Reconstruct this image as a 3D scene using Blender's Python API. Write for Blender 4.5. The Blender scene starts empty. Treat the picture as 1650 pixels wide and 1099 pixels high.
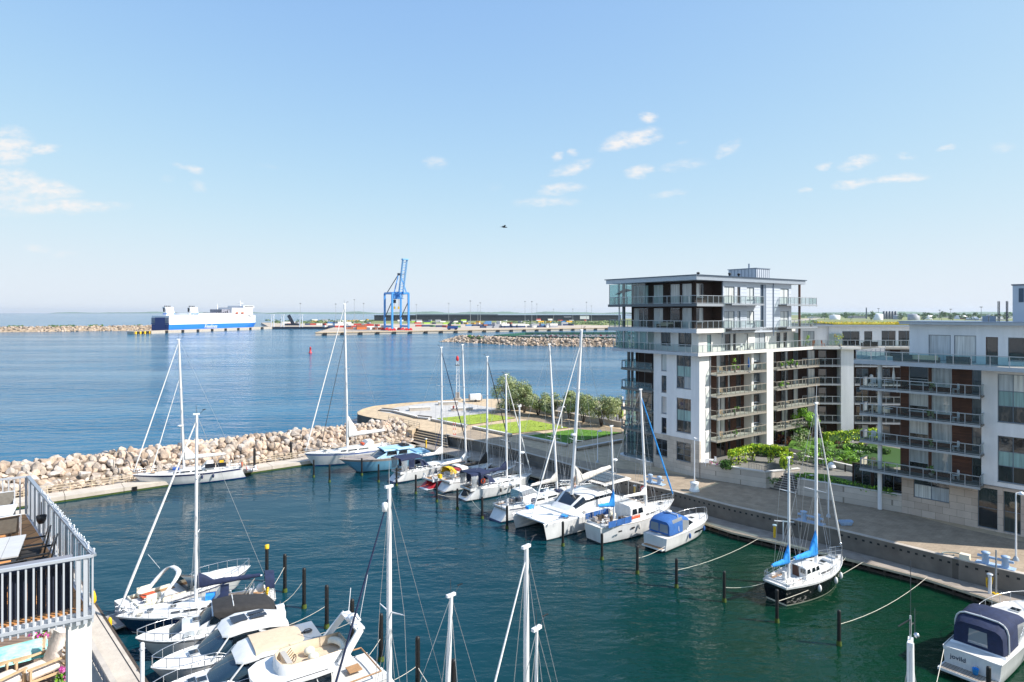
SUN_E, SKY_E, EXPO = 4.4, .115, .78
AIR, DUST, OZ = .6, .3, 10.0
SM = SKY_E * 2 ** EXPO
TINT, VEIL = (1.18, 1.0, 1.12), (.815 / SM, .875 / SM, .945 / SM)
CLB = .94 / SM
WAVE = (.16, 1.0, 1.4); WCOL = ((.002, .11, .21), (.002, .085, .17))
BWAVE = (.11, .38, .36); BCOL = ((.002, .040, .058), (.002, .030, .046)); REFL_GREEN = (.002, .026, .012); SPEC = (.3, .13)
HAZE = 4e-5
import bpy, bmesh, math, random
from mathutils import Vector, Matrix
R = math.radians
rnd = random.Random(7)
scene = bpy.context.scene
COL = scene.collection
# ---------------------------------------------------------------- camera model (metres)
F, CX, HY, CAM, G = 1040.0, 825.0, 503.0, 23.8, 2.4     # G = promenade level above the water
def at(px, py, z=0.0):                                  # point of the level plane z seen at a photo position
    D = F * (CAM - z) / (py - HY)
    return Vector(((px - CX) / F * D, D, z))
def atd(px, py, D):
    return Vector(((px - CX) / F * D, D, CAM - (py - HY) / F * D))
# ---------------------------------------------------------------- materials
M = {}
def lin(h):
    h = h.lstrip('#'); o = []
    for i in (0, 2, 4):
        c = int(h[i:i+2], 16) / 255
        o.append(c / 12.92 if c <= .04045 else ((c + .055) / 1.055) ** 2.4)
    return o
def mat(name, col, rough=.5, metal=0, var=0.0, scale=4, bump=0.0, bscale=None, spec=.5, stretch=None, var2=None, alpha=None, coat=0):
    m = bpy.data.materials.new(name); m.use_nodes = True
    nt = m.node_tree; b = nt.nodes['Principled BSDF']
    c = lin(col) if isinstance(col, str) else list(col)
    b.inputs['Base Color'].default_value = (*c, 1)
    b.inputs['Roughness'].default_value = rough; b.inputs['Metallic'].default_value = metal
    b.inputs['Specular IOR Level'].default_value = spec
    if coat: b.inputs['Coat Weight'].default_value = coat; b.inputs['Coat Roughness'].default_value = .06
    if var or bump:
        tc = nt.nodes.new('ShaderNodeTexCoord'); mp = nt.nodes.new('ShaderNodeMapping')
        nt.links.new(tc.outputs['Object'], mp.inputs[0])
        if stretch: mp.inputs['Scale'].default_value = stretch
    if var:
        n = nt.nodes.new('ShaderNodeTexNoise'); n.inputs['Scale'].default_value = scale; n.inputs['Detail'].default_value = 5; n.inputs['Roughness'].default_value = .65
        nt.links.new(mp.outputs[0], n.inputs['Vector'])
        r = nt.nodes.new('ShaderNodeValToRGB'); e = r.color_ramp.elements
        d = lin(var2) if var2 else [x * (1 - var) for x in c]
        l = c if var2 else [min(1, x * (1 + var * .6)) for x in c]
        e[0].position = .32; e[1].position = .68
        e[0].color = (*d, 1); e[1].color = (*l, 1)
        nt.links.new(n.outputs[0], r.inputs[0]); nt.links.new(r.outputs[0], b.inputs['Base Color'])
    if bump:
        n2 = nt.nodes.new('ShaderNodeTexNoise'); n2.inputs['Scale'].default_value = bscale or scale * 3; n2.inputs['Detail'].default_value = 4
        nt.links.new(mp.outputs[0], n2.inputs['Vector'])
        bp = nt.nodes.new('ShaderNodeBump'); bp.inputs['Strength'].default_value = bump; bp.inputs['Distance'].default_value = .1
        nt.links.new(n2.outputs[0], bp.inputs['Height']); nt.links.new(bp.outputs[0], b.inputs['Normal'])
    M[name] = m
    return m
def tiles(name, c1, c2, mortar, bw, bh, ms=.015, rough=.8, mode='wall', off=.5, var=.2):
    m = bpy.data.materials.new(name); m.use_nodes = True; nt = m.node_tree; b = nt.nodes['Principled BSDF']
    N = nt.nodes.new; tc = N('ShaderNodeTexCoord'); sp = N('ShaderNodeSeparateXYZ'); cb = N('ShaderNodeCombineXYZ')
    nt.links.new(tc.outputs['Object'], sp.inputs[0])
    if mode == 'wall':
        ad = N('ShaderNodeMath'); nt.links.new(sp.outputs[0], ad.inputs[0]); nt.links.new(sp.outputs[1], ad.inputs[1])
        nt.links.new(ad.outputs[0], cb.inputs[0]); nt.links.new(sp.outputs[2], cb.inputs[1])
    else:
        nt.links.new(sp.outputs[0], cb.inputs[0]); nt.links.new(sp.outputs[1], cb.inputs[1])
    br = N('ShaderNodeTexBrick'); br.offset = off
    br.inputs['Scale'].default_value = 1; br.inputs['Brick Width'].default_value = bw; br.inputs['Row Height'].default_value = bh
    br.inputs['Mortar Size'].default_value = ms
    br.inputs['Color1'].default_value = (*lin(c1), 1); br.inputs['Color2'].default_value = (*lin(c2), 1); br.inputs['Mortar'].default_value = (*lin(mortar), 1)
    nt.links.new(cb.outputs[0], br.inputs['Vector'])
    n = N('ShaderNodeTexNoise'); n.inputs['Scale'].default_value = .8; n.inputs['Detail'].default_value = 6; nt.links.new(tc.outputs['Object'], n.inputs['Vector'])
    mr = N('ShaderNodeMapRange'); mr.inputs['From Min'].default_value = .3; mr.inputs['From Max'].default_value = .7
    mr.inputs['To Min'].default_value = 1 - var; mr.inputs['To Max'].default_value = 1 + var * .5; nt.links.new(n.outputs[0], mr.inputs[0])
    mx = N('ShaderNodeMix'); mx.data_type = 'RGBA'; mx.blend_type = 'MULTIPLY'; mx.inputs[0].default_value = 1
    nt.links.new(br.outputs[0], mx.inputs[6]); nt.links.new(mr.outputs[0], mx.inputs[7]); nt.links.new(mx.outputs[2], b.inputs['Base Color'])
    b.inputs['Roughness'].default_value = rough
    M[name] = m
def glassmat(name, tint, refl=.12, trans=.8, rough=.02, ior=1.3):
    m = bpy.data.materials.new(name); m.use_nodes = True; nt = m.node_tree; N = nt.nodes.new
    nt.nodes.remove(nt.nodes['Principled BSDF']); out = nt.nodes['Material Output']
    tr = N('ShaderNodeBsdfTransparent'); tr.inputs[0].default_value = (*lin(tint), 1)
    gl = N('ShaderNodeBsdfGlossy'); gl.inputs['Roughness'].default_value = rough; gl.inputs[0].default_value = (.9, .95, 1, 1)
    df = N('ShaderNodeBsdfDiffuse'); df.inputs[0].default_value = (*lin(tint), 1)
    m1 = N('ShaderNodeMixShader'); m1.inputs[0].default_value = 1 - trans
    nt.links.new(tr.outputs[0], m1.inputs[1]); nt.links.new(df.outputs[0], m1.inputs[2])
    fr = N('ShaderNodeFresnel'); fr.inputs[0].default_value = ior
    ad = N('ShaderNodeMath'); ad.operation = 'ADD'; ad.use_clamp = True; ad.inputs[1].default_value = refl - .04
    nt.links.new(fr.outputs[0], ad.inputs[0])
    m2 = N('ShaderNodeMixShader'); nt.links.new(ad.outputs[0], m2.inputs[0]); nt.links.new(m1.outputs[0], m2.inputs[1]); nt.links.new(gl.outputs[0], m2.inputs[2])
    nt.links.new(m2.outputs[0], out.inputs[0]); M[name] = m
def panemat(name, cols, rough=.04):                     # window glazing with what hangs behind it, varied from pane to pane
    m = bpy.data.materials.new(name); m.use_nodes = True; nt = m.node_tree; N = nt.nodes.new; b = nt.nodes['Principled BSDF']
    oi = N('ShaderNodeObjectInfo'); r = N('ShaderNodeValToRGB'); r.color_ramp.interpolation = 'CONSTANT'
    e = r.color_ramp.elements
    while len(e) < len(cols): e.new(.5)
    for i, c in enumerate(cols): e[i].position = i / len(cols); e[i].color = (*lin(c), 1)
    nt.links.new(oi.outputs['Random'], r.inputs[0])
    tc = N('ShaderNodeTexCoord'); mp = N('ShaderNodeMapping'); mp.inputs['Scale'].default_value = (5, 5, .22); nt.links.new(tc.outputs['Object'], mp.inputs[0]); n = N('ShaderNodeTexNoise'); n.inputs['Scale'].default_value = 1.1; nt.links.new(mp.outputs[0], n.inputs['Vector'])
    mr = N('ShaderNodeMapRange'); mr.inputs['From Min'].default_value = .35; mr.inputs['From Max'].default_value = .65; mr.inputs['To Min'].default_value = .72; mr.inputs['To Max'].default_value = 1.1
    nt.links.new(n.outputs[0], mr.inputs[0])
    mx = N('ShaderNodeMix'); mx.data_type = 'RGBA'; mx.blend_type = 'MULTIPLY'; mx.inputs[0].default_value = 1
    nt.links.new(r.outputs[0], mx.inputs[6]); nt.links.new(mr.outputs[0], mx.inputs[7]); nt.links.new(mx.outputs[2], b.inputs['Base Color'])
    b.inputs['Roughness'].default_value = rough; b.inputs['Specular IOR Level'].default_value = .9
    n2 = N('ShaderNodeTexNoise'); n2.inputs['Scale'].default_value = .7; nt.links.new(tc.outputs['Object'], n2.inputs['Vector'])
    bp = N('ShaderNodeBump'); bp.inputs['Strength'].default_value = .08; bp.inputs['Distance'].default_value = .1; nt.links.new(n2.outputs[0], bp.inputs['Height']); nt.links.new(bp.outputs[0], b.inputs['Normal'])
    M[name] = m
mat('gel', (.70, .70, .685), .22, var=.13, scale=1.3, coat=.3, stretch=(1, 1, .35))
mat('deck', (.64, .63, .595), .55, var=.10, scale=2, bump=.15, bscale=12)
mat('deck_grey', '#b3ada4', .6, var=.12, scale=3)
mat('cream', '#e4dcc6', .4, var=.1, scale=2)
mat('teak', '#a8825c', .7, var=.3, scale=3, stretch=(1, 8, 1))
mat('navy', '#1d2c57', .6, var=.2, scale=3)
mat('navy_hull', '#16264a', .18, coat=.5)
mat('royal', '#1f4fa0', .3, coat=.3)
mat('canvas_navy', '#1b2848', .85, var=.3, scale=2.5, bump=.3, bscale=4)
mat('canvas_blue', '#2d5f9f', .85, var=.2, scale=2.5, bump=.3, bscale=4)
mat('canvas_sky', '#2c93e0', .85, var=.25, scale=2.5, bump=.4, bscale=4)
mat('canvas_black', '#2a2929', .85, var=.3, scale=2.5, bump=.3, bscale=4)
mat('canvas_beige', '#c9b59a', .85, var=.1, scale=2.5, bump=.2, bscale=4)
mat('canvas_grey', '#c8c4bc', .9, var=.2, scale=2.5, bump=.4, bscale=4)
mat('canvas_white', '#e9e7e2', .9, var=.1, scale=2.5, bump=.3, bscale=4)
mat('yellow', '#e3b81e', .6, var=.15, scale=3)
mat('orange', '#d2552b', .6, var=.15)
mat('red_hull', '#a8232c', .25, coat=.4)
mat('red', '#c2262e', .5)
mat('black_hull', '#15161a', .15, coat=.5)
mat('anti_blue', '#1c3f93', .6, var=.2)
mat('anti_dark', '#2b2f33', .7, var=.2)
mat('ice_blue', '#74aac6', .22, var=.1, scale=1, coat=.4)
mat('ice_blue_top', '#a9d2ea', .3)
mat('taupe', '#9b9189', .6, var=.15, scale=3)
mat('alu', '#d9dadb', .35, .55)
mat('mast_white', (.76, .76, .75), .3, var=.05, scale=2)
mat('steel', '#c9cccf', .25, .9)
mat('wire', '#b9bcbe', .4, .6)
mat('wire_dark', '#4c4f55', .5, .3)
mat('rope', '#d6cfbf', .9, var=.3, scale=20)
mat('rope_green', '#7f8b86', .9)
mat('boat_glass', '#101a22', .05, spec=.9)
mat('boat_glass_blue', '#1d3342', .05, spec=.9)
mat('dark', '#17191c', .6)
mat('rubber', '#1b1b1c', .8)
mat('solar', '#27282f', .15, spec=.7, var=.2, scale=6)
mat('fender_white', '#d9d9d6', .5)
mat('piling', '#161514', .55, var=.4, scale=5)
mat('weed', '#4a5a1c', .95, var=.4, scale=9)
mat('plaster', '#e4e4e4', .85, var=.09, scale=1.1, stretch=(1, 1, .12))
mat('plaster_warm', '#e4e1da', .85, var=.09, scale=1.1, stretch=(1, 1, .12))
mat('cladding', '#c3cad3', .45, .15, var=.06, scale=.5)
mat('zinc', '#8b98a8', .4, .6, var=.1, scale=1)
mat('zinc_dark', '#4b5a6b', .4, .6, var=.1)
mat('fascia', '#aab3bd', .4, .5, var=.08)
mat('roofing', '#5b5f63', .8, var=.1)
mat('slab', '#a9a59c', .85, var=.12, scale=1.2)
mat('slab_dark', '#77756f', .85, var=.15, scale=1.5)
mat('frame', '#6d7883', .45, .3)
mat('frame_white', '#cfd3d6', .45)
mat('rail', '#a7adb2', .4, .5)
mat('rail_warm', '#a39c90', .45, .35)
mat('rail_dark', '#5d646a', .45, .4)
mat('bronze_door', '#4a2d22', .5)
mat('blind', '#d9dbd8', .7)
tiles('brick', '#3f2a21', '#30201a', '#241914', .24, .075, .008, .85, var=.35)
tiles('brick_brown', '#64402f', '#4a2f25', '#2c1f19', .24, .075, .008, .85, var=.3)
tiles('stone', '#c9bfb2', '#b6ab9e', '#8f8578', 1.2, .6, .012, .75, var=.12)
tiles('paving', '#a6957f', '#988873', '#827565', .42, .21, .012, .85, 'floor', var=.22)
tiles('paving_pale', '#a08f7b', '#958471', '#82725f', .6, .3, .012, .85, 'floor', var=.18)
tiles('plaza_slab', '#b9b6b0', '#b0ada8', '#99958f', 1.2, 1.2, .01, .8, 'floor', off=0, var=.12)
tiles('deck_planks', '#a2978a', '#998d80', '#5a5248', 6.0, .16, .012, .85, 'floor', var=.3)
tiles('deck_tiles', '#dc9f62', '#c4874f', '#5b3a20', .5, .5, .012, .7, 'floor', off=0, var=.3)
tiles('composite', '#8b7667', '#7d695c', '#40352e', 4, .15, .01, .8, 'floor', var=.2)
tiles('quay_concrete', '#7d756b', '#736c63', '#5d574f', 3.2, 6, .03, .9, var=.3)
mat('concrete', '#b5aca0', .9, var=.2, scale=.9, bump=.2, bscale=6)
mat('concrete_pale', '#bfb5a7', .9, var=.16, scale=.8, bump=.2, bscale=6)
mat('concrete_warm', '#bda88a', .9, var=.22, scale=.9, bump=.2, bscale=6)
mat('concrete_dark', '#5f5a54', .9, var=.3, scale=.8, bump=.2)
mat('granite_white', '#d3d0cb', .7, var=.1, scale=4)
mat('timber_pale', '#c3b49b', .85, var=.2, scale=2)
mat('timber_dark', '#4a4037', .85, var=.35, scale=2)
mat('asphalt', '#6d6a68', .9, var=.15, scale=.5)
mat('gravel', '#8f8069', .95, var=.3, scale=1.2, bump=.3)
for i, (a, b) in enumerate((('#d0bba4', '#9c8a79'), ('#c2b4a5', '#877c71'), ('#d9c5b1', '#ad9886'), ('#bba58f', '#82756a'), ('#cfc5b9', '#978d84'))):
    mat('boulder_%d' % i, a, .9, var=.5, var2=b, scale=1.1, bump=.5, bscale=4)
mat('boulder_wet', '#7d6f60', .9, var=.5, scale=.9, bump=.5, bscale=3)
mat('rubble', '#a28f78', .95, var=.55, scale=.35, bump=.6, bscale=.8)
mat('rubble_dark', '#776a5a', .95, var=.5, scale=.35, bump=.6, bscale=.8)
mat('grass', '#93a53a', .95, var=.25, scale=.5, bump=.5, bscale=14)
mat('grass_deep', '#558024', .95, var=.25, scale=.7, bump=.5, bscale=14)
mat('scrub', '#7c8350', .95, var=.45, scale=.02, bump=.3, bscale=.3)
mat('sedum', '#b7a52c', .95, var=.4, scale=1.5)
mat('hill_green', '#5e7a63', .95, var=.3, scale=.004)
mat('soil', '#5f4a39', .95, var=.3)
for n_, a in (('leaf_lime', '#bccb26'), ('leaf_lime2', '#9db524'), ('leaf_green', '#4f7a22'), ('leaf_dark', '#33521d'), ('leaf_olive', '#8a9a58'), ('leaf_olive2', '#6f8044'),
              ('leaf_sage', '#a0a872'), ('leaf_bright', '#84b52a'), ('leaf_red', '#6b3230'), ('leaf_orange', '#b9783a'), ('leaf_grey', '#7f8b63'), ('leaf_far', '#4c6a45'), ('leaf_far2', '#5f7a50')):
    mat(n_, a, .6, var=.15, scale=3)
mat('bark', '#4b3f33', .95, var=.3, scale=6)
mat('petal_pink', '#d06aa8', .6); mat('petal_magenta', '#b2318e', .6)
mat('cobalt', '#2f63ad', .45, var=.1, scale=2)
mat('crane_blue', '#4793d6', .45, var=.12, scale=.2)
mat('crane_blue_pale', '#86bfe6', .5, var=.12, scale=.2)
mat('crane_dark', '#1f2b3c', .6)
mat('ship_white', (.82, .82, .82), .4, var=.05, scale=.05)
mat('ship_blue', '#2478d6', .35, var=.08, scale=.05)
mat('ship_navy', '#143a7a', .4)
mat('ship_grey', '#8d8d98', .6, var=.4, scale=.4)
mat('warehouse', '#2b323c', .7, var=.12, scale=.05)
mat('warehouse_top', '#3a4450', .7)
mat('port_ground', '#b3a594', .95, var=.2, scale=.02)
mat('green_panel', '#20584a', .6, var=.15, scale=.2)
mat('table_grey', '#b9b9b8', .6, var=.08)
mat('sling', '#6e6a62', .85, var=.2, scale=10)
mat('sling_dark', '#2e2c2b', .8)
mat('screen_navy', '#1c2438', .7, var=.25, scale=2)
mat('screen_grey', '#7d7f86', .8)
mat('panel_white', '#d8dade', .5)
mat('frosted', '#eef0f2', .6)
mat('bar_white', '#adb1b6', .4)
mat('cushion', '#e0d4ca', .95, var=.1, scale=4, bump=.2)
mat('wood_pale', '#c7aa86', .6, var=.2, scale=4)
mat('pot_white', '#e6e6e2', .5)
mat('turquoise', '#58c9c0', .8, var=.5, var2='#c8ebe4', scale=3)
mat('bollard_blue', '#9db4cd', .5, var=.1)
mat('sign_red', '#c8333a', .5)
mat('lamp_white', '#dfe1e2', .4)
glassmat('rail_glass', '#dce6e4', .035, .97, .02, 1.15)
glassmat('bay_glass', '#b4d6d8', .07, .93)
glassmat('screen_glass', '#b8c8c0', .05, .45)
glassmat('vinyl', '#b9bfc4', .12, .55, .06)
panemat('pane', ['#191e23', '#a3acb0', '#23292e', '#c4c9c8', '#332a26', '#4a5258', '#bcc3c5', '#161a1d'])
panemat('pane_dark', ['#15191d', '#2a2724', '#1c2227', '#3a322c', '#202a2e'])
panemat('pane_blind', ['#c9cecd', '#d6d8d4', '#b4bcc0', '#c4c9c9'], .12)
panemat('pane_teal', ['#7fa5a3', '#86aaa7', '#7a9f9f'], .15)
panemat('pane_shop', ['#20272c', '#39413f', '#2a2f31'])
nt_ = M['frosted'].node_tree; tl_ = nt_.nodes.new('ShaderNodeBsdfTranslucent'); tl_.inputs[0].default_value = (.9, .92, .94, 1); mx_ = nt_.nodes.new('ShaderNodeMixShader'); mx_.inputs[0].default_value = .5
nt_.links.new(nt_.nodes['Principled BSDF'].outputs[0], mx_.inputs[1]); nt_.links.new(tl_.outputs[0], mx_.inputs[2]); nt_.links.new(mx_.outputs[0], nt_.nodes['Material Output'].inputs[0])
# ---------------------------------------------------------------- mesh builder
class MB:
    def __init__(s): s.v = []; s.f = []; s.m = []; s.s = []
    def add(s, vs, fs, m, sm=False):
        o = len(s.v); s.v += [tuple(p) for p in vs]
        for i, f in enumerate(fs):
            s.f.append([k + o for k in f]); s.m.append(m[i] if isinstance(m, list) else m); s.s.append(sm)
    def bx(s, x0, x1, y0, y1, z0, z1, m):
        s.add([(x, y, z) for z in (z0, z1) for y in (y0, y1) for x in (x0, x1)],
              [(0, 2, 3, 1), (4, 5, 7, 6), (0, 1, 5, 4), (2, 6, 7, 3), (0, 4, 6, 2), (1, 3, 7, 5)], m)
    def ob(s, c, ex, ey, ez, m):                         # oriented box from centre and half-axes
        c, ex, ey, ez = map(Vector, (c, ex, ey, ez))
        s.add([c + sx * ex + sy * ey + sz * ez for sz in (-1, 1) for sy in (-1, 1) for sx in (-1, 1)],
              [(0, 2, 3, 1), (4, 5, 7, 6), (0, 1, 5, 4), (2, 6, 7, 3), (0, 4, 6, 2), (1, 3, 7, 5)], m)
    def beam(s, a, b, w, h, m, up=(0, 0, 1)):
        a, b = Vector(a), Vector(b); d = b - a; L = d.length
        if L < 1e-6: return
        d /= L; sd = d.cross(Vector(up))
        if sd.length < 1e-4: sd = d.cross(Vector((1, 0, 0)))
        sd.normalize(); u = sd.cross(d)
        s.ob((a + b) / 2, d * L / 2, sd * w / 2, u * h / 2, m)
    def tube(s, a, b, r, r2=None, n=6, m='', cap=True, sm=True):
        a, b = Vector(a), Vector(b); d = b - a
        if d.length < 1e-6: return
        r2 = r if r2 is None else r2
        d.normalize(); x = d.cross(Vector((0, 0, 1)))
        if x.length < 1e-3: x = Vector((1, 0, 0))
        x.normalize(); y = d.cross(x)
        vs = []
        for p, q in ((a, r), (b, r2)):
            for k in range(n):
                t = 2 * math.pi * k / n; vs.append(p + x * (math.cos(t) * q) + y * (math.sin(t) * q))
        s.add(vs, [(k, (k + 1) % n, n + (k + 1) % n, n + k) for k in range(n)], m, sm)
        if cap: s.add(vs[:n], [tuple(range(n))], m); s.add(vs[n:], [tuple(range(n))], m)
    def path(s, pts, r, m, n=5, closed=False):
        P = [Vector(p) for p in pts]
        if closed: P.append(P[0])
        for a, b in zip(P, P[1:]): s.tube(a, b, r, n=n, m=m, cap=False)
    def loft(s, rings, m, closed=True, cap=False, sm=True, mf=None):
        n = len(rings[0]); vs = [p for r in rings for p in r]; fs = []; ms = []
        for i in range(len(rings) - 1):
            for j in range(n if closed else n - 1):
                k = (j + 1) % n
                fs.append((i * n + j, i * n + k, (i + 1) * n + k, (i + 1) * n + j)); ms.append(mf(i, j) if mf else m)
        s.add(vs, fs, ms, sm)
        if cap:
            s.add(rings[0], [tuple(range(n))], m); s.add(rings[-1], [tuple(range(n))], m)
    def poly(s, pts, m): s.add(pts, [tuple(range(len(pts)))], m)
    def prism(s, pts, z0, z1, m, mt=None, bottom=False):
        n = len(pts); a = [(p[0], p[1], z0) for p in pts]; b = [(p[0], p[1], z1) for p in pts]
        s.add(a + b, [(k, (k + 1) % n, n + (k + 1) % n, n + k) for k in range(n)], m)
        s.add(b, [tuple(range(n))], mt or m)
        if bottom: s.add(a, [tuple(range(n))], m)
    def ell(s, c, r, m, seg=8, rings=5, sm=True):
        c = Vector(c); r = (r, r, r) if not hasattr(r, '__len__') else r
        rg = []
        for i in range(rings + 1):
            t = math.pi * i / rings
            rg.append([(c.x + r[0] * math.sin(t) * math.cos(2 * math.pi * k / seg), c.y + r[1] * math.sin(t) * math.sin(2 * math.pi * k / seg), c.z + r[2] * math.cos(t)) for k in range(seg)])
        s.loft(rg, m, sm=sm)
    def lathe(s, c, prof, m, seg=12):                   # prof: (radius, z)
        s.loft([[(c[0] + r * math.cos(2 * math.pi * k / seg), c[1] + r * math.sin(2 * math.pi * k / seg), c[2] + z) for k in range(seg)] for r, z in prof], m)
    def ring(s, c, R_, r, m, ax=(0, 0, 1), n=14, k=5):
        ax = Vector(ax).normalized(); x = ax.cross(Vector((0, 0, 1)))
        if x.length < .01: x = Vector((1, 0, 0))
        x.normalize(); y = ax.cross(x); c = Vector(c)
        s.path([c + x * (R_ * math.cos(2 * math.pi * i / n)) + y * (R_ * math.sin(2 * math.pi * i / n)) for i in range(n)], r, m, k, True)
    def build(s, name, parent=None, loc=None, rz=0, label=None, kind=None):
        me = bpy.data.meshes.new(name); me.from_pydata(s.v, [], s.f)
        keys = list(dict.fromkeys(s.m))
        for k in keys: me.materials.append(M[k])
        ix = {k: i for i, k in enumerate(keys)}
        me.polygons.foreach_set('material_index', [ix[k] for k in s.m]); me.polygons.foreach_set('use_smooth', s.s)
        me.update()
        o = bpy.data.objects.new(name, me); COL.objects.link(o)
        if parent: o.parent = parent
        if loc is not None: o.location = loc
        o.rotation_euler.z = rz
        if label: o['label'] = label
        if kind: o['kind'] = kind
        return o
def tag(o, label, cat, group=None, kind=None):
    o['label'] = label; o['category'] = cat
    if group: o['group'] = group
    if kind: o['kind'] = kind
    return o
def thing(name, label, cat, loc=(0, 0, 0), rz=0, group=None):
    o = bpy.data.objects.new(name, None); COL.objects.link(o); o.location = loc; o.rotation_euler.z = rz
    o.empty_display_size = .3
    return tag(o, label, cat, group)
def dup(o, loc=None, rz=None, label=None, parent=None):
    c = o.copy(); COL.objects.link(c); c.parent = parent
    if loc is not None: c.location = loc
    if rz is not None: c.rotation_euler.z = rz
    if label: c['label'] = label
    for ch in list(o.children): dup(ch, parent=c)
    return c
def struct(mb, name, **k):
    o = mb.build(name, **k); o['kind'] = 'structure'; return o
def catenary(a, b, sag, n=8):
    a, b = Vector(a), Vector(b)
    return [a.lerp(b, i / n) - Vector((0, 0, sag * 4 * (i / n) * (1 - i / n))) for i in range(n + 1)]
def leaves(mb, c, r, n, size, mats, rg, clumps=9, flat=.0):
    c = Vector(c); cl = []
    for _ in range(clumps):
        while 1:
            p = Vector((rg.uniform(-1, 1), rg.uniform(-1, 1), rg.uniform(-1, 1)))
            if .25 < p.length < .95: break
        cl.append((p, rg.uniform(.26, .42), rg.choice(mats)))
    for _ in range(n):
        q, s_, mm = rg.choice(cl)
        d = Vector((rg.gauss(0, 1), rg.gauss(0, 1), rg.gauss(0, 1))); d.normalize()
        p = q + d * s_ * rg.uniform(.55, 1.05)
        if p.z < -1 + flat: continue
        P = c + Vector((p.x * r[0], p.y * r[1], p.z * r[2]))
        nrm = (d + Vector((rg.uniform(-.7, .7), rg.uniform(-.7, .7), rg.uniform(-.2, 1.0)))).normalized()
        t = nrm.cross(Vector((rg.uniform(-1, 1), rg.uniform(-1, 1), rg.uniform(-1, 1)))).normalized(); b = nrm.cross(t)
        sz = size * rg.uniform(.6, 1.3)
        mb.add([P - t * sz, P - b * sz * .45, P + t * sz, P + b * sz * .45], [(0, 1, 2, 3)], mm if rg.random() < .6 else rg.choice(mats))
def box_leaves(mb, x0, x1, y0, y1, z0, z1, n, size, mats, rg):
    for _ in range(n):
        f = rg.random(); u = [rg.uniform(x0, x1), rg.uniform(y0, y1), rg.uniform(z0, z1)]
        k = rg.choices((0, 1, 2, 3), (1, 1, 1.6, .6))[0]
        if k < 2: u[k] = (x0, x1, y0, y1)[2 * k + rg.randint(0, 1)]
        elif k == 2: u[2] = z1
        P = Vector(u) + Vector((rg.gauss(0, .09), rg.gauss(0, .09), rg.gauss(0, .08)))
        nrm = Vector((rg.uniform(-1, 1), rg.uniform(-1, 1), rg.uniform(-.2, 1))).normalized()
        t = nrm.cross(Vector((rg.uniform(-1, 1), rg.uniform(-1, 1), rg.uniform(-1, 1)))).normalized(); b = nrm.cross(t); sz = size * rg.uniform(.6, 1.3)
        mb.add([P - t * sz, P - b * sz * .6, P + t * sz, P + b * sz * .6], [(0, 1, 2, 3)], rg.choice(mats))
def tree(name, label, loc, h, cr, tr, mats, n=900, size=.22, group=None, seed=0, stems=3, cat='tree', clumps=12):
    rg = random.Random(seed * 31 + 5)
    t = thing(name, label, cat, loc, 0, group)
    tb = MB(); hz = h - cr[2] * 1.9
    for k in range(stems):
        a = 2 * math.pi * (k + rg.random() * .5) / max(1, stems)
        o = .12 * (stems > 1)
        p0 = Vector((math.cos(a) * o, math.sin(a) * o, -.05)); p1 = Vector((math.cos(a) * cr[0] * .18, math.sin(a) * cr[1] * .18, max(hz, h * .28)))
        tb.tube(p0, p1, tr, tr * .7, 7, 'bark')
        for j in range(4):
            b = a + rg.uniform(-1.1, 1.1); q = p1 + Vector((math.cos(b) * cr[0] * .5, math.sin(b) * cr[1] * .5, cr[2] * rg.uniform(.4, 1.1)))
            tb.tube(p1, q, tr * .6, tr * .2, 5, 'bark')
            for _ in range(2):
                tb.tube(q.lerp(p1, .4), q + Vector((rg.uniform(-.5, .5) * cr[0], rg.uniform(-.5, .5) * cr[1], cr[2] * rg.uniform(.1, .6))), tr * .3, tr * .08, 4, 'bark')
    tb.build('trunk', t)
    cb = MB(); leaves(cb, (0, 0, h - cr[2]), cr, n, size, mats, rg, clumps)
    cb.build('crown', t)
    return t
# ---------------------------------------------------------------- camera, sun, sky
cd = bpy.data.cameras.new('camera'); cam = bpy.data.objects.new('camera', cd); COL.objects.link(cam)
cam.location = (0, 0, CAM); cam.rotation_euler = (R(90), 0, 0)
cd.sensor_width = 36; cd.lens = F / 1650 * 36; cd.shift_y = -46.5 / 1650; cd.clip_start = .1; cd.clip_end = 60000
scene.camera = cam
EL = R(42); S = Vector((.975, -.22)).normalized(); SUN = Vector((S.x * math.cos(EL), S.y * math.cos(EL), math.sin(EL)))
ld = bpy.data.lights.new('sun', 'SUN'); ld.energy = SUN_E; ld.angle = R(.53); ld.color = (1, .95, .885)
so = bpy.data.objects.new('sun', ld); COL.objects.link(so); so.rotation_euler = (-SUN).to_track_quat('-Z', 'Y').to_euler()
w = bpy.data.worlds.new('World'); scene.world = w; w.use_nodes = True
nt = w.node_tree; N = nt.nodes.new; LK = nt.links.new
bg = nt.nodes['Background']; bg.inputs[1].default_value = SKY_E
sky = N('ShaderNodeTexSky'); sky.sky_type = 'NISHITA'; sky.sun_disc = False; sky.sun_elevation = EL; sky.sun_rotation = math.atan2(S.x, S.y)
sky.air_density = AIR; sky.dust_density = DUST; sky.ozone_density = OZ
tc = N('ShaderNodeTexCoord'); sp = N('ShaderNodeSeparateXYZ'); LK(tc.outputs['Generated'], sp.inputs[0])
def mth(op, a, b=None, clamp=False):
    n = N('ShaderNodeMath'); n.operation = op; n.use_clamp = clamp
    for i, x in enumerate((a, b)):
        if x is None: continue
        if isinstance(x, (int, float)): n.inputs[i].default_value = x
        else: LK(x, n.inputs[i])
    return n.outputs[0]
ymax = mth('MAXIMUM', sp.outputs[1], .02)
U = mth('DIVIDE', sp.outputs[0], ymax); V = mth('DIVIDE', sp.outputs[2], ymax)       # bearing and height in the northern sky
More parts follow.
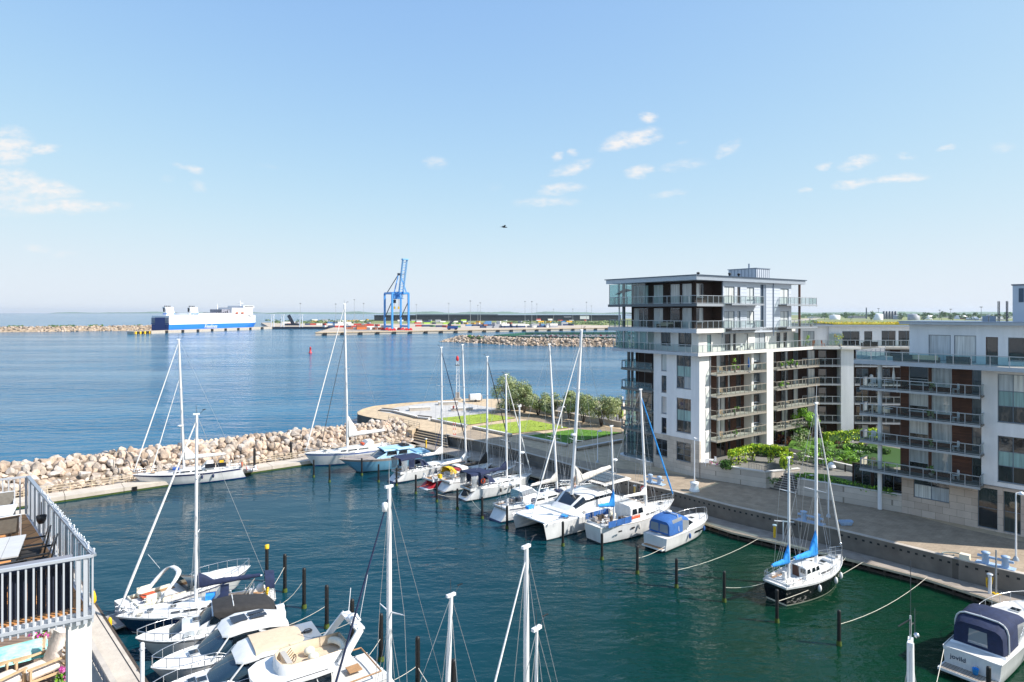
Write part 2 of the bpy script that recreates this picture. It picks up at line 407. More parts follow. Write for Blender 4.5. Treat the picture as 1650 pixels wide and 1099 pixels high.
cb = N('ShaderNodeCombineXYZ'); LK(U, cb.inputs[0]); LK(mth('MULTIPLY', V, 2.2), cb.inputs[1])
nz = N('ShaderNodeTexNoise'); nz.inputs['Scale'].default_value = 9; nz.inputs['Detail'].default_value = 8; nz.inputs['Roughness'].default_value = .6; LK(cb.outputs[0], nz.inputs['Vector'])
nw = N('ShaderNodeTexNoise'); nw.inputs['Scale'].default_value = 26; nw.inputs['Detail'].default_value = 4; LK(cb.outputs[0], nw.inputs['Vector'])
wx = mth('MULTIPLY', mth('SUBTRACT', nw.outputs[0], .5), .034)
Uw = mth('ADD', U, wx); Vw = mth('ADD', V, mth('MULTIPLY', mth('SUBTRACT', nz.outputs[0], .5), .03))
# cumulus: (photo x, photo y, half width, half height, tilt, density)
CL = [(1015, 226, 52, 16, .22, 1), (1044, 190, 17, 10, .0, .95), (898, 252, 13, 8, 0, .7), (926, 247, 10, 7, 0, .6), (922, 272, 38, 11, .25, .7), (1030, 275, 25, 11, .15, .85),
      (1100, 266, 45, 12, .15, .45), (1172, 240, 24, 10, .35, .6), (905, 306, 40, 10, .1, .7), (880, 326, 55, 9, 0, .6), (1075, 316, 32, 8, .1, .5), (703, 262, 17, 12, 0, .6),
      (1385, 262, 34, 12, .2, .75), (1325, 270, 14, 7, .2, .7), (1375, 295, 36, 8, .1, .8), (1452, 288, 46, 8, .07, .85), (1299, 309, 13, 6, 0, .7), (1524, 238, 14, 7, .1, .7), (1460, 250, 20, 7, 0, .55),
      (1618, 236, 26, 10, 0, .45), (8, 238, 46, 32, 0, .9), (68, 239, 32, 9, 0, .8), (75, 302, 54, 18, -.2, 1), (15, 288, 50, 20, 0, .8), (90, 334, 110, 11, 0, .85), (20, 316, 80, 34, 0, .6),
      (305, 272, 26, 8, -.3, .6), (320, 299, 13, 8, 0, .55), (270, 287, 14, 7, 0, .35), (428, 268, 18, 5, -.2, .3), (60, 402, 20, 6, 0, .6), (100, 408, 22, 6, 0, .4), (1100, 228, 10, 5, .2, .3), (795, 300, 20, 8, 0, .2)]
tot = None
for px, py, a, b, tl, dn in CL:
    u0 = (px - CX) / F; v0 = (HY - py) / F
    du = mth('SUBTRACT', Uw, u0); dv = mth('SUBTRACT', Vw, v0)
    du2 = mth('MULTIPLY', du, F / a / 1.25); dv2 = mth('MULTIPLY', mth('SUBTRACT', dv, mth('MULTIPLY', du, tl)), F / b / 1.25)
    q = mth('ADD', mth('MULTIPLY', du2, du2), mth('MULTIPLY', dv2, dv2))
    e = mth('MULTIPLY', mth('SUBTRACT', 1, q, True), dn)
    tot = e if tot is None else mth('MAXIMUM', tot, e)
na = N('ShaderNodeTexNoise'); na.inputs['Scale'].default_value = 48; na.inputs['Detail'].default_value = 6; na.inputs['Roughness'].default_value = .6; LK(cb.outputs[0], na.inputs['Vector'])
dens = mth('MULTIPLY', tot, mth('ADD', mth('MULTIPLY', na.outputs[0], 2.2), -.35))
sm = N('ShaderNodeMapRange'); sm.interpolation_type = 'SMOOTHSTEP'; sm.inputs['From Min'].default_value = .05; sm.inputs['From Max'].default_value = .95; sm.inputs['To Max'].default_value = .95; LK(dens, sm.inputs[0])
fac = mth('MULTIPLY', sm.outputs[0], mth('GREATER_THAN', sp.outputs[1], .05))
mx = N('ShaderNodeMix'); mx.data_type = 'RGBA'; LK(fac, mx.inputs[0]); 
ss = N('ShaderNodeSeparateColor'); sc_ = N('ShaderNodeCombineColor'); LK(sky.outputs[0], ss.inputs[0])
for i in range(3): LK(mth('MULTIPLY', mth('SUBTRACT', 1, mth('EXPONENT', mth('MULTIPLY', ss.outputs[i], -TINT[i]))), VEIL[i]), sc_.inputs[i])     # film-like shoulder of the sky
LK(sc_.outputs[0], mx.inputs[6]); mx.inputs[7].default_value = (CLB, CLB * .985, CLB * .98, 1)
LK(mx.outputs[2], bg.inputs[0])
vs = scene.view_settings; vs.view_transform = 'Standard'; vs.look = 'None'; vs.exposure = EXPO; vs.gamma = 1; vs.use_curve_mapping = False
# ---------------------------------------------------------------- water
def water_mat(name, wc, amp, green=None):
    m = bpy.data.materials.new(name); m.use_nodes = True; nt = m.node_tree; N = nt.nodes.new; LK = nt.links.new; b = nt.nodes['Principled BSDF']
    g = N('ShaderNodeNewGeometry'); 
    def noise(sc, st, det=3, rot=0):
        mp = N('ShaderNodeMapping'); mp.inputs['Scale'].default_value = st; mp.inputs['Rotation'].default_value = (0, 0, rot); LK(g.outputs['Position'], mp.inputs[0])
        n = N('ShaderNodeTexNoise'); n.inputs['Scale'].default_value = sc; n.inputs['Detail'].default_value = det; n.inputs['Roughness'].default_value = .55; LK(mp.outputs[0], n.inputs['Vector']); return n.outputs[0]
    def math_(op, a, b_):
        n = N('ShaderNodeMath'); n.operation = op
        for i, x in enumerate((a, b_)):
            if isinstance(x, (int, float)): n.inputs[i].default_value = x
            else: LK(x, n.inputs[i])
        return n.outputs[0]
    rip = noise(1.7, (.55, 1.0, 1), 3, R(-28)); wav = noise(.42, (.45, 1, 1), 3, R(-12)); swl = noise(.10, (.4, 1, 1), 2, R(-5))
    h = math_('ADD', math_('MULTIPLY', rip, amp[0]), math_('ADD', math_('MULTIPLY', wav, amp[1]), math_('MULTIPLY', swl, amp[2])))
    gust = noise(.018, (.35, 1.6, 1), 4, R(4))
    mr = N('ShaderNodeMapRange'); mr.inputs['From Min'].default_value = .38; mr.inputs['From Max'].default_value = .62; mr.inputs['To Min'].default_value = .16; mr.inputs['To Max'].default_value = 1.0; LK(gust, mr.inputs[0])
    bp = N('ShaderNodeBump'); bp.inputs['Distance'].default_value = 1.0; LK(mr.outputs[0], bp.inputs['Strength']); LK(h, bp.inputs['Height']); LK(bp.outputs[0], b.inputs['Normal'])
    b.inputs['Roughness'].default_value = .05 if green else .12
    tint = noise(.03, (1, 1, 1), 3)
    cr = N('ShaderNodeValToRGB'); e = cr.color_ramp.elements; e[0].position = .35; e[1].position = .65; e[0].color = (*wc[0], 1); e[1].color = (*wc[1], 1); LK(tint, cr.inputs[0]); LK(cr.outputs[0], b.inputs['Base Color'])
    if green:                                            # greener towards the inner corner: the dark building's reflection painted into the water colour
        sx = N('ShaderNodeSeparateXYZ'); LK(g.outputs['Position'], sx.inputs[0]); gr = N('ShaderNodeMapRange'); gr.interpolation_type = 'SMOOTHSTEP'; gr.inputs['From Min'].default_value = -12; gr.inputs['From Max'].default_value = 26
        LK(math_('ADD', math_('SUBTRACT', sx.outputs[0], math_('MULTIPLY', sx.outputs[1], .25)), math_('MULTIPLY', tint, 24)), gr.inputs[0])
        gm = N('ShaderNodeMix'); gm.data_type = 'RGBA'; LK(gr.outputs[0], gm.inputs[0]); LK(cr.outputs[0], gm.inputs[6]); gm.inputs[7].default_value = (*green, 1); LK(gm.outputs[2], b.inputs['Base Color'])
    b.inputs['IOR'].default_value = 1.33; b.inputs['Specular IOR Level'].default_value = SPEC[0 if green else 1]
    M[name] = m
water_mat('water', WCOL, WAVE); water_mat('basin_water', BCOL, BWAVE, REFL_GREEN)
mb = MB(); mb.poly([(-16000, -150, 0), (16000, -150, 0), (16000, 15500, 0), (-16000, 15500, 0)], 'water'); struct(mb, 'water')
# haze: even air around everything
def haze():
    m = bpy.data.materials.new('haze_air'); m.use_nodes = True; nt = m.node_tree; nt.nodes.remove(nt.nodes['Principled BSDF'])
    v = nt.nodes.new('ShaderNodeVolumePrincipled'); v.inputs['Color'].default_value = (.80, .88, 1, 1); v.inputs['Density'].default_value = HAZE; v.inputs['Anisotropy'].default_value = .2
    nt.links.new(v.outputs[0], nt.nodes['Material Output'].inputs['Volume']); M['haze_air'] = m
    mb = MB(); mb.bx(-17000, 17000, -400, 17000, -4, 100, 'haze_air'); o = mb.build('haze'); o['kind'] = 'stuff'
if HAZE > 0: haze()
# ---------------------------------------------------------------- far shore
mb = MB(); rg = random.Random(3)
def ridge(x0, x1, D, h0, h1, n, m):
    pts = []
    for i in range(n + 1):
        x = x0 + (x1 - x0) * i / n; e = math.sin(math.pi * min(1, max(0, i / n))) ** .3
        pts.append((x, h0 + (h1 - h0) * (.5 + .5 * math.sin(i * .37) * math.sin(i * .11 + 1)) * e + rg.uniform(0, 5) * e))
    rings = [[(x, D, 0), (x, D + 60, h * .8), (x, D + 200, h), (x, D + 900, 0)] for x, h in pts]
    mb.loft(rings, m, closed=False)
ridge(-3300, 1800, 8600, 10, 34, 130, 'hill_green'); ridge(1500, 11000, 7800, 14, 30, 160, 'hill_green'); ridge(-9000, -3000, 12500, 8, 34, 90, 'hill_green')
struct(mb, 'hills')
# ---------------------------------------------------------------- land, quays, pier
def P2(v): return (v.x, v.y)
QW = [at(678, 691.7, G), at(719, 700, G), at(807, 719, G), at(900, 744, G), at(992, 771, G), at(1086, 792, G), at(1180, 816, G), at(1351, 854, G), at(1422, 871, G), at(1550, 903, G), at(1650, 926, G)]
QW.append(QW[-1] + (QW[-1] - QW[-2]).normalized() * 40)
WDIR = (at(480, 745, .7) - at(80, 803, .7)).normalized()         # direction of the breakwater
OUT = [at(1003, 646, G), at(900, 644.5, G), at(820, 642.5, G), at(755, 643, G), at(711, 646, G), at(653, 650, G), at(628, 652.3, G), at(602, 655, G), at(585, 659.5, G), at(576, 664.5, G), at(577, 668.5, G), at(590, 672, G), at(626, 679, G), at(660, 687, G)]
far = [Vector((330, 420, G)), Vector((620, 1500, G)), Vector((900, 5200, G)), Vector((9500, 5200, G)), Vector((9500, 40, G))]
land = OUT[::-1] + far + [Vector((120, 20, G)), Vector((60, 18, G))] + QW[::-1]
mb = MB(); mb.prism([P2(p) for p in land], -1.5, G, 'concrete_dark', 'concrete_warm'); struct(mb, 'ground')
def sheet(name, pts, m, z=G + .004, kind='structure'):
    mb = MB(); mb.poly([(p.x, p.y, z) for p in pts], m); o = mb.build(name); o['kind'] = kind; return o
sheet('promenade', [at(722, 703, G), at(760, 692, G), at(905, 735, G), at(1000, 755, G), at(1127, 768, G), at(1234, 786, G), at(1285, 796, G), at(1453, 825, G), at(1545, 850, G), at(1700, 884, G), at(1690, 930, G)] + [q + (at(1000, 700, G) - at(1000, 705, G)) * .15 for q in QW[9:1:-1]], 'paving')
sheet('industrial_ground', [Vector((360, 500, G)), Vector((620, 1500, G)), Vector((900, 5150, G)), Vector((7000, 5150, G)), Vector((3000, 500, G))], 'scrub', G + .05)
sheet('street', [Vector((64, 60, G)), Vector((70, 120, G)), Vector((340, 498, G)), Vector((2990, 498, G)), Vector((2990, 45, G)), Vector((130, 25, G))], 'asphalt', G + .003)
# kerb stone along the quay edge
mb = MB()
for a, b in zip(QW[1:], QW[2:]): mb.beam(a + Vector((0, .25, .02)), b + Vector((0, .25, .02)), .5, .06, 'concrete')
struct(mb, 'kerb')
# quay wall facing
mb = MB()
for a, b in zip(QW[1:], QW[2:]):
    d = (b - a).normalized(); nrm = Vector((-d.y, d.x, 0)) * -1
    if nrm.y > 0: nrm = -nrm
    q = [a + nrm * .06, b + nrm * .06]
    mb.poly([(q[0].x, q[0].y, -.5), (q[1].x, q[1].y, -.5), (q[1].x, q[1].y, G - .01), (q[0].x, q[0].y, G - .01)], 'quay_concrete')
    L = (b - a).length; k = int(L / .62)                     # weep holes
    for i in range(k):
        if (i // 6) % 3 == 2: continue
        c = q[0].lerp(q[1], (i + .5) / k) + nrm * .012
        mb.ob((c.x, c.y, G - .42), d * .11, nrm * .01, (0, 0, .09), 'dark')
tag(mb.build('quay_wall'), 'long brownish concrete quay wall with a row of square weep holes below the promenade', 'wall')
# lower wooden walkway
mb = MB(); OUTD = [at(655, 713, .7), at(752, 739, .7), at(900, 777, .7), at(1086, 826, .7), at(1180, 857, .7), at(1362, 899, .7), at(1493, 932, .7), at(1584, 961, .7), at(1660, 990, .7)]
OUTD.append(OUTD[-1] + (OUTD[-1] - OUTD[-2]).normalized() * 30)
INN = [at(700, 690, .7)] + [Vector((q.x, q.y, .7)) - Vector((.1, .12, 0)) for q in QW[2:]]
ring_ = OUTD + INN[::-1]
mb.poly([(p.x, p.y, .7) for p in ring_], 'deck_planks')
for a, b in zip(OUTD, OUTD[1:]):
    mb.beam(a - Vector((0, 0, .1)), b - Vector((0, 0, .1)), .16, .2, 'timber_pale')
    mb.beam(a + Vector((.12, .15, -.62)), b + Vector((.12, .15, -.62)), .12, .22, 'timber_dark')
    L = (b - a).length
    for i in range(int(L / 1.1)):
        p = a.lerp(b, (i + .5) / int(L / 1.1)) + Vector((.08, .1, 0)); mb.bx(p.x - .09, p.x + .09, p.y - .09, p.y + .09, -1.2, .58, 'timber_dark')
    d = (b - a).normalized()
    if a.y < 80:
        for i in range(int(L / .9)):
            p = a.lerp(b, (i + .5) / int(L / .9)) + Vector((1.0, 1.1, 0)); mb.bx(p.x - .12, p.x + .12, p.y - .12, p.y + .12, -1.2, .55, 'timber_dark')
struct(mb, 'lower_walkway')

B0 = at(80, 803, .7); BN = Vector((-WDIR.y, WDIR.x, 0))
def bw(t, o, z=.7): p = B0 + WDIR * t + BN * o; return Vector((p.x, p.y, z))
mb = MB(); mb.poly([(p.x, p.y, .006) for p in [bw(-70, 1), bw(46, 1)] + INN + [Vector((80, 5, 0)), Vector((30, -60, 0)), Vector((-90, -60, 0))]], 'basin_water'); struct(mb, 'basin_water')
# ---------------------------------------------------------------- curved pier parapet, steps, plaza, lawns
mb = MB()
edge = [q for q in OUT if q.x < at(800, 642.5, G).x]
prof = [(.0, 0), (.0, .32), (.55, .34), (.55, 0)]
rings = []
for i, q in enumerate(edge):
    d = (edge[min(i + 1, len(edge) - 1)] - edge[max(i - 1, 0)]).normalized(); n_ = Vector((-d.y, d.x, 0))
    rings.append([q + n_ * -.05 + Vector((0, 0, -2.6)), q + n_ * -.05 + Vector((0, 0, .12)), q + n_ * .6 + Vector((0, 0, .14)), q + n_ * .6 + Vector((0, 0, -.05))])
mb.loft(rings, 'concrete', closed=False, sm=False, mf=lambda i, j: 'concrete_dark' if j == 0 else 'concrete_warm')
struct(mb, 'pier_edge')
mb = MB(); nst = 5
tl, tr_ = at(676, 691, G), at(719, 700, G); bl, br_ = at(662, 709, .7), at(722, 722, .7)
for k in range(nst):
    a0, a1 = k / nst, (k + 1) / nst; zt = G - (G - .7) * a0 - (.34 if k else .34)
    zt = .7 + (G - .7) * (1 - (k + 1) / (nst + 0.0)) + .02
    p = [tl.lerp(bl, a0), tr_.lerp(br_, a0), tr_.lerp(br_, a1), tl.lerp(bl, a1)]
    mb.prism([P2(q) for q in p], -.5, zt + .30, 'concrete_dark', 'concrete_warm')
struct(mb, 'steps')
mb = MB(); mb.prism([P2(q) for q in (at(672, 683, G), at(677, 685, G), at(664, 708, .9), at(655, 706, .9))], -.5, G + .1, 'concrete_warm'); struct(mb, 'stair_wing_wall')
o = bpy.data.objects['stair_wing_wall']; del o['kind']; tag(o, 'stubby pale concrete wall between the boulders and the broad waterside steps', 'wall'); 
o.name = 'wing_wall'
sheet('plaza', [at(*q, G) for q in ((612, 663), (640, 656), (690, 648.8), (735, 647.2), (800, 658), (783, 666), (703, 675), (695, 677.5))], 'plaza_slab', G + .006)
sheet('gravel_bed', [at(*q, G) for q in ((800, 658.5), (842, 664), (905, 676), (1003, 692), (1003, 697), (928, 691.5), (917, 689.5), (856, 677), (831, 674), (786, 666.5))], 'gravel', G + .005)
sheet('road', [at(*q, G) for q in ((800, 646), (860, 655), (930, 667), (1010, 681), (1010, 655), (900, 647.5), (830, 645))], 'asphalt', G + .005)
LAWN = [((704, 675), (751, 686), (830, 674.5), (783, 667)), ((768, 688), (823.5, 699.5), (916, 690), (854, 677.6)), ((846, 703.6), (910, 716.5), (1003, 698), (928, 692.2))]
for i, q in enumerate(LAWN):
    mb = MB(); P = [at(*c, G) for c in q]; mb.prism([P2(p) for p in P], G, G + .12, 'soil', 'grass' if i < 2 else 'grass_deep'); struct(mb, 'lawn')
    mb = MB(); rg = random.Random(i)                      # blades of grass over the lawn
    for _ in range(1500):
        s_, t_ = rg.random(), rg.random(); p = P[0].lerp(P[1], s_).lerp(P[3].lerp(P[2], s_), t_); h = rg.uniform(.02, .08); a = rg.uniform(0, 6.3)
        dx, dy = math.cos(a) * .1, math.sin(a) * .1
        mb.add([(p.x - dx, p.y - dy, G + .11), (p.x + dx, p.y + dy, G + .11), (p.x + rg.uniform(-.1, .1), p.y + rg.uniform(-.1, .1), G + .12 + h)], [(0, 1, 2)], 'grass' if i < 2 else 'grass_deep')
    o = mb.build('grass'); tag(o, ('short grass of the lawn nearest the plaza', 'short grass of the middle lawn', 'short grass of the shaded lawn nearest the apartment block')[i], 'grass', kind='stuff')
def seat_wall(a, b, lab, h=.5, w_=.55):
    a, b = at(*a, G), at(*b, G); mb = MB(); n_ = max(2, int((b - a).length / 2.4))
    up = Vector((0, 0, 1))
    mb.beam(a + up * (h - .06), b + up * (h - .06), w_, .12, 'granite_white')
    mb.beam(a + up * (h - .26), b + up * (h - .26), w_ - .14, .28, 'concrete')
    for i in range(n_ + 1):
        p = a.lerp(b, i / n_); mb.bx(p.x - .1, p.x + .1, p.y - .2, p.y + .2, G, G + h - .13, 'concrete_dark')
    tag(mb.build('seat_wall'), lab, 'bench', 'white topped seat walls of the waterside park')
seat_wall((695, 678), (751, 689), 'white topped seat wall beside the lawn nearest the plaza')
seat_wall((762, 691), (824, 703.6), 'white topped seat wall beside the middle lawn')
seat_wall((839.7, 705), (914, 720), 'white topped seat wall in shade along the front of the dark lawn')
seat_wall((930, 726), (1003, 712.5), 'white topped seat wall running from the dark lawn to the apartment block')
seat_wall((634, 664.5), (671, 674), 'long white bench along the front edge of the plaza')
def block(px, py, L, W, H, rz, lab):
    t = thing('stone_block', lab, 'bench', at(px, py, G), rz, 'granite blocks on the plaza'); mb = MB()
    mb.bx(-L/2, L/2, -W/2, W/2, H - .14, H, 'granite_white'); mb.build('top', t)
    mb = MB(); mb.bx(-L/2 + .06, L/2 - .06, -W/2 + .06, W/2 - .06, 0, H - .141, 'concrete'); mb.build('base', t)
ang = math.atan2(WDIR.y, WDIR.x)
block(676, 661, 4.6, 1.5, .75, R(18), 'pale granite block nearest the long bench on the plaza')
block(722, 652, 4.6, 1.5, .75, R(12), 'pale granite block at the sea side of the plaza')
block(744, 661, 4.8, 1.2, .6, R(14), 'pale granite block with two people sitting at its end')
for (x, y, L, lab) in ((626, 662.5, 4.5, 'dark low steps at the left end of the plaza'), (681, 674.5, 3.4, 'dark low steps at the right end of the long plaza bench')):
    mb = MB(); 
    for k in range(3): mb.bx(-L/2, L/2, -.9 + k * .6, -.35 + k * .6, 0, .16 * (k + 1), 'granite_white' if k % 2 else 'concrete_dark')
    tag(mb.build('plaza_steps', None, at(x, y, G), R(-30)), lab, 'steps')
# railing on the pier and along the walkway
def post_rail(name, pts, lab, cat='railing', h=1.05, sp=2.0, rails=(1.05, .55), m='rail_dark', r=.035, group=None, z=None):
    mb = MB(); P = [Vector(p) for p in pts]
    for a, b in zip(P, P[1:]):
        L = (b - a).length; n_ = max(1, round(L / sp))
        for i in range(n_ + 1): q = a.lerp(b, i / n_); mb.tube(q, q + Vector((0, 0, h)), r, n=5, m=m)
        for k in rails: mb.tube(a + Vector((0, 0, k)), b + Vector((0, 0, k)), r * .8, n=5, m=m)
    return tag(mb.build(name), lab, cat, group)
post_rail('railing', [at(626, 678.3, G), at(676, 690.5, G)], 'grey steel railing on the pier above the boulders', rails=(1.05, .7, .35))
post_rail('railing', [at(726, 719, .7)] + [q + Vector((-.5, -.55, 0)) for q in INN[1:4]], 'dark steel railing along the walkway below the steps', rails=(1.05, .7, .35))
# ---------------------------------------------------------------- breakwater
mb = MB()
for i in range(12):
    a, b = -24 + i * 6.4, -24 + i * 6.4 + 6.34
    q = [bw(a, 0), bw(b, 0), bw(b, 2.9), bw(a, 2.9)]
    mb.prism([P2(p) for p in q], .22, .7, 'concrete_pale', 'concrete_pale'); q = [bw(a, .06), bw(b, .06), bw(b, 2.8), bw(a, 2.8)]
    mb.prism([P2(p) for p in q], -.4, .219, 'weed')
    for k in range(4): 
        if i % 2: mb.ob(bw(a + 1.0 + k * .12, -.03, .3), WDIR * .12, BN * .05, (0, 0, .3), 'rubber')
struct(mb, 'breakwater_pontoon')
post_rail('timber_rail', [bw(-24, 2.75), bw(50, 2.75)], 'pale timber rail between the concrete pontoon and the boulders', 'railing', 1.0, 2.4, (.95, .62, .3), 'timber_pale', .06)
mb = MB(); rings = []
rg = random.Random(11)
for i in range(64):
    t = -26 + i * 1.28
    rings.append([bw(t, o, z + rg.uniform(-.25, .25)) for o, z in ((3.2, -.5), (3.4, .35), (5.5, 1.7), (8.6, 3.2), (10.2, 3.2), (13, 1.4), (16.5, -1.2))])
mb.loft(rings, 'boulder_wet', closed=False, sm=False); mb.poly(rings[-1], 'boulder_wet')
o = mb.build('rubble_core'); tag(o, 'dark broken stone filling the breakwater under the boulders', 'rubble', kind='stuff')
def boulder_mesh(seed, sub=2):
    rg = random.Random(seed); bm = bmesh.new(); bmesh.ops.create_icosphere(bm, subdivisions=sub, radius=1)
    for _ in range(16):
        n_ = Vector((rg.gauss(0, 1), rg.gauss(0, 1), rg.gauss(0, 1))).normalized(); d = rg.uniform(.5, .84)
        for v in bm.verts:
            k = v.co.dot(n_)
            if k > d: v.co -= n_ * (k - d) * .92
    for v in bm.verts: v.co *= 1 + rg.uniform(-.025, .025)
    me = bpy.data.meshes.new('boulder'); bm.to_mesh(me); bm.free(); me.materials.append(M['boulder_%d' % (seed % 5)])
    return me
BM = [boulder_mesh(s) for s in range(15)]
rg = random.Random(5); cnt = 0; rest = []
for row, (o_, z_) in enumerate(((3.8, .65), (4.55, 1.15), (5.3, 1.65), (6.0, 2.1), (6.75, 2.55), (7.5, 2.95), (8.3, 3.25), (9.1, 3.45), (9.9, 3.45))):
    t = -6 + (row % 2) * .6
    while t < 53:
        s_ = rg.choice((.4, .47, .54, .6, .68, .76, .95)) * (1.0 if t < 38 else .85); t += s_ * 1.3
        p = bw(t, o_ + rg.uniform(-.3, .3), z_ + rg.uniform(-.28, .28))
        if cnt < 296:
            ob = bpy.data.objects.new('boulder', BM[rg.randrange(15)]); COL.objects.link(ob); ob.location = p
            ob.scale = (s_ * rg.uniform(.9, 1.3), s_ * rg.uniform(.85, 1.1), s_ * rg.uniform(.75, 1.0)); ob.rotation_euler = (rg.uniform(-.5, .5), rg.uniform(-.5, .5), rg.uniform(0, 6.3))
            tag(ob, 'pale pinkish beige boulder in the armour of the breakwater', 'boulder', 'boulders of the breakwater'); cnt += 1
        else: rest.append((p, s_))
for row, (o_, z_) in enumerate(((10.9, 3.0), (12.2, 2.2), (13.6, 1.3), (15, .3))):
    t = -8
    while t < 54: t += 1.25; rest.append((bw(t + rg.uniform(-.3, .3), o_, z_), rg.uniform(.6, 1.0)))
for i in range(60): rest.append((bw(rg.uniform(-26, -6), rg.uniform(4, 10), rg.uniform(1.4, 3.2)), rg.uniform(.8, 1.1)))
mb = MB()
for p, s_ in rest:
    me = BM[rg.randrange(15)]; rm = Matrix.Rotation(rg.uniform(0, 6.3), 3, 'Z')
    mb.add([p + rm @ (v.co * s_) for v in me.vertices], [tuple(f.vertices) for f in me.polygons], 'boulder_%d' % rg.randrange(5))
tag(mb.build('armour_stones'), 'mass of beige boulders on the seaward slope of the breakwater', 'boulders', kind='stuff')
# ---------------------------------------------------------------- trees and low wall of the park
mb = MB(); WL = [at(807, 655, G), at(842, 660, G), at(884, 668, G), at(950, 679.5, G), at(1003, 689, G)]
for a, b in zip(WL, WL[1:]): mb.beam(a + Vector((0, 0, .5)), b + Vector((0, 0, .5)), .4, 1.0, 'concrete')
tag(mb.build('park_wall'), 'low grey concrete wall behind the row of olive green trees', 'wall')
for i, (px, py, h, cx, cz, lab) in enumerate(((821, 664, 7.6, 3.7, 3.0, 'largest round olive green tree at the left end of the row'), (845, 665, 6.0, 2.3, 2.3, 'greyish slim tree just right of the largest tree'), (867, 669, 5.4, 2.5, 1.9, 'small spreading olive tree with bare forked stems behind the middle lawn'),
        (890, 672, 4.8, 2.0, 1.7, 'low olive tree behind the tall thin mast'), (917, 675, 5.4, 2.4, 1.8, 'bushy olive tree just left of the tall catamaran mast'), (940, 681, 5.8, 2.3, 1.9, 'olive tree just right of the tall catamaran mast'),
        (969, 687, 6.2, 2.8, 2.1, 'wide olive tree with many bare stems near the apartment block'), (996, 683, 5.2, 2.3, 1.8, 'olive tree half hidden by the glazed corner of the apartment block'))):
    tree('park_tree', lab, at(px, py, G), h, (cx * 1.15, cx * 1.1, cz * 1.15), .1, ['leaf_olive', 'leaf_olive2', 'leaf_sage', 'leaf_sage', 'leaf_grey'], 7000 if i == 0 else 4200, .17, 'olive green trees along the park', i, 4, clumps=30 if i == 0 else 20)
# ---------------------------------------------------------------- beacon tower, lifebuoy, trailer, people
t = thing('beacon_tower', 'slender steel lattice beacon tower with a red top on the pier', 'beacon', at(737, 644.5, G)); H = 9.6
mb = MB()
for k in range(3):
    a = k * 2.094; b = a + 2.094
    for s_, e_ in ((0, 1),): mb.tube((math.cos(a) * .6, math.sin(a) * .6, 0), (math.cos(a) * .32, math.sin(a) * .32, H), .05, n=4, m='lamp_white')
    for j in range(10):
        z0, z1 = H * j / 10, H * (j + 1) / 10; r0, r1 = .6 - .28 * j / 10, .6 - .28 * (j + 1) / 10
        mb.tube((math.cos(a) * r0, math.sin(a) * r0, z0), (math.cos(b) * r1, math.sin(b) * r1, z1), .025, n=4, m='lamp_white')
mb.build('lattice', t); mb = MB(); mb.bx(-.9, .9, -.9, .9, -.02, .5, 'concrete'); mb.bx(-.45, .45, -.4, .4, .5, 1.9, 'taupe'); mb.build('base', t)
mb = MB(); mb.lathe((0, 0, H - 1.2), [(.55, 0), (.6, .1), (.6, .2)], 'rail_dark', 8); mb.build('platform', t)
mb = MB(); mb.lathe((0, 0, H - .1), [(.0, 0), (.3, 0), (.34, .5), (.3, 1.0), (.12, 1.25), (0, 1.3)], 'red', 10); mb.build('lantern', t)
t = thing('lifebuoy_stand', 'red and white striped lifebuoy stand beside the broad steps', 'lifebuoy stand', at(732, 714, 1.0)); mb = MB()
for dx in (-.18, .18):
    for k in range(8): mb.tube((dx, 0, k * .45), (dx, 0, k * .45 + .45), .045, n=6, m='red' if k % 2 else 'lamp_white')
mb.build('post', t); mb = MB(); mb.ring((0, -.1, 1.1), .34, .09, 'red', (0, 1, 0), 14, 6); mb.build('lifebuoy', t)
t = thing('covered_trailer', 'small trailer under a pale rounded cover at the seaward end of the pier', 'trailer', at(766, 647, G), R(8)); mb = MB()
def arch(x, hw, zb, zt, n=8, p=.6, xs=0):
    o = []
    for k in range(n + 1):
        a = math.pi * k / n; c, s_ = math.cos(a), math.sin(a)
        z = zb + (zt - zb) * abs(s_) ** p; o.append((x + xs * (z - zb) / max(.01, zt - zb), hw * math.copysign(abs(c) ** p, c), z))
    return o
mb.loft([arch(-1.6, .9, .5, 1.5), arch(-1.3, 1.0, .5, 1.9), arch(1.2, 1.0, .5, 1.9), arch(1.6, .9, .5, 1.4)], 'canvas_white', closed=False, mf=lambda i, j: 'canvas_white' if i == 1 else 'taupe'); mb.poly(arch(-1.6, .9, .5, 1.5), 'taupe'); mb.build('cover', t)
mb = MB(); mb.bx(-1.5, 1.5, -.85, .85, .35, .52, 'rail_dark'); mb.tube((-1.5, 0, .4), (-2.6, 0, .4), .06, m='rail_dark'); mb.build('chassis', t)
for y in (-.9, .9): mb = MB(); mb.tube((0, y - .1, .3), (0, y + .1, .3), .3, n=12, m='rubber'); mb.build('wheel', t)
def skin_person(name, lab, loc, rz, joints, edges, rad, cols):
    """one continuous body grown with a Skin modifier, then coloured by height bands"""
    me = bpy.data.meshes.new(name); me.from_pydata(joints, edges, []); o = bpy.data.objects.new(name, me); COL.objects.link(o)
    md = o.modifiers.new('skin', 'SKIN'); 
    for i, v in enumerate(me.skin_vertices[0].data): v.radius = rad[i]; v.use_root = (i == 0)
    sb = o.modifiers.new('sub', 'SUBSURF'); sb.levels = sb.render_levels = 1
    dg = bpy.context.evaluated_depsgraph_get(); ev = o.evaluated_get(dg); m2 = bpy.data.meshes.new_from_object(ev)
    o.modifiers.clear(); o.data = m2; m2.materials.clear()
    for c in cols[1]: m2.materials.append(M[c])
    for p in m2.polygons: p.material_index = cols[0](p.center); p.use_smooth = True
    o.location = loc; o.rotation_euler.z = rz
    return tag(o, lab, 'person')
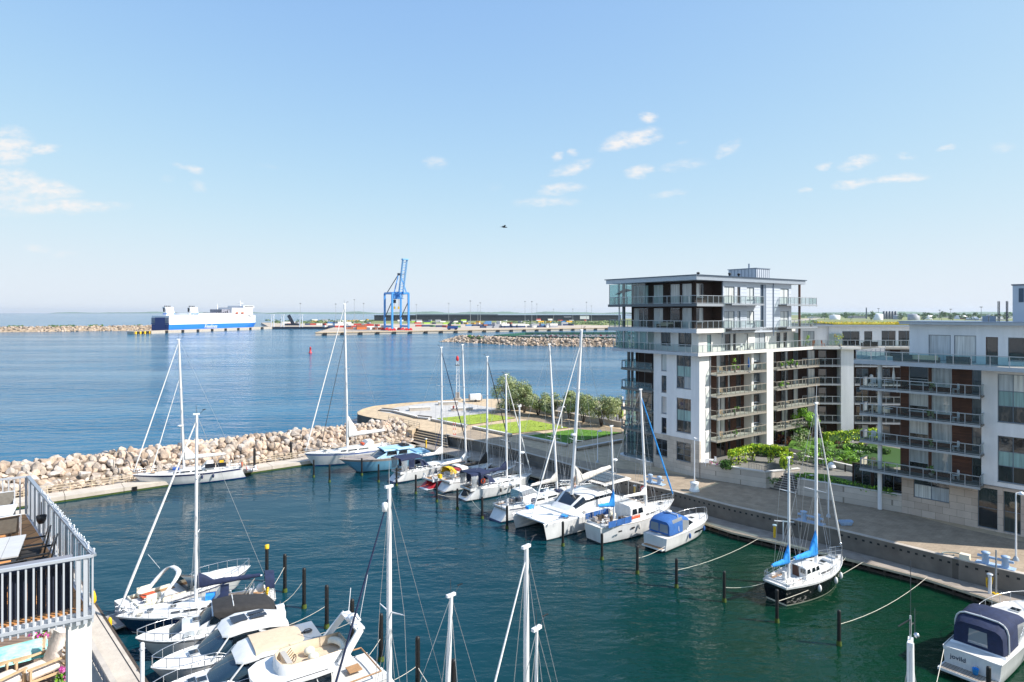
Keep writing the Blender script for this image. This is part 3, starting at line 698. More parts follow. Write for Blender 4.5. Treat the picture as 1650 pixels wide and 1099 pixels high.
mat('skin', '#c48f72', .6); mat('shirt_red', '#b3413a', .8); mat('shirt_white', '#d9d7d2', .8); mat('trousers', '#2b3346', .8); mat('hair', '#33241b', .9)
SJ = [(0, 0, .5), (0, .02, .72), (0, .03, .95), (0, .02, 1.1), (0, 0, 1.28), (.17, .02, .95), (.24, -.08, .72), (.2, -.3, .6), (-.17, .02, .95), (-.24, -.08, .72), (-.2, -.3, .6), (.1, -.05, .48), (.12, -.45, .5), (.12, -.5, .1), (.12, -.62, .05), (-.1, -.05, .48), (-.12, -.45, .5), (-.12, -.5, .1), (-.12, -.62, .05)]
SE = [(0, 1), (1, 2), (2, 3), (3, 4), (2, 5), (5, 6), (6, 7), (2, 8), (8, 9), (9, 10), (0, 11), (11, 12), (12, 13), (13, 14), (0, 15), (15, 16), (16, 17), (17, 18)]
SR = [(.15, .12), (.15, .11), (.16, .11), (.055, .055), (.1, .115), (.06, .06), (.045, .045), (.03, .03), (.06, .06), (.045, .045), (.03, .03), (.085, .085), (.065, .065), (.045, .045), (.04, .04), (.085, .085), (.065, .065), (.045, .045), (.04, .04)]
def band(c): return 4 if c.z > 1.3 else 0 if c.z > 1.06 else 2 if (c.z < .6 and c.y < .2) and c.z > .12 and abs(c.x) < .19 else 1 if c.z > .55 and abs(c.x) < .22 else 0 if c.z > .5 else 3
skin_person('person', 'person in a red top sitting on the left end of the plaza block', at(731, 663.2, G) + Vector((0, -.2, .18)), R(-20), SJ, SE, SR, (band, ['skin', 'shirt_red', 'trousers', 'rubber', 'hair']))
skin_person('person', 'person in a white top sitting beside the person in red', at(736, 663.2, G) + Vector((0, -.2, .18)), R(10), SJ, SE, SR, (band, ['skin', 'shirt_white', 'trousers', 'rubber', 'hair']))
# yellow service post, mooring things on the walkways
def pedestal(loc, lab, m='yellow', h=1.4, hose=False, rz=0):
    t = thing('service_pedestal', lab, 'service pedestal', loc, rz, 'shore power pedestals'); mb = MB()
    mb.tube((0, 0, 0), (0, 0, h), .13, n=10, m=m); mb.build('post', t); mb = MB(); mb.lathe((0, 0, h), [(.2, 0), (.22, .05), (.2, .12), (0, .15)], 'lamp_white', 10); mb.build('cap', t)
    if hose:
        mb = MB(); rg = random.Random(2)
        for k in range(9):
            a = rg.uniform(-.3, .3); mb.path([(math.cos(a + i * .5) * (.2 + .01 * k), math.sin(a + i * .5) * .18, h - .2 - abs(math.sin(i * .52)) * (.55 + .05 * k)) for i in range(7)], .03, 'yellow', 4)
        tag(mb.build('hose', None, loc), 'yellow hose hung in loops on the post by the blue canopied cruiser', 'hose')
pedestal(at(686.5, 721, .7), 'yellow post on the walkway in front of the broad steps')
pedestal(at(1023, 800, .7), 'yellow post behind the catamaran by the quay wall', h=1.3)
pedestal(at(1595, 956, .7), 'white capped post on the walkway carrying a yellow hose', 'lamp_white', 1.5, True)
pedestal(at(1248, 866, .7), 'yellowish post on the walkway by the black ketch', 'yellow', 1.2)
# ---------------------------------------------------------------- apartment buildings
class Face:
    """a facade: s runs to the right as seen from outside or along the wall, o outwards, z up"""
    def __init__(f, kind, off=0, s0=0): f.k = kind; f.off = off; f.s0 = s0
    def P(f, s, o, z):
        o = o + f.off
        return {'R': (s, -o, z), 'L': (-o, s, z), 'C': (-o, -s, z)}[f.k]
    def bx(f, mb, s0, s1, o0, o1, z0, z1, m):
        a, b = f.P(s0, o0, z0), f.P(s1, o1, z1)
        mb.bx(min(a[0], b[0]), max(a[0], b[0]), min(a[1], b[1]), max(a[1], b[1]), z0, z1, m)
    def quad(f, mb, s0, s1, o, z0, z1, m): mb.poly([f.P(s0, o, z0), f.P(s1, o, z0), f.P(s1, o, z1), f.P(s0, o, z1)], m)
    def wall(f, mb, s0, s1, z0, z1, o, m, holes=(), d=.14):
        S_ = sorted({s0, s1, *[h[0] for h in holes], *[h[1] for h in holes]}); Z = sorted({z0, z1, *[h[2] for h in holes], *[h[3] for h in holes]})
        S_ = [x for x in S_ if s0 <= x <= s1]; Z = [x for x in Z if z0 <= x <= z1]
        for a, b in zip(S_, S_[1:]):
            for c, e in zip(Z, Z[1:]):
                cs, cz = (a + b) / 2, (c + e) / 2
                if any(h[0] < cs < h[1] and h[2] < cz < h[3] for h in holes): continue
                f.quad(mb, a, b, o, c, e, m)
        for h in holes:
            for (sa, za, sb, zb) in ((h[0], h[2], h[1], h[2]), (h[1], h[2], h[1], h[3]), (h[1], h[3], h[0], h[3]), (h[0], h[3], h[0], h[2])):
                mb.poly([f.P(sa, o, za), f.P(sb, o, zb), f.P(sb, o - d, zb), f.P(sa, o - d, za)], m)
    def window(f, par, s0, s1, z0, z1, o, cols=1, rows=1, pane='pane', fr='frame', rm=None, t=.06, name='window'):
        mb = MB(); 
        f.bx(mb, s0, s0 + t, o - .05, o + .03, z0, z1, fr); f.bx(mb, s1 - t, s1, o - .05, o + .03, z0, z1, fr)
        f.bx(mb, s0 + t, s1 - t, o - .05, o + .031, z0, z0 + t, fr); f.bx(mb, s0 + t, s1 - t, o - .05, o + .031, z1 - t, z1, fr)
        for c in range(1, cols): q = s0 + (s1 - s0) * c / cols; f.bx(mb, q - t / 2, q + t / 2, o - .05, o + .028, z0 + t, z1 - t, fr)
        zs = rm or [(z0 + (z1 - z0) * r / rows) for r in range(1, rows)]
        zs = [x if isinstance(x, (int, float)) else x[0] for x in zs]
        for q in zs: f.bx(mb, s0 + t, s1 - t, o - .05, o + .026, q - t / 2, q + t / 2, fr)
        f.bx(mb, s0 - .02, s1 + .02, o - .02, o + .17, z0 - .05, z0 - .003, fr)
        w_ = mb.build(name, par)
        pm = pane if isinstance(pane, (list, tuple)) else [pane] * (len(zs) + 1)
        lim = [z0, *zs, z1]
        for i, (a, b) in enumerate(zip(lim, lim[1:])):
            for c in range(cols):
                mb = MB(); f.quad(mb, s0 + (s1 - s0) * c / cols, s0 + (s1 - s0) * (c + 1) / cols, o - .012, a, b, pm[i]); mb.build('pane', w_)
        return w_
    def wins(f, wallmb, par, o, m, s0, s1, z0, z1, specs, d=.14):
        """one wall with its windows; specs: (s0, s1, z0, z1, kwargs)"""
        f.wall(wallmb, s0, s1, z0, z1, o, m, [q[:4] for q in specs], d)
        for q in specs: f.window(par, *q[:4], o - d + .03, **(q[4] if len(q) > 4 else {}))
def railing(mb, gl, pts, h=1.05, sp=1.15, m='rail', g='rail_glass'):
    P = [Vector(p) for p in pts]
    for a, b in zip(P, P[1:]):
        L = (b - a).length; n_ = max(1, round(L / sp)); d = (b - a).normalized()
        for i in range(n_ + 1):
            q = a.lerp(b, i / n_); mb.beam(q - Vector((0, 0, .25)), q + Vector((0, 0, h)), .06, .06, m, d)
        mb.beam(a + Vector((0, 0, h)), b + Vector((0, 0, h)), .09, .07, m)
        mb.beam(a + Vector((0, 0, .12)), b + Vector((0, 0, .12)), .035, .035, m)
        if gl is not None:
            for i in range(n_):
                p, q = a.lerp(b, (i + .04) / n_), a.lerp(b, (i + .96) / n_)
                gl.poly([p + Vector((0, 0, .16)), q + Vector((0, 0, .16)), q + Vector((0, 0, h - .06)), p + Vector((0, 0, h - .06))], g)
def balcony(par, f, s0, s1, o0, o1, z, ends='lr', m='slab', th=.15, sp=1.15, rm='rail', g='rail_glass', rib=True, label=None):
    mb = MB(); f.bx(mb, s0, s1, o0, o1, z - th, z, m); f.bx(mb, s0, s1, o1 + .001, o1 + .05, z - th - .03, z + .03, rm)
    b = mb.build('balcony', par, label=label)
    r = MB(); gl = MB(); e = .06; pts = []
    if 'l' in ends: pts.append(f.P(s0 + e, o0 + .1, z))
    pts += [f.P(s0 + e, o1 - e, z), f.P(s1 - e, o1 - e, z)]
    if 'r' in ends: pts.append(f.P(s1 - e, o0 + .1, z))
    railing(r, gl, pts, sp=sp, m=rm, g=g); r.build('railing', b); gl.build('glass_panel', b)
    return b
UA = Vector((-.5875, .8092, 0)); VA = Vector((.8092, .5875, 0)); A0 = at(1127, 770, G)
RA = math.atan2(VA.y, VA.x)
bA = thing('apartment_building', 'white apartment block with dark brick recesses, stacked balconies and grey metal penthouse floors', 'building', A0, RA)
LV = [4.6, 7.5, 10.4, 13.25]; T5 = 16.1; T6 = 19.2; T7 = 22.5; RT = 26.2
Lf, Rf = Face('L'), Face('R')
rg = random.Random(21)
# --- white walls of the waterside front
mb = MB()
tw = dict(cols=2, pane=['pane', 'pane_teal', 'pane'])
specs = [(1.36, 3.72, 11.3, 15.75, dict(cols=2, rm=[12.86, 14.26], pane=['pane', 'pane_teal', 'pane'])), (1.36, 3.72, 5.47, 9.99, dict(cols=2, rm=[7.03, 8.43], pane=['pane_dark', 'pane_teal', 'pane']))]
specs += [(5.45, 6.35, a, b, {}) for a, b in ((13.4, 15.7), (10.46, 12.75), (7.57, 9.86), (4.85, 7.0))]
Lf.wins(mb, bA, 0, 'plaster', 0, 7.74, 4.7, 15.8, specs)
Lf.quad(mb, 7.74, 7.741, -.5, 4.7, 15.8, 'plaster'); mb.poly([(0, 7.74, 0), (1.9, 7.74, 0), (1.9, 7.74, 15.8), (0, 7.74, 15.8)], 'plaster')
# white strip right of the corner, pilasters
Rf.wins(mb, bA, 0, 'plaster_warm', 0, 2.06, 0, 15.8, [])
mb.poly([(2.06, 0, 0), (2.06, 1.2, 0), (2.06, 1.2, 15.8), (2.06, 0, 15.8)], 'plaster_warm')
mb.build('white_wall', bA)
for q in ((11.4, 11.9, -1.25, .0), (13.9, 15.5, -1.25, .75)): mb = MB(); Rf.bx(mb, *q, 1.7, 15.79, 'plaster_warm'); mb.build('pilaster', bA)
mb = MB()
gs = [(1.36, 3.72, 1.7, 4.16, dict(cols=2, rm=[2.5, 3.3], pane='pane_shop')), (5.3, 7.3, 1.7, 4.0, dict(cols=2, rm=[2.6], pane='pane_dark'))]
Lf.wins(mb, bA, .03, 'stone', 0, 7.74, -.1, 4.7, gs)
mb.poly([(-.03, 0, -.1), (.3, -.004, -.1), (.3, -.004, 4.7), (-.03, 0, 4.7)], 'stone')
mb.build('stone_plinth', bA)
# dark brick recess behind the balconies of the courtyard side
mb, mb2, mb3 = MB(), MB(), MB()
zl = [1.7] + LV
for k, z in enumerate(zl):
    zt = (zl + [15.8])[k + 1]; h = zt - z
    sp_ = [(2.25, 3.2, z + .05, z + 2.25, dict(pane='pane_teal' if k % 2 else 'pane')), (5.2, 7.2, z + .05, z + 2.3, dict(cols=2, pane='pane')), (7.7, 8.3, z + .05, z + 2.3, dict(pane='pane')), (9.6, 10.7, z + .75, z + 2.2, dict(pane='pane'))]
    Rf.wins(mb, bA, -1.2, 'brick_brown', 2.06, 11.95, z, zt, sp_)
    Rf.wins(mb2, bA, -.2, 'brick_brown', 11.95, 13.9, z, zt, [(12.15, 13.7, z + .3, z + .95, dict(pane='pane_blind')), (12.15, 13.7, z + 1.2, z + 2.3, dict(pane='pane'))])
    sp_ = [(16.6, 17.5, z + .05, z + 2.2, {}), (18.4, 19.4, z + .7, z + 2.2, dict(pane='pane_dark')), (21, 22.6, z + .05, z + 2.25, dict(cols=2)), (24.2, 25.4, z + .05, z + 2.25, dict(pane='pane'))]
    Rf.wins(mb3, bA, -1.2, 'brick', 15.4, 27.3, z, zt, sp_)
mb.build('brick_wall', bA)
for k, z in enumerate(LV):
    balcony(bA, Rf, 2.15, 13.3, -1.2, 1.1, z, 'lr', 'slab', sp=.98, rm='rail_warm')
    balcony(bA, Rf, 15.9, 27.3, -1.2, 1.1, z, 'l', 'slab', sp=.98, rm='rail_warm')
    mb = MB(); Rf.bx(mb, 2.35, 2.43, 1.2, 1.28, z - 2.6, z - .21, 'rail') if k else None
    if k: mb.build('balcony_post', bA)
mb = MB()
for s_ in (18.0, 24.0): Rf.bx(mb, s_, s_ + .12, 1.0, 1.12, 1.7, 15.8, 'rail_dark')
mb.build('steel_column', bA)
# --- level 5: white setback storey on the big terrace slab
mb = MB()
mb.bx(-1.0, 27.3, -.55, 14.7, T5 - .32, T5, 'slab'); mb.build('terrace_slab', bA)
mb = MB(); mb.bx(-1.06, 26.2, -.62, -.551, T5 - .36, T5 + .06, 'plaster_warm'); mb.bx(-1.07, -1.001, -.62, 14.75, T5 - .36, T5 + .06, 'fascia'); mb.build('slab_edge', bA)
r, gl = MB(), MB(); railing(r, gl, [(-.9, 14.6, T5), (-.9, -.45, T5), (27.2, -.45, T5)], sp=1.0, g='rail_glass'); r.build('railing', bA); gl.build('glass_panel', bA)
mb = MB()
Lf.wins(mb, bA, -.55, 'plaster', .55, 8.2, T5, T6 - .3, [(1.7, 3.9, T5 + .75, T5 + 2.6, dict(cols=2, pane='pane_dark')), (5.2, 6.9, T5 + .75, T5 + 2.6, dict(cols=2, pane='pane_dark'))])
Rf.wins(mb, bA, -.55, 'plaster_warm', .55, 23.4, T5, T6 - .3, [(2.3, 3.2, T5 + .05, T5 + 2.3, dict(pane='pane_teal')), (5.2, 7.4, T5 + .05, T5 + 2.35, dict(cols=2)), (7.9, 8.6, T5 + .05, T5 + 2.35, {}), (10.4, 11.4, T5 + .05, T5 + 2.3, dict(pane='pane_blind')), (13.0, 15.6, T5 + .05, T5 + 2.35, dict(cols=2, pane='pane_blind')), (18.4, 19.4, T5 + .05, T5 + 2.3, dict(pane='pane_dark')), (20.2, 21.2, T5 + .05, T5 + 2.3, dict(pane='pane_dark'))])
mb.build('setback_wall', bA)
mb = MB(); Rf.bx(mb, 23.0, 23.06, -3.5, .1, T5, T5 + 2.2, 'screen_glass'); Rf.bx(mb, 23.06, 27.1, -3.0, -2.94, T5, T5 + 2.1, 'screen_glass'); mb.build('terrace_screen', bA)
# winter garden at the far corner of level 5
mb = MB(); gl = MB()
for s_ in (8.4, 9.9, 11.4, 12.9, 14.4): Lf.bx(mb, s_ - .05, s_ + .05, .5, .6, T5, T6 - .3, 'frame_white')
mb.build('mullion', bA); Lf.quad(gl, 8.4, 14.4, .55, T5 + .05, T6 - .32, 'bay_glass'); gl.poly([(-.55, 14.4, T5), (3, 14.4, T5), (3, 14.4, T6 - .32), (-.55, 14.4, T6 - .32)], 'bay_glass'); gl.build('winter_garden_glass', bA)
mb = MB()
for s_ in (9.2, 10.9, 12.6, 13.9): 
    for k in range(5): Lf.bx(mb, s_ - .28 + k * .11, s_ - .22 + k * .11, .30 + .05 * (k % 2), .36 + .05 * (k % 2), T5 + .05, T6 - .5, 'canvas_white')
mb.build('curtain', bA)
# --- levels 6 and 7
mb = MB()
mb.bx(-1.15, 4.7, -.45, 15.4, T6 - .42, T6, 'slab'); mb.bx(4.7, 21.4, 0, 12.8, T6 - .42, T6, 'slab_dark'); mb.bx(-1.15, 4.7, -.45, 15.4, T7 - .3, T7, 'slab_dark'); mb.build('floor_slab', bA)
mb = MB(); mb.bx(-1.22, -1.151, -.52, 15.45, T6 - .5, T6 + .04, 'fascia'); mb.bx(-1.22, 4.7, -.52, -.451, T6 - .5, T6 + .04, 'plaster_warm'); mb.bx(-1.22, -1.151, -.52, 15.45, T7 - .34, T7 + .03, 'rail_dark'); mb.bx(-1.22, 4.7, -.52, -.451, T7 - .34, T7 + .03, 'rail'); mb.build('slab_trim', bA)
mb = MB(); 
for z, zt in ((T6, T7 - .3), (T7, RT - .75)):
    hi = zt - .25
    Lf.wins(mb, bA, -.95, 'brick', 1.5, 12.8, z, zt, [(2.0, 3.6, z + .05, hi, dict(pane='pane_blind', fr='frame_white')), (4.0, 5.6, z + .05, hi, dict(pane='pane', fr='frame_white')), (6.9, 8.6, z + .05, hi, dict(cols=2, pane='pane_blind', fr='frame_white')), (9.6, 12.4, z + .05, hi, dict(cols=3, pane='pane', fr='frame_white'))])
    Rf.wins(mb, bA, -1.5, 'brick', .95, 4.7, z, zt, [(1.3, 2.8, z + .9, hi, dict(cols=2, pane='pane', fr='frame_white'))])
    mb.poly([(.95, 12.8, z), (6, 12.8, z), (6, 12.8, zt), (.95, 12.8, zt)], 'brick')
    mb.poly([(4.7, 0, z), (4.7, 1.5, z), (4.7, 1.5, zt), (4.7, 0, zt)], 'brick')
mb.build('penthouse_brick_wall', bA)
for z in (T6, T7):
    r, gl = MB(), MB(); railing(r, gl, [(.9, 15.3, z), (-1.05, 15.3, z), (-1.05, -.38, z), (4.6, -.38, z)], sp=1.25); b = r.build('railing', bA); gl.build('glass_panel', b)
mb = MB(); gl = MB()
for s_ in (8.3, 10.0, 11.8, 13.5, 15.25): Lf.bx(mb, s_ - .03, s_ + .03, 1.06, 1.12, T7, RT - .75, 'rail_dark')
mb.build('glazing_post', bA); Lf.quad(gl, 8.3, 15.25, 1.09, T7 + .05, RT - .78, 'bay_glass'); gl.poly([(-1.09, 15.28, T7), (4.0, 15.28, T7), (4.0, 15.28, RT - .78), (-1.09, 15.28, RT - .78)], 'bay_glass'); gl.build('balcony_glazing', bA)
mb = MB(); Lf.bx(mb, 12.9, 13.25, .2, .5, T5, RT - .75, 'rail_dark'); Lf.bx(mb, 13.6, 13.75, .6, .75, T6, RT - .75, 'frame_white'); mb.build('column', bA)
# metal clad part
mb = MB(); zb = T6 - .65; cl = []
for z, zt in ((T6, T7), (T7, RT)):
    hi = z + 2.35
    cl += [(5.2, 7.5, z + .05, hi, dict(cols=2, pane='pane_blind')), (8.1, 8.8, z + .05, hi, dict(pane='pane')), (10.3, 12.0, z + .6, hi, dict(cols=2, pane='pane_blind')), (18.5, 20.7, z + .05, hi, dict(cols=2, pane='pane_blind'))]
f2 = cl + [(13.5, 14.9, T6 + .1, RT - .9)]
Rf.wall(mb, 4.7, 21.4, zb, RT - .1, 0, 'cladding', [q[:4] for q in f2], .14)
for q in cl: Rf.window(bA, *q[:4], -.11, **q[4])
Rf.quad(mb, 13.5, 14.9, -.14, T6 + .1, RT - .9, 'zinc_dark'); Rf.bx(mb, 14.3, 14.85, -.13, -.04, T6 + .12, RT - .95, 'zinc')
for k in range(1, 15): 
    z = zb + k * .5
    for a, b in ((4.72, 5.1), (7.6, 8.0), (8.9, 10.2), (12.1, 13.4), (15.0, 18.4), (20.8, 21.38)): Rf.bx(mb, a, b, .001, .012, z, z + .025, 'zinc')
mb.poly([(21.4, 0, zb), (21.4, 12.8, zb), (21.4, 12.8, RT - .1), (21.4, 0, RT - .1)], 'cladding'); mb.poly([(4.7, 0, zb), (21.4, 0, zb), (21.4, .9, zb), (4.7, .9, zb)], 'slab_dark')
mb.poly([(4.7, 0, zb), (4.7, 1, zb), (4.7, 1, T6), (4.7, 0, T6)], 'cladding'); mb.build('metal_cladding', bA)
for z in (T6, T7):
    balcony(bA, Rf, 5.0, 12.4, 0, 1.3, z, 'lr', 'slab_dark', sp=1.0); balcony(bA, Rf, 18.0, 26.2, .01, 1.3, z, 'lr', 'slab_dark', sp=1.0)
mb = MB(); Rf.bx(mb, 22.9, 23.15, .2, .45, T5, RT - .35, 'bronze_door'); mb.build('balcony_column', bA)
mb = MB(); [Rf.bx(mb, s_, s_ + .1, .02, .12, T6 - 1.2, RT - .3, 'zinc') for s_ in (4.72, 16.6)]; Rf.bx(mb, 2.1, 2.2, .02, .12, 1.5, 15.6, 'rail'); Rf.bx(mb, 15.2, 15.3, .03, .12, 1.5, 15.6, 'rail'); mb.build('drainpipe', bA)
# body behind the walls, roof
mb = MB(); mb.bx(1.9, 27.3, 1.5, 12.6, 0, T5 - .33, 'brick'); mb.bx(1.5, 21.3, 1.9, 12.5, T5 + .01, RT - .76, 'plaster'); mb.build('inner_wall', bA)
mb = MB(); zr = RT - .1
mb.prism([(-1.35, -.6), (24.2, -.6), (24.2, .9), (21.6, 2.5), (21.6, 15.7), (-1.35, 15.7)], RT - .66, RT - .1, 'fascia', 'roofing', True); mb.prism([(-1.5, -.75), (24.4, -.75), (24.4, 1.0), (21.8, 2.6), (21.8, 15.9), (-1.5, 15.9)], RT - .099, RT + .02, 'zinc_dark', 'roofing', True)
ro = mb.build('roof', bA)
mb = MB(); mb.bx(16.5, 19.9, 2.6, 7.4, RT, RT + 1.65, 'cladding'); [mb.bx(16.44, 16.5, 2.7 + k * .6, 2.76 + k * .6, RT, RT + 1.64, 'zinc') for k in range(8)]; [mb.bx(16.7 + k * .5, 16.75 + k * .5, 2.54, 2.6, RT, RT + 1.64, 'zinc') for k in range(7)]; mb.bx(16.38, 20.0, 2.5, 7.5, RT + 1.651, RT + 1.75, 'zinc')
mb.tube((17.5, 4.5, RT + 1.7), (17.5, 4.5, RT + 2.5), .12, n=8, m='zinc'); mb.build('plant_room', ro)
for x, y in ((3.6, 3), (8.5, 1.5), (10.6, 1.5)): mb = MB(); mb.lathe((x, y, RT), [(.1, 0), (.1, .4), (.22, .42), (.22, .6), (0, .68)], 'dark', 8); mb.build('vent', ro)
# --- glazed corner with curved balconies (far end of the waterside front)
mb = MB()
for k, z in enumerate([0] + LV):
    zt = (LV + [15.8])[k]
    Lf.wins(mb, bA, -1.8, 'brick', 7.75, 12.8, z, zt, [(8.2, 9.6, z + .1, min(zt - .3, z + 2.5), dict(cols=2, pane='pane_dark')), (9.9, 12.3, z + .1, min(zt - .3, z + 2.5), dict(cols=2, pane='pane'))])
    mb.poly([(1.8, 12.8, z), (6, 12.8, z), (6, 12.8, zt), (1.8, 12.8, zt)], 'brick')
mb.build('bay_wall', bA)
def bay(o1, e=14.7, n=6):                               # plan of the rounded corner
    pts = [(-o1, 7.9)]; r_ = 1.6
    for i in range(n + 1): a = math.pi * .5 * i / n; pts.append((-o1 + r_ - r_ * math.cos(a), e - r_ + r_ * math.sin(a)))
    pts.append((4.5, e)); return pts
for k, z in enumerate(LV):
    pl = bay(.25); mb = MB(); mb.prism(pl + [(4.5, 12.8), (1.8, 12.8), (1.8, 7.9)], z - .24, z, 'slab_dark', 'slab', True); b = mb.build('balcony', bA)
    r, gl = MB(), MB(); q = bay(.17, 14.6, 4); railing(r, gl, [(x, y, z) for x, y in q], sp=1.2, m='rail_dark', g='bay_glass'); r.build('railing', b); gl.build('glass_panel', b)
for z0, z1 in ((7.5, 10.1), (4.6, 7.2), (10.4, 13.0)):                          # glazed-in balconies
    pl = bay(.12, 14.55, 5); gl = MB(); a = 1.1 if z0 > 5 else 1.1
    for p, q in zip(pl, pl[1:]): gl.poly([(*p, z0 + a), (*q, z0 + a), (*q, z1), (*p, z1)], 'bay_glass')
    if z0 != 10.4: gl.build('balcony_glazing', bA)
pl = bay(.0, 14.3, 6); gl = MB(); mb = MB(); st = MB()
for p, q in zip(pl, pl[1:]):
    gl.poly([(*p, .9), (*q, .9), (*q, 4.3), (*p, 4.3)], 'bay_glass'); mb.beam((*p, .4), (*p, 4.35), .07, .07, 'rail_dark', (1, 0, 0)); mb.beam((*p, 1.5), (*q, 1.5), .06, .06, 'rail_dark'); mb.beam((*p, .95), (*q, .95), .08, .08, 'rail_dark')
st.prism(bay(.35, 14.8, 6) + [(4.5, 12.9), (1.75, 12.9), (1.75, 7.78), (-.35, 7.78)], -.2, .55, 'stone', 'granite_white'); st.build('bay_plinth', bA)
gl.build('bay_window', bA); mb.build('bay_frame', bA)
mb = MB(); [mb.bx(x - .15, x + .15, y - .15, y + .15, .55, 15.78, 'rail_dark') for x, y in ((1.2, 12.9), (1.5, 13.9))]; mb.build('bay_column', bA)
# ---------------------------------------------------------------- recessed wing across the courtyard
P0 = A0 + VA * 27.25 + UA * 1.2; W0 = Vector((P0.x, P0.y, G)); rW = math.atan2(-.10, 1)
bW = thing('courtyard_wing', 'recessed dark wing across the courtyard with balconies and a wide white pillar', 'building', W0, rW); Wf = Face('R')
mb, mb2 = MB(), MB()
for k, z in enumerate(zl):
    zt = (zl + [15.8])[k + 1]
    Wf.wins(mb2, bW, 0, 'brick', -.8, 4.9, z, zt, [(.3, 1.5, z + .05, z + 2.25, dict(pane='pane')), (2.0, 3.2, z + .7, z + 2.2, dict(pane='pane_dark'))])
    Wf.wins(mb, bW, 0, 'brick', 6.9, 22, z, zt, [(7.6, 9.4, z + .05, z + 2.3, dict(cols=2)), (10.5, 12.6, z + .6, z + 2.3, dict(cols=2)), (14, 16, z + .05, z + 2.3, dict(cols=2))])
mb.build('brick_wall', bW); mb2.build('brick_wall', bW)
mb = MB(); Wf.bx(mb, 4.75, 6.6, .01, 1.55, 1.7, 15.79, 'plaster'); mb.build('white_pillar', bW)
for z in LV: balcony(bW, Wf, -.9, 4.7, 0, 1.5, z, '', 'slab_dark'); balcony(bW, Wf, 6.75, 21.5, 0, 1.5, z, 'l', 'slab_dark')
mb = MB(); mb.bx(-1.2, 22, -1.9, 10, T5 - .3, T5, 'slab'); mb.bx(-1.2, 4.65, -1.98, -1.901, T5 - .34, T5 + .04, 'plaster_warm'); mb.bx(4.6, 7.4, -2.25, -1.9, T5 - .33, T5 + .02, 'plaster_warm'); mb.build('terrace_slab', bW)
r, gl = MB(), MB(); railing(r, gl, [(-.9, -1.8, T5), (22, -1.8, T5)], sp=1.1); r.build('railing', bW); gl.build('glass_panel', bW)
mb = MB(); Wf.wins(mb, bW, -2.2, 'plaster', -6, 22, T5, 19.15, [(.4, 2.2, T5 + .05, T5 + 2.3, dict(cols=2)), (6.4, 9.0, T5 + .05, T5 + 2.3, dict(cols=2, pane='pane_dark')), (9.7, 10.9, T5 + .05, T5 + 2.3, dict(pane='pane_dark', fr='bronze_door')), (12.3, 14.4, T5 + .05, T5 + 2.4, dict(cols=2, pane='pane_dark')), (14.8, 17.2, T5 + .05, T5 + 2.4, dict(cols=2, pane='pane_dark'))]); mb.build('setback_wall', bW)
mb = MB(); mb.bx(-6, 22, 2.4, 9.8, T5, 19.0, 'plaster'); mb.build('inner_wall', bW)
mb = MB(); mb.bx(-6, 22.3, 1.6, 10.3, 19.16, 19.42, 'fascia'); mb.bx(-5.9, 4.8, 1.7, 10.2, 19.425, 19.5, 'roofing'); mb.bx(4.82, 22.2, 1.72, 10.2, 19.425, 19.62, 'sedum'); ro = mb.build('roof', bW)
mb = MB(); rgs = random.Random(4); box_leaves(mb, 4.9, 21.5, 1.8, 10, 19.6, 19.7, 1500, .09, ['sedum', 'leaf_lime2', 'yellow'], rgs); o = mb.build('sedum_plants', ro); o['kind'] = 'stuff'
mb = MB(); mb.bx(-4.2, -1.2, 5, 8, 19.51, 20.6, 'zinc'); mb.prism([(-4.5, 4.8), (-.9, 4.8), (-.9, 8.2), (-4.5, 8.2)], 20.6, 20.75, 'roofing'); mb.build('plant_room', ro)
mb = MB(); mb.tube((-2.6, 6, 20.7), (-2.6, 6, 21.6), .25, n=8, m='zinc_dark'); mb.build('vent', ro)
mb = MB(); Wf.bx(mb, 4.2, 4.3, -2.0, -1.9, T5, 19.1, 'rail'); Wf.bx(mb, 4.3, 6.2, -1.95, -1.9, T5 + .1, T5 + 1.9, 'screen_glass'); mb.build('terrace_screen', bW)
# ---------------------------------------------------------------- right-hand block
UC = Vector((-.684, .7295, 0)); VC = Vector((.7295, .684, 0)); C0 = at(1453, 826, G)
bC = thing('apartment_building', 'nearer apartment block at the right with brown timber walls above a stone ground floor', 'building', C0, math.atan2(VC.y, VC.x))
Cf = Face('C'); LC = [4.4, 7.45, 10.4, 13.2]
mb = MB(); E = 17.0
Cf.wins(mb, bC, 0, 'plaster', 7.0, E, 4.45, 16, [(8.3, 10.7, 10.75, 15.4, dict(cols=2, rm=[12.3, 13.75], pane=['pane_dark', 'pane_teal', 'pane_blind'])), (8.3, 10.7, 4.95, 9.4, dict(cols=2, rm=[6.5, 7.9], pane=['pane_dark', 'pane_teal', 'pane_dark'])), (13.5, 16.5, 10.75, 15.4, dict(cols=2, rm=[12.3, 13.75], pane=['pane', 'pane_teal', 'pane']))])
mb.build('white_wall', bC)
mb = MB(); tiles('timber_wall', '#6f4633', '#593728', '#33211a', 3, .14, .012, .7, var=.25)
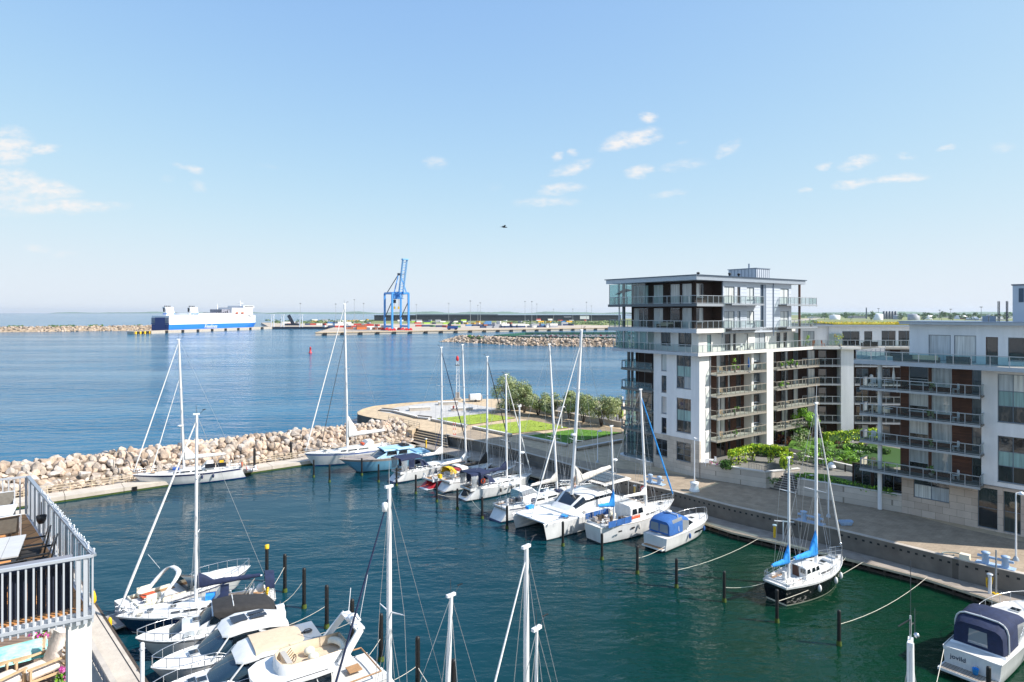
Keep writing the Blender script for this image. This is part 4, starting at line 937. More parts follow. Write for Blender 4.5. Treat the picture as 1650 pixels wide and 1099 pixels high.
for k, z in enumerate(LC):
    zt = (LC + [16])[k + 1]; hi = min(zt - .3, z + 2.5)
    Cf.wins(mb, bC, -.6, 'timber_wall', -.3, 7.0, z, zt, [(.5, 2.3, z + .5, hi, dict(pane=['pane_dark', 'pane_blind'] if k != 3 else 'pane_dark', rm=[z + 1.1], fr='frame_white')), (2.6, 4.4, z + .5, hi, dict(pane='pane_blind' if k in (1, 3) else 'pane', fr='frame_white')), (6.1, 6.95, z + .05, hi, dict(pane='pane'))])
    mb.poly([Cf.P(7.0, 0, z), Cf.P(7.0, -.6, z), Cf.P(7.0, -.6, zt), Cf.P(7.0, 0, zt)], 'plaster'); mb.poly([Cf.P(-.3, -.6, z), Cf.P(-.3, -7, z), Cf.P(-.3, -7, zt), Cf.P(-.3, -.6, zt)], 'timber_wall')
mb.build('timber_wall', bC)
mb = MB(); tiles('stone_big', '#c9b8a8', '#bba999', '#857869', 1.25, .72, .014, .75, var=.15)
Cf.wins(mb, bC, .03, 'stone_big', 0, E, -.1, 4.4, [(1.1, 4.3, 1.9, 3.95, dict(cols=2, rm=[3.3], pane=['pane_blind', 'pane_dark'])), (6.7, 8.3, .15, 4.1, dict(pane='pane_shop', rows=2)), (8.75, 10.1, .15, 4.1, dict(pane='pane_shop', rows=2)), (10.5, 11.8, .15, 4.1, dict(pane='pane_dark', rows=2, cols=2)), (12.4, 14, .15, 4.1, dict(pane='pane_shop', rows=2))], .25)
mb.poly([Cf.P(0, .03, -.1), Cf.P(0, -6, -.1), Cf.P(0, -6, 4.4), Cf.P(0, .03, 4.4)], 'stone_big'); mb.build('stone_plinth', bC)
for k, z in enumerate(LC): balcony(bC, Cf, -3.6, 7.25, -.6, 1.75, z, 'lr', 'slab_dark', th=.17, sp=1.25)
for k, z in enumerate(LC[1:3]): pass
mb = MB(); Cf.wins(mb, bC, -1.6, 'brick', -5.5, -.02, 1.7, 4.16, [(-5.3, -3.6, 1.8, 4.0, dict(cols=2, pane='pane_dark')), (-3.2, -.3, 1.8, 4.0, dict(cols=3, pane='pane_dark'))]); mb.build('ground_floor_wall', bC)
mb = MB(); q = Cf.P(-2.0, .4, 0); mb.tube((q[0], q[1], 0), (q[0], q[1], 16), .22, n=10, m='plaster'); mb.build('round_column', bC)
mb = MB(); Cf.bx(mb, -4.0, E, -8, 2.0, 15.86, 16.15, 'slab'); Cf.bx(mb, -4.05, E, 2.001, 2.08, 15.8, 16.2, 'fascia'); Cf.bx(mb, -4.08, -4.001, -8, 2.08, 15.8, 16.2, 'fascia'); mb.build('terrace_slab', bC)
r, gl = MB(), MB(); railing(r, gl, [Cf.P(-3.9, -7.5, 16.15), Cf.P(-3.9, 1.9, 16.15), Cf.P(E, 1.9, 16.15)], sp=1.5, g='bay_glass'); r.build('railing', bC); gl.build('glass_panel', bC)
mb = MB()
Cf.wins(mb, bC, -1.9, 'plaster', .2, 11.6, 16.15, 20.1, [(2.0, 4.0, 16.3, 19.0, dict(pane='pane_blind')), (4.3, 6.2, 16.3, 19.0, dict(pane='pane_blind')), (7.0, 8.0, 16.2, 18.9, dict(pane='pane_dark', fr='bronze_door')), (8.8, 10.7, 16.6, 18.9, dict(pane='pane_dark'))])
mb.poly([Cf.P(.2, -1.9, 16.15), Cf.P(.2, -9, 16.15), Cf.P(.2, -9, 20.1), Cf.P(.2, -1.9, 20.1)], 'plaster'); mb.poly([Cf.P(11.6, -1.9, 16.15), Cf.P(11.6, -9, 16.15), Cf.P(11.6, -9, 20.1), Cf.P(11.6, -1.9, 20.1)], 'plaster_warm'); mb.build('setback_wall', bC)
mb = MB(); Cf.bx(mb, .2, E, -10, -.8, 0, 15.85, 'plaster'); Cf.bx(mb, -.29, .2, -9, -.9, 4.4, 15.85, 'timber_wall'); mb.build('inner_wall', bC)
mb = MB(); mb.poly([Cf.P(E, 0, -.1), Cf.P(E, -10, -.1), Cf.P(E, -10, 16), Cf.P(E, 0, 16)], 'plaster'); mb.build('end_wall', bC)
mb = MB(); Cf.bx(mb, -.6, 12.1, -10, -1.2, 20.101, 20.36, 'fascia'); Cf.bx(mb, -.7, 12.2, -10.1, -1.1, 20.361, 20.44, 'zinc'); ro = mb.build('roof', bC)
mb = MB(); Cf.bx(mb, 8.8, 12.0, -6.5, -4.2, 20.44, 24.1, 'cladding'); Cf.bx(mb, 8.7, 12.1, -6.6, -4.1, 24.1, 24.22, 'zinc_dark'); Cf.bx(mb, 9.3, 9.7, -4.2, -4.15, 22.4, 23.8, 'zinc_dark'); mb.build('lift_tower', ro)
mb = MB(); 
for s_ in (6.6, 7.2): mb.bx(*[0] * 0, *(lambda p: (p[0] - .25, p[0] + .25, p[1] - .25, p[1] + .25))(Cf.P(s_, -4, 0)), 20.44, 21.0, 'zinc')
mb.build('vent', ro)
t = thing('scaffold_mast', 'dark lattice mast standing on the roof beside the grey lift tower', 'mast', C0 + UC * -7.7 + VC * 6.0 + Vector((0, 0, 20.44)), bC.rotation_euler.z); mb = MB()
for sx in (-.35, .35):
    for sy in (-.35, .35): mb.tube((sx, sy, 0), (sx, sy, 2.1), .05, n=5, m='rail_dark')
for k in range(7): mb.bx(-.4, .4, -.38, -.33, .2 + k * .3, .25 + k * .3, 'rail_dark'); mb.bx(-.4, .4, .33, .38, .2 + k * .3, .25 + k * .3, 'rail_dark')
mb.build('lattice', t)
# ---------------------------------------------------------------- garden terrace between the blocks
GZ = G + 1.7
W1a, W1b, W2a, W2b = at(1127, 770, G), at(1234, 787, G), at(1285, 797, G), at(1453, 826, G)
def wall_run(name, pts, h, lab, m='stone', w_=.35):
    mb = MB()
    for i, (a, b) in enumerate(zip(pts, pts[1:])):
        d = (b - a).normalized(); n_ = Vector((-d.y, d.x, 0)) * w_
        mb.prism([P2(a), P2(b), P2(b + n_), P2(a + n_)], a.z - .1, a.z + h, m); n2 = Vector((-d.y, d.x, 0)) * .05
        mb.prism([P2(a - n2), P2(b - n2), P2(b + n_ + n2), P2(a + n_ + n2)], a.z + h + .002, a.z + h + .1, 'granite_white')
    return tag(mb.build(name), lab, 'wall')
wall_run('garden_wall', [W1a + Vector((.1, -.05, 0)), W1b, W1b + VA * 5 + UA * -1.5], 1.95, 'pale stone garden wall under the lime green hedge')
wall_run('garden_wall', [W2a + VA * 3, W2a, W2b], 1.85, 'long pale stone garden wall beside the right hand block')
mb = MB(); mb.prism([P2(q) for q in (W1a + VA * .3, W1b + VA * .2 + Vector((0, .25, 0)), W1b + VA * 2.5, W2a + VA * 2.6, W2a + Vector((.2, .25, 0)), W2b + VA * .2, C0 + VC * 30 + UC * 2, W0 + Vector((30, 2, 0)), W0, A0 + UA * 1.2)], G + .01, GZ, 'stone', 'slab_dark'); struct(mb, 'garden_terrace')
mb = MB()
for k in range(8): 
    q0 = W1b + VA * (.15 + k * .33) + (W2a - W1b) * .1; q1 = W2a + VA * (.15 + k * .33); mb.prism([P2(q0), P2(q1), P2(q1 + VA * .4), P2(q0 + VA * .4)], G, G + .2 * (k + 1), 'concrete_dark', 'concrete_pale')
struct(mb, 'garden_steps')
def gp(px, py, z=GZ): return at(px, py, z)
mb = MB(); mb.poly([gp(*q) + Vector((0, 0, .012)) for q in ((1284, 738), (1330, 745), (1430, 770), (1415, 745), (1330, 730), (1300, 728))], 'asphalt'); struct(mb, 'garden_path')
mb = MB(); mb.prism([P2(gp(*q)) for q in ((1268, 728), (1330, 741), (1400, 757), (1430, 745), (1380, 722), (1320, 712), (1275, 716))], GZ, GZ + .6, 'stone', 'grass_deep'); struct(mb, 'planting_bed')
mb = MB(); mb.prism([P2(gp(*q)) for q in ((1292, 770), (1400, 792), (1445, 801), (1445, 795), (1400, 784), (1330, 766), (1296, 763))], GZ, GZ + .15, 'stone', 'grass_deep'); struct(mb, 'planting_bed')
def hedge(lab, a, b, w_, z0, z1, n, mats, seed, legs=None, size=.13):
    rg = random.Random(seed); d = b - a; L = d.length; t = thing('hedge', lab, 'hedge', Vector((a.x, a.y, GZ)), math.atan2(d.y, d.x)); mb = MB()
    box_leaves(mb, 0, L, -w_/2, w_/2, z0, z1, n, size, mats, rg)
    for q in (legs or []): box_leaves(mb, q - .28, q + .28, -.28, .28, 0, z0 + .2, int(n * .12), size, mats, rg)
    mb.build('foliage', t); mb = MB()
    for q in (legs or [L * .1, L * .5, L * .9]): mb.tube((q, 0, 0), (q, 0, z1 - .2), .08, .05, 6, 'bark')
    mb.bx(.1, L - .1, -w_/2 + .15, w_/2 - .15, z0 + .12, z1 - .12, 'leaf_dark'); mb.build('stems', t)
LM = ['leaf_lime', 'leaf_lime', 'leaf_lime2', 'leaf_bright']
hedge('lime green hedge trained into arches above the garden wall', gp(1178, 752.5), gp(1212, 742), .7, 1.35, 2.0, 1100, LM, 1, [.1, 1.9, 3.6])
hedge('lime green arched hedge running towards the garden steps', gp(1212, 742), gp(1268, 748), .75, 1.3, 2.1, 1600, LM, 2, [.0, 2.3, 4.6])
hedge('drooping lime green end of the arched hedge beside the steps', gp(1262, 749), gp(1266, 761), .7, .3, 1.6, 700, LM, 3, [.3, 1.1])
hedge('dark clipped hedge tucked behind the arched hedge', gp(1216, 733), gp(1256, 737), 1.2, .1, 1.0, 900, ['leaf_green', 'leaf_dark', 'leaf_green'], 4)
hedge('dark green clipped hedge at the left end of the garden wall', gp(1164, 754), gp(1176, 757), 1.0, .05, .9, 500, ['leaf_green', 'leaf_dark'], 5)
hedge('lime green hedge in front of the right hand balconies', gp(1330, 724), gp(1412, 716), .8, .9, 2.3, 2000, LM + ['leaf_green'], 6, [1, 4, 7])
hedge('dark green hedge below the right hand balconies', gp(1365, 730), gp(1432, 740), 1.2, .05, 1.2, 1100, ['leaf_green', 'leaf_dark'], 7)
hedge('low green planting along the top of the long garden wall', W2a + Vector((.4, .9, 0)), W2b + Vector((-.6, 1.0, 0)), .9, .05, .45, 900, ['leaf_green', 'leaf_dark', 'leaf_bright'], 8)
wall_run('retaining_wall', [gp(1268, 737), gp(1340, 752), gp(1412, 768)], .6, 'low pale retaining wall between the courtyard planting and the grey garden path')
def bush(lab, px, py, r, h, n, mats, seed, size=.14, z=GZ):
    rg = random.Random(seed); t = thing('bush', lab, 'bush', gp(px, py, z)); mb = MB(); leaves(mb, (0, 0, h * .5), (r, r, h * .55), n, size, mats, rg, 10); mb.build('foliage', t)
    mb = MB(); [mb.tube((0, 0, 0), (rg.uniform(-.5, .5) * r, rg.uniform(-.5, .5) * r, h * .7), .04, .015, 4, 'bark') for _ in range(5)]; mb.build('stems', t)
mb = MB(); mb.prism([P2(gp(*q)) for q in ((1385, 752), (1440, 762), (1500, 760), (1470, 735), (1400, 722), (1388, 740))], GZ, GZ + .7, 'stone', 'leaf_dark'); struct(mb, 'planting_bed')
tree('garden_tree', 'bright green small tree at the inner corner of the courtyard', gp(1301, 716), 5.2, (2.3, 2.2, 1.9), .1, ['leaf_bright', 'leaf_green', 'leaf_bright'], 1300, .18, seed=31, stems=3)
bush('grey green feathery bush in front of the small courtyard tree', 1290, 726, 2.0, 2.8, 900, ['leaf_grey', 'leaf_sage', 'leaf_green'], 41)
bush('orange brown shrub beside the parked bicycles', 1262, 716, 1.0, 1.5, 350, ['leaf_orange', 'leaf_red'], 42)
bush('fresh green bush at the near side of the courtyard planting', 1312, 738, 1.5, 1.5, 600, ['leaf_bright', 'leaf_green'], 43)
bush('dark red leaved bush under the right hand lime hedge', 1352, 729, 1.2, 1.6, 450, ['leaf_red', 'leaf_dark'], 44)
bush('green bush below the lime hedge in the middle of the planting', 1372, 735, 1.2, 1.2, 450, ['leaf_green', 'leaf_bright'], 45)
bush('dense green shrub on the slope behind the low retaining wall', 1330, 746, 1.7, 1.3, 600, ['leaf_green', 'leaf_dark', 'leaf_bright'], 51, z=GZ + .5)
for px_, py_, r_, h_, m_, lab_ in ((1345, 735, 1.6, 1.4, ['leaf_green', 'leaf_dark'], 'deep green shrub under the lime hedge, left of the dark red bush'), (1390, 745, 1.7, 1.3, ['leaf_dark', 'leaf_green'], 'dark shrub in shade below the long balconies, left of the round column'), (1365, 745, 1.6, 1.2, ['leaf_green', 'leaf_bright'], 'mid green shrub above the low retaining wall'), (1405, 755, 1.5, 1.2, ['leaf_dark', 'leaf_green'], 'shaded shrub at the right end of the low retaining wall'), (1325, 729, 1.5, 1.5, ['leaf_green', 'leaf_grey', 'leaf_bright'], 'tall leafy shrub at the left end of the lime hedge')): bush(lab_, px_, py_, r_, h_, 650, m_, px_, z=GZ + .5)
bush('loose pale green shrub left of the white bell lamp', 1298, 741, 1.5, 1.2, 500, ['leaf_grey', 'leaf_bright', 'leaf_green'], 52, z=GZ + .5); bush('dark shrub in front of the ground floor windows below the long balconies', 1420, 770, 1.6, 1.3, 600, ['leaf_dark', 'leaf_green'], 53); bush('dark green shrub at the right end of the long garden wall', 1440, 785, 1.3, 1.2, 450, ['leaf_dark', 'leaf_green'], 54)
bush('round green shrub in the upper planter by the steps', 1251, 768, .8, .8, 300, ['leaf_green', 'leaf_bright'], 46, .1, G + 1.0)
bush('round green shrub in the lower planter by the steps', 1246, 779, .8, .7, 300, ['leaf_grey', 'leaf_green'], 47, .1, G + .75)
bush('pale flowering plant by the white garden chairs', 1152, 752, .8, .7, 260, ['leaf_sage', 'leaf_green', 'petal_pink'], 48, .09)
for px, py, lab, z in ((1251, 772, 'upper stone planter beside the garden steps', 1.0), (1245, 784, 'lower stone planter beside the garden steps', .7)):
    mb = MB(); mb.bx(-1, 1, -.7, .7, 0, z, 'stone'); mb.bx(-1.04, 1.04, -.74, .74, z + .001, z + .08, 'granite_white'); tag(mb.build('planter', None, at(px, py, G), RA), lab, 'planter')
post_rail('railing', [gp(1206, 757), gp(1232, 764), gp(1250, 754)], 'short dark railing round the sunken corner of the garden wall', rails=(.95, .1), h=.95, sp=.25, r=.02)
# bicycles
def bicycle(loc, rz, i):
    t = thing('bicycle', 'dark bicycle parked in the row by the courtyard door', 'bicycle', loc, rz, 'bicycles parked in the courtyard')
    for x in (-.52, .52): mb = MB(); mb.ring((x, 0, .34), .33, .025, 'rubber', (0, 1, 0), 12, 4); mb.build('wheel', t)
    mb = MB()
    for a, b in (((-.52, 0, .34), (-.1, 0, .3)), ((-.1, 0, .3), (.4, 0, .72)), ((-.2, 0, .8), (.4, 0, .76)), ((-.1, 0, .3), (-.2, 0, .85)), ((.52, 0, .34), (.4, 0, .85)), ((-.52, 0, .34), (-.18, 0, .72))): mb.tube(a, b, .025, n=5, m='rail_dark')
    mb.build('bike_frame', t); mb = MB(); mb.ell((-.22, 0, .9), (.14, .07, .04), 'dark'); mb.build('saddle', t); mb = MB(); mb.tube((.38, -.28, .95), (.38, .28, .95), .02, n=5, m='rail_dark'); mb.build('handlebar', t)
for i in range(7): bicycle(gp(1240 + i * 4.2, 725 + i * .9), R(70 + (i % 3) * 6), i)
# ---------------------------------------------------------------- boats
def hullform(kind, L, B, fb, rake=.10, rev=0.0, spring=.24):
    def f(t):
        if kind == 'sail':
            return (.62 + .38 * math.sin(math.pi / 2 * min(1, t / .46))) if t < .46 else max(.015, (1 - ((t - .46) / .54) ** 2.1)) ** .92
        if kind == 'double':
            return max(.06, math.sin(math.pi * (.08 + .92 * t) ** .92)) ** .62 if t < .5 else max(.015, (1 - ((t - .5) / .5) ** 2.2))
        return (.93 + .07 * math.sin(math.pi * min(1, t / .5) / 2)) if t < .5 else max(.02, (1 - ((t - .5) / .5) ** 2.7)) ** .8
    def sheer(t): return fb * (1 + spring * max(0, t - .3) ** 1.6 * 1.6 + .05 * (1 - t) ** 2)
    return f, sheer
def hull(par, kind, L, B, fb, cols, rake=.10, rev=.0, stripe=.10, spring=.24, deck='deck', rail='gel', band=.08, label=None, n=22, flare=.55):
    """cols: (topsides, stripe, boot, antifouling, upper band)"""
    f, sh = hullform(kind, L, B, fb, rake, rev, spring); rings = []
    for i in range(n + 1):
        t = i / n; b = B / 2 * f(t); s = sh(t)
        zs = [s, s - band, s - band - stripe, s * .5, .16, .03, -.4]
        yf = [1, .995, .985, .95, .88, .84, .35]; r = []
        for z, y in zip(zs, yf):
            k = max(-.3, z / s); y *= 1 - flare * t ** 3 * (1 - k) * .9
            x = -L / 2 + L * t - rake * L * t ** 7 * (1 - k) + (rev * L * (1 - t) ** 10 * k if rev >= 0 else -rev * L * (1 - t) ** 10 * (1 - k))
            r.append((x, b * y, z))
        rings.append(r + [(x, -y, z) for x, y, z in r[::-1]])
    mb = MB(); m = [cols[4], cols[1], cols[0], cols[0], cols[2], cols[3]]
    def mf(i, j): return m[j] if j < 6 else cols[3] if j == 6 else m[12 - j]
    mb.loft(rings, cols[0], closed=False, mf=mf, sm=True)
    q = rings[0]; 
    for j in range(6): mb.poly([q[j], q[j + 1], q[12 - j], q[13 - j]], m[j] if j != 1 else cols[0])
    h = mb.build('hull', par, label=label)
    mb = MB(); dr = []
    for i in range(n + 1):
        t = i / n; x = rings[i][0][0]; b = rings[i][0][1] - .03; s = rings[i][0][2] - .05; cz = .05 * B * f(t) * .5
        dr.append([(x, b, s), (x, b * .5, s + cz * .8), (x, 0, s + cz), (x, -b * .5, s + cz * .8), (x, -b, s)])
    mb.loft(dr, deck, closed=False); mb.build('deck', par)
    mb = MB(); mb.path([(r[0][0], r[0][1], r[0][2]) for r in rings], .03, rail, 5); mb.path([(r[-1][0], r[-1][1], r[-1][2]) for r in rings], .03, rail, 5); mb.build('toe_rail', par)
    def at_(xf, side=0, dz=0, inset=.0):                 # a point on the sheer line; xf -0.5 (stern) .. 0.5 (bow)
        t = xf + .5; i = min(n - 1, max(0, int(t * n))); k = t * n - i
        a, b = Vector(rings[i][0]), Vector(rings[i + 1][0]); p = a.lerp(b, k); y = max(0, p.y - inset)
        return Vector((p.x, y * side, p.z + dz))
    return at_
def house(par, name, L, B, spec, m, mf=None, p=.45, ends=True, n=8, xs=None):
    """superstructure lofted through (x fraction, half width fraction, z base, z top) stations"""
    mb = MB(); rg = [arch(a * L, b * B / 2, c, d, n, p, (xs or {}).get(i, 0)) for i, (a, b, c, d) in enumerate(spec)]
    mb.loft(rg, m, closed=False, mf=mf, sm=True)
    if ends: mb.poly(rg[0], mf(0, 4) if (mf and ends == 2) else m); mb.poly(rg[-1], m)
    return mb.build(name, par)
def sidewin(par, L, B, x0, x1, hw, z0, z1, m='boat_glass', lean=.06, name='window'):
    for s in (1, -1):
        mb = MB(); y0, y1 = hw * B / 2 * s, (hw * B / 2 - lean) * s; o = .012 * s
        mb.poly([(x0 * L, y0 + o, z0), (x1 * L, y0 + o, z0 + .02), (x1 * L - .12, y1 + o, z1), (x0 * L + .05, y1 + o, z1)], m); mb.build(name, par)
def rails(par, at_, x0, x1, h=.6, n=7, wires=(.6, .32), inset=.08, m='steel', name='guard_rail', r=.018):
    mb = MB()
    for s in (1, -1):
        P = [at_(x0 + (x1 - x0) * i / n, s, 0, inset) for i in range(n + 1)]
        for q in P: mb.tube(q, q + Vector((0, 0, h)), r, n=4, m=m)
        for w_ in wires: mb.path([q + Vector((0, 0, w_)) for q in P], r * .7, m, 4)
    mb.build(name, par)
def pulpit(par, at_, L, h=.65, x=.40, m='steel', r=.025):
    mb = MB(); a, b = at_(x, 1, 0, .08), at_(x, -1, 0, .08); c = at_(.495, 0); up = Vector((0, 0, h))
    top = [a + up, at_(.455, 1, h, .04), c + up + Vector((.12, 0, .05)), at_(.455, -1, h, .04), b + up]; mb.path(top, r, m); mb.path([q - Vector((0, 0, h * .5)) for q in top], r * .8, m)
    for q in (top[0], top[1], top[3], top[4]): mb.tube(q, q - up, r, n=5, m=m)
    mb.build('pulpit', par)
def pushpit(par, at_, L, h=.65, m='steel', r=.025, x=-.42):
    mb = MB(); up = Vector((0, 0, h)); P = [at_(x, 1, 0, .06), at_(-.49, 1, 0, .1), at_(-.49, -1, 0, .1), at_(x, -1, 0, .06)]
    mb.path([q + up for q in P], r, m); mb.path([q + up * .5 for q in P], r * .8, m); [mb.tube(q, q + up, r, n=5, m=m) for q in P]; mb.build('pushpit', par)
def wheel(par, x, z, r=.45):
    mb = MB(); mb.ring((x, 0, z + r + .25), r, .022, 'steel', (1, 0, .15), 16, 5)
    for k in range(5): a = k * 1.2566; mb.tube((x, 0, z + r + .25), (x, r * math.cos(a), z + r + .25 + r * math.sin(a)), .012, n=4, m='steel')
    mb.bx(x + .03, x + .3, -.14, .14, z, z + r + .3, 'gel'); mb.build('steering_wheel', par)
def place(bow, stern):
    a, b = at(*stern, 0), at(*bow, 0); d = b - a
    return (a + b) / 2, math.atan2(d.y, d.x), d.length
def mast(par, root, rz, base, toppx=None, H=None, r=.13, spreaders=(.45,), at_=None, sx=0, m='mast_white', radar=None, head=True, wires=True, bow=True, stern=True, sh=(.0, .03), name='mast'):
    """mast from base (boat coordinates) to the height whose top shows at toppx"""
    inv = Matrix.Rotation(-rz, 3, 'Z'); base = Vector(base)
    if toppx:
        wb = root + Matrix.Rotation(rz, 3, 'Z') @ base; T = atd(toppx[0], toppx[1], wb.y); top = inv @ (T - root)
    else: top = base + Vector((-.02 * H, 0, H))
    mb = MB(); mb.tube(base, base.lerp(top, .7), r, r * .95, 8, m); mb.tube(base.lerp(top, .7), top, r * .95, r * .72, 8, m); k = mb.build(name, par)
    H = (top - base).length; d = (top - base).normalized()
    if spreaders:
        for s_ in spreaders:
            mb = MB(); c = base + d * (H * s_)
            for y in (1, -1): mb.tube(c, c + Vector((-.18, y * min(1.1, H * .075), .06)), .045, .025, 5, m)
            mb.build('spreader', k)
    if head:
        mb = MB(); mb.bx(top.x - .22, top.x + .25, top.y - .07, top.y + .07, top.z - .02, top.z + .1, 'lamp_white'); mb.tube(top, top + Vector((.05, 0, .75)), .014, n=4, m='wire_dark'); mb.tube(top + Vector((-.2, 0, .05)), top + Vector((-.5, 0, .35)), .015, n=4, m='wire_dark')
        mb.tube(top + Vector((-.62, .05, .38)), top + Vector((-.4, -.05, .33)), .03, n=4, m='dark'); mb.build('masthead_gear', k)
    if radar:
        mb = MB(); c = base + d * (H * radar); mb.lathe((c.x + .35, c.y, c.z), [(0, 0), (.28, .02), (.3, .1), (.26, .2), (0, .24)], 'lamp_white', 12); mb.bx(c.x, c.x + .5, c.y - .06, c.y + .06, c.z - .07, c.z, m); mb.build('radar', k)
    if wires and at_:
        mb = MB(); w_ = .016
        for s_ in (1, -1):
            q = at_(sx - .01, s_, 0, .1); c1 = base + d * (H * (spreaders[-1] if spreaders else .6)) + Vector((-.18, s_ * min(1.1, H * .075), .06)) if spreaders else None
            if c1: mb.tube(q, c1, w_, n=3, m='wire', cap=False); mb.tube(c1, top - d * .25, w_, n=3, m='wire', cap=False)
            for e in (-.03, .035): mb.tube(at_(sx + e, s_, 0, .12), base + d * (H * .5), w_, n=3, m='wire', cap=False)
        if stern: mb.tube(top, at_(-.48, 0), w_, n=3, m='wire', cap=False)
        if bow is True: mb.tube(top, at_(.49, 0), w_, n=3, m='wire', cap=False)
        mb.build('rigging', k)
    return top, d, H, k
def furl(par, a, b, m, r=.075, name='furled_sail', tail=True):
    mb = MB(); a, b = Vector(a), Vector(b); mb.tube(a, a.lerp(b, .25), r * .55, r * .8, 6, m, False); mb.tube(a.lerp(b, .25), a.lerp(b, .9), r * .8, r * 1.15, 6, m, False); mb.tube(a.lerp(b, .9), b, r * 1.15, r * .6, 6, m)
    if tail: mb.lathe((b.x, b.y, b.z - .05), [(.02, -.1), (.1, -.08), (.12, 0), (.05, .08)], 'steel', 8)
    return mb.build(name, par)
def boom(par, base, d, L, cover='canvas_navy', z=1.35, r=.2, rise=.0, peak=.9, yaw=0, m='mast_white', sail=True):
    a = Vector(base) + Vector((-.12, 0, z)); e = a + Vector((-L * math.cos(yaw), -L * math.sin(yaw), rise))
    mb = MB(); mb.tube(a, e, .07, n=6, m=m); bo = mb.build('boom', par)
    if sail and cover:
        mb = MB(); rg = []
        for i in range(9):
            t = i / 8; c = a.lerp(e, t * .97); rr = r * (1.05 - .5 * t) * (1 + .12 * math.sin(i * 2.3)); h = rr * (1.7 + peak * 3.2 * max(0, .25 - t) * 4)
            rg.append([(c.x, c.y + rr * math.cos(k * .7854), c.z + .02 + (h if math.sin(k * .7854) > 0 else rr) * math.sin(k * .7854)) for k in range(8)])
        mb.loft(rg, cover, cap=True); mb.build('sail_cover', par)
    return a, e
def hood(par, L, B, x0, x1, hw, zb, h, m='canvas_navy', win=True, name='sprayhood', front=.5):
    mb = MB(); rg = [arch(x0 * L, hw * B / 2, zb, zb + h, 8, .55), arch((x0 + (x1 - x0) * front) * L, hw * B / 2, zb, zb + h * .98, 8, .55), arch(x1 * L, hw * B / 2 * .86, zb, zb + h * .12, 8, .55)]
    mb.loft(rg, m, closed=False, mf=lambda i, j: 'vinyl' if (win and i == 1 and 2 <= j <= 5) else m); return mb.build(name, par)
def bimini(par, L, B, x0, x1, hw, z, zt, m='canvas_navy', side=True, name='bimini'):
    mb = MB(); xs = [x0, x0 + (x1 - x0) * .33, x0 + (x1 - x0) * .66, x1]
    mb.loft([arch(x * L, hw * B / 2, zt - .32, zt + (.0 if i in (0, 3) else .08), 8, .4) for i, x in enumerate(xs)], m, closed=False); o = mb.build(name, par)
    mb = MB()
    for x in xs:
        for s in (1, -1): mb.tube((x * L, s * hw * B / 2, zt - .3), ((x0 + x1) / 2 * L + (x * L - (x0 + x1) / 2 * L) * .6, s * hw * B / 2, z), .022, n=4, m='steel')
    mb.build('bimini_frame', o)
    if side:
        for s in (1, -1):
            gl = MB()
            for k in range(2):
                a, b = xs[k], xs[k + 1]; gl.poly([(a * L + .1, s * hw * B / 2, zt - .33), (b * L - .1, s * hw * B / 2, zt - .33), (b * L - .1, s * hw * B / 2, z + .2), (a * L + .1, s * hw * B / 2, z + .2)], 'vinyl' if k == 0 else m)
            gl.build('side_panel', o)
    return o
def cockpit(par, L, B, x0, x1, z, w_=.58, sole='teak', seats='gel'):
    mb = MB(); a, b = x0 * L, x1 * L; y = w_ * B / 2
    for s in (1, -1): mb.bx(a, b, min(s * y, s * (y + .12)), max(s * y, s * (y + .12)), z - .1, z + .26, seats); mb.bx(a + .1, b - .1, min(s * y * .98, s * y * .5), max(s * y * .98, s * y * .5), z - .05, z + .06, 'teak')
    mb.bx(a, b, -y, y, z - .06, z + .012, sole); mb.bx(a, a + .1, -y, y, z, z + .2, seats); mb.build('cockpit', par)
def hatches(par, L, pts, z, s=.5, m='boat_glass'):
    for x, y in pts: mb = MB(); mb.bx(x * L - s / 2, x * L + s / 2, y - s / 2, y + s / 2, z, z + .05, 'steel'); mb.bx(x * L - s / 2 + .04, x * L + s / 2 - .04, y - s / 2 + .04, y + s / 2 - .04, z + .051, z + .062, m); mb.build('hatch', par)
def fender(root, rz, at_, xs, side, boat, m='fender_white', r=.13, h=.6):
    for x in xs:
        q = at_(x, side, 0, 0); p = root + Matrix.Rotation(rz, 3, 'Z') @ Vector((q.x, q.y + side * r * .8, q.z - h * .85))
        t = thing('fender', 'fender hanging from the topsides of the ' + boat, 'fender', p, rz, 'fenders of the ' + boat); mb = MB(); mb.ell((0, 0, 0), (r, r, h / 2), m, 8, 6); mb.build('fender_body', t); mb = MB(); mb.tube((0, 0, h / 2 - .03), (0, -side * .1, h * .85), .012, n=4, m='rope'); mb.build('lanyard', t)
def winches(par, L, pts):
    mb = MB(); [mb.lathe((x * L, y, z), [(.09, 0), (.09, .06), (.06, .1), (.07, .18), (0, .19)], 'steel', 8) for x, y, z in pts]; mb.build('winch', par)
def coach(par, L, B, x0, x1, z, h, hw=.62, m='gel', win='boat_glass', nose=.12):
    spec = [(x0, hw, z - .06, z + h), (x0 + (x1 - x0) * .45, hw * .98, z - .06, z + h * .95), (x1 - nose, hw * .72, z - .05, z + h * .62), (x1, hw * .42, z - .05, z + .02)]
    house(par, 'coachroof', L, B, spec, m, p=.32)
    if win:
        for s in (1, -1):
            for a, b in ((.05, .3), (.34, .56), (.6, .74)):
                xa, xb = x0 + (x1 - x0) * a, x0 + (x1 - x0) * b; mb = MB(); P = []
                wa = hw * (1 - .12 * max(0, (a - .4) / .4)); wb = hw * (1 - .16 * max(0, (b - .4) / .4)); 
                P = [(xa * L, s * (wa * B / 2 + .012), z + h * .28), (xb * L, s * (wb * B / 2 + .012), z + h * .28), (xb * L - .05, s * (wb * B / 2 + .004), z + h * .62), (xa * L + .03, s * (wa * B / 2 + .004), z + h * .66)]; mb.poly(P, win); mb.build('window', par)
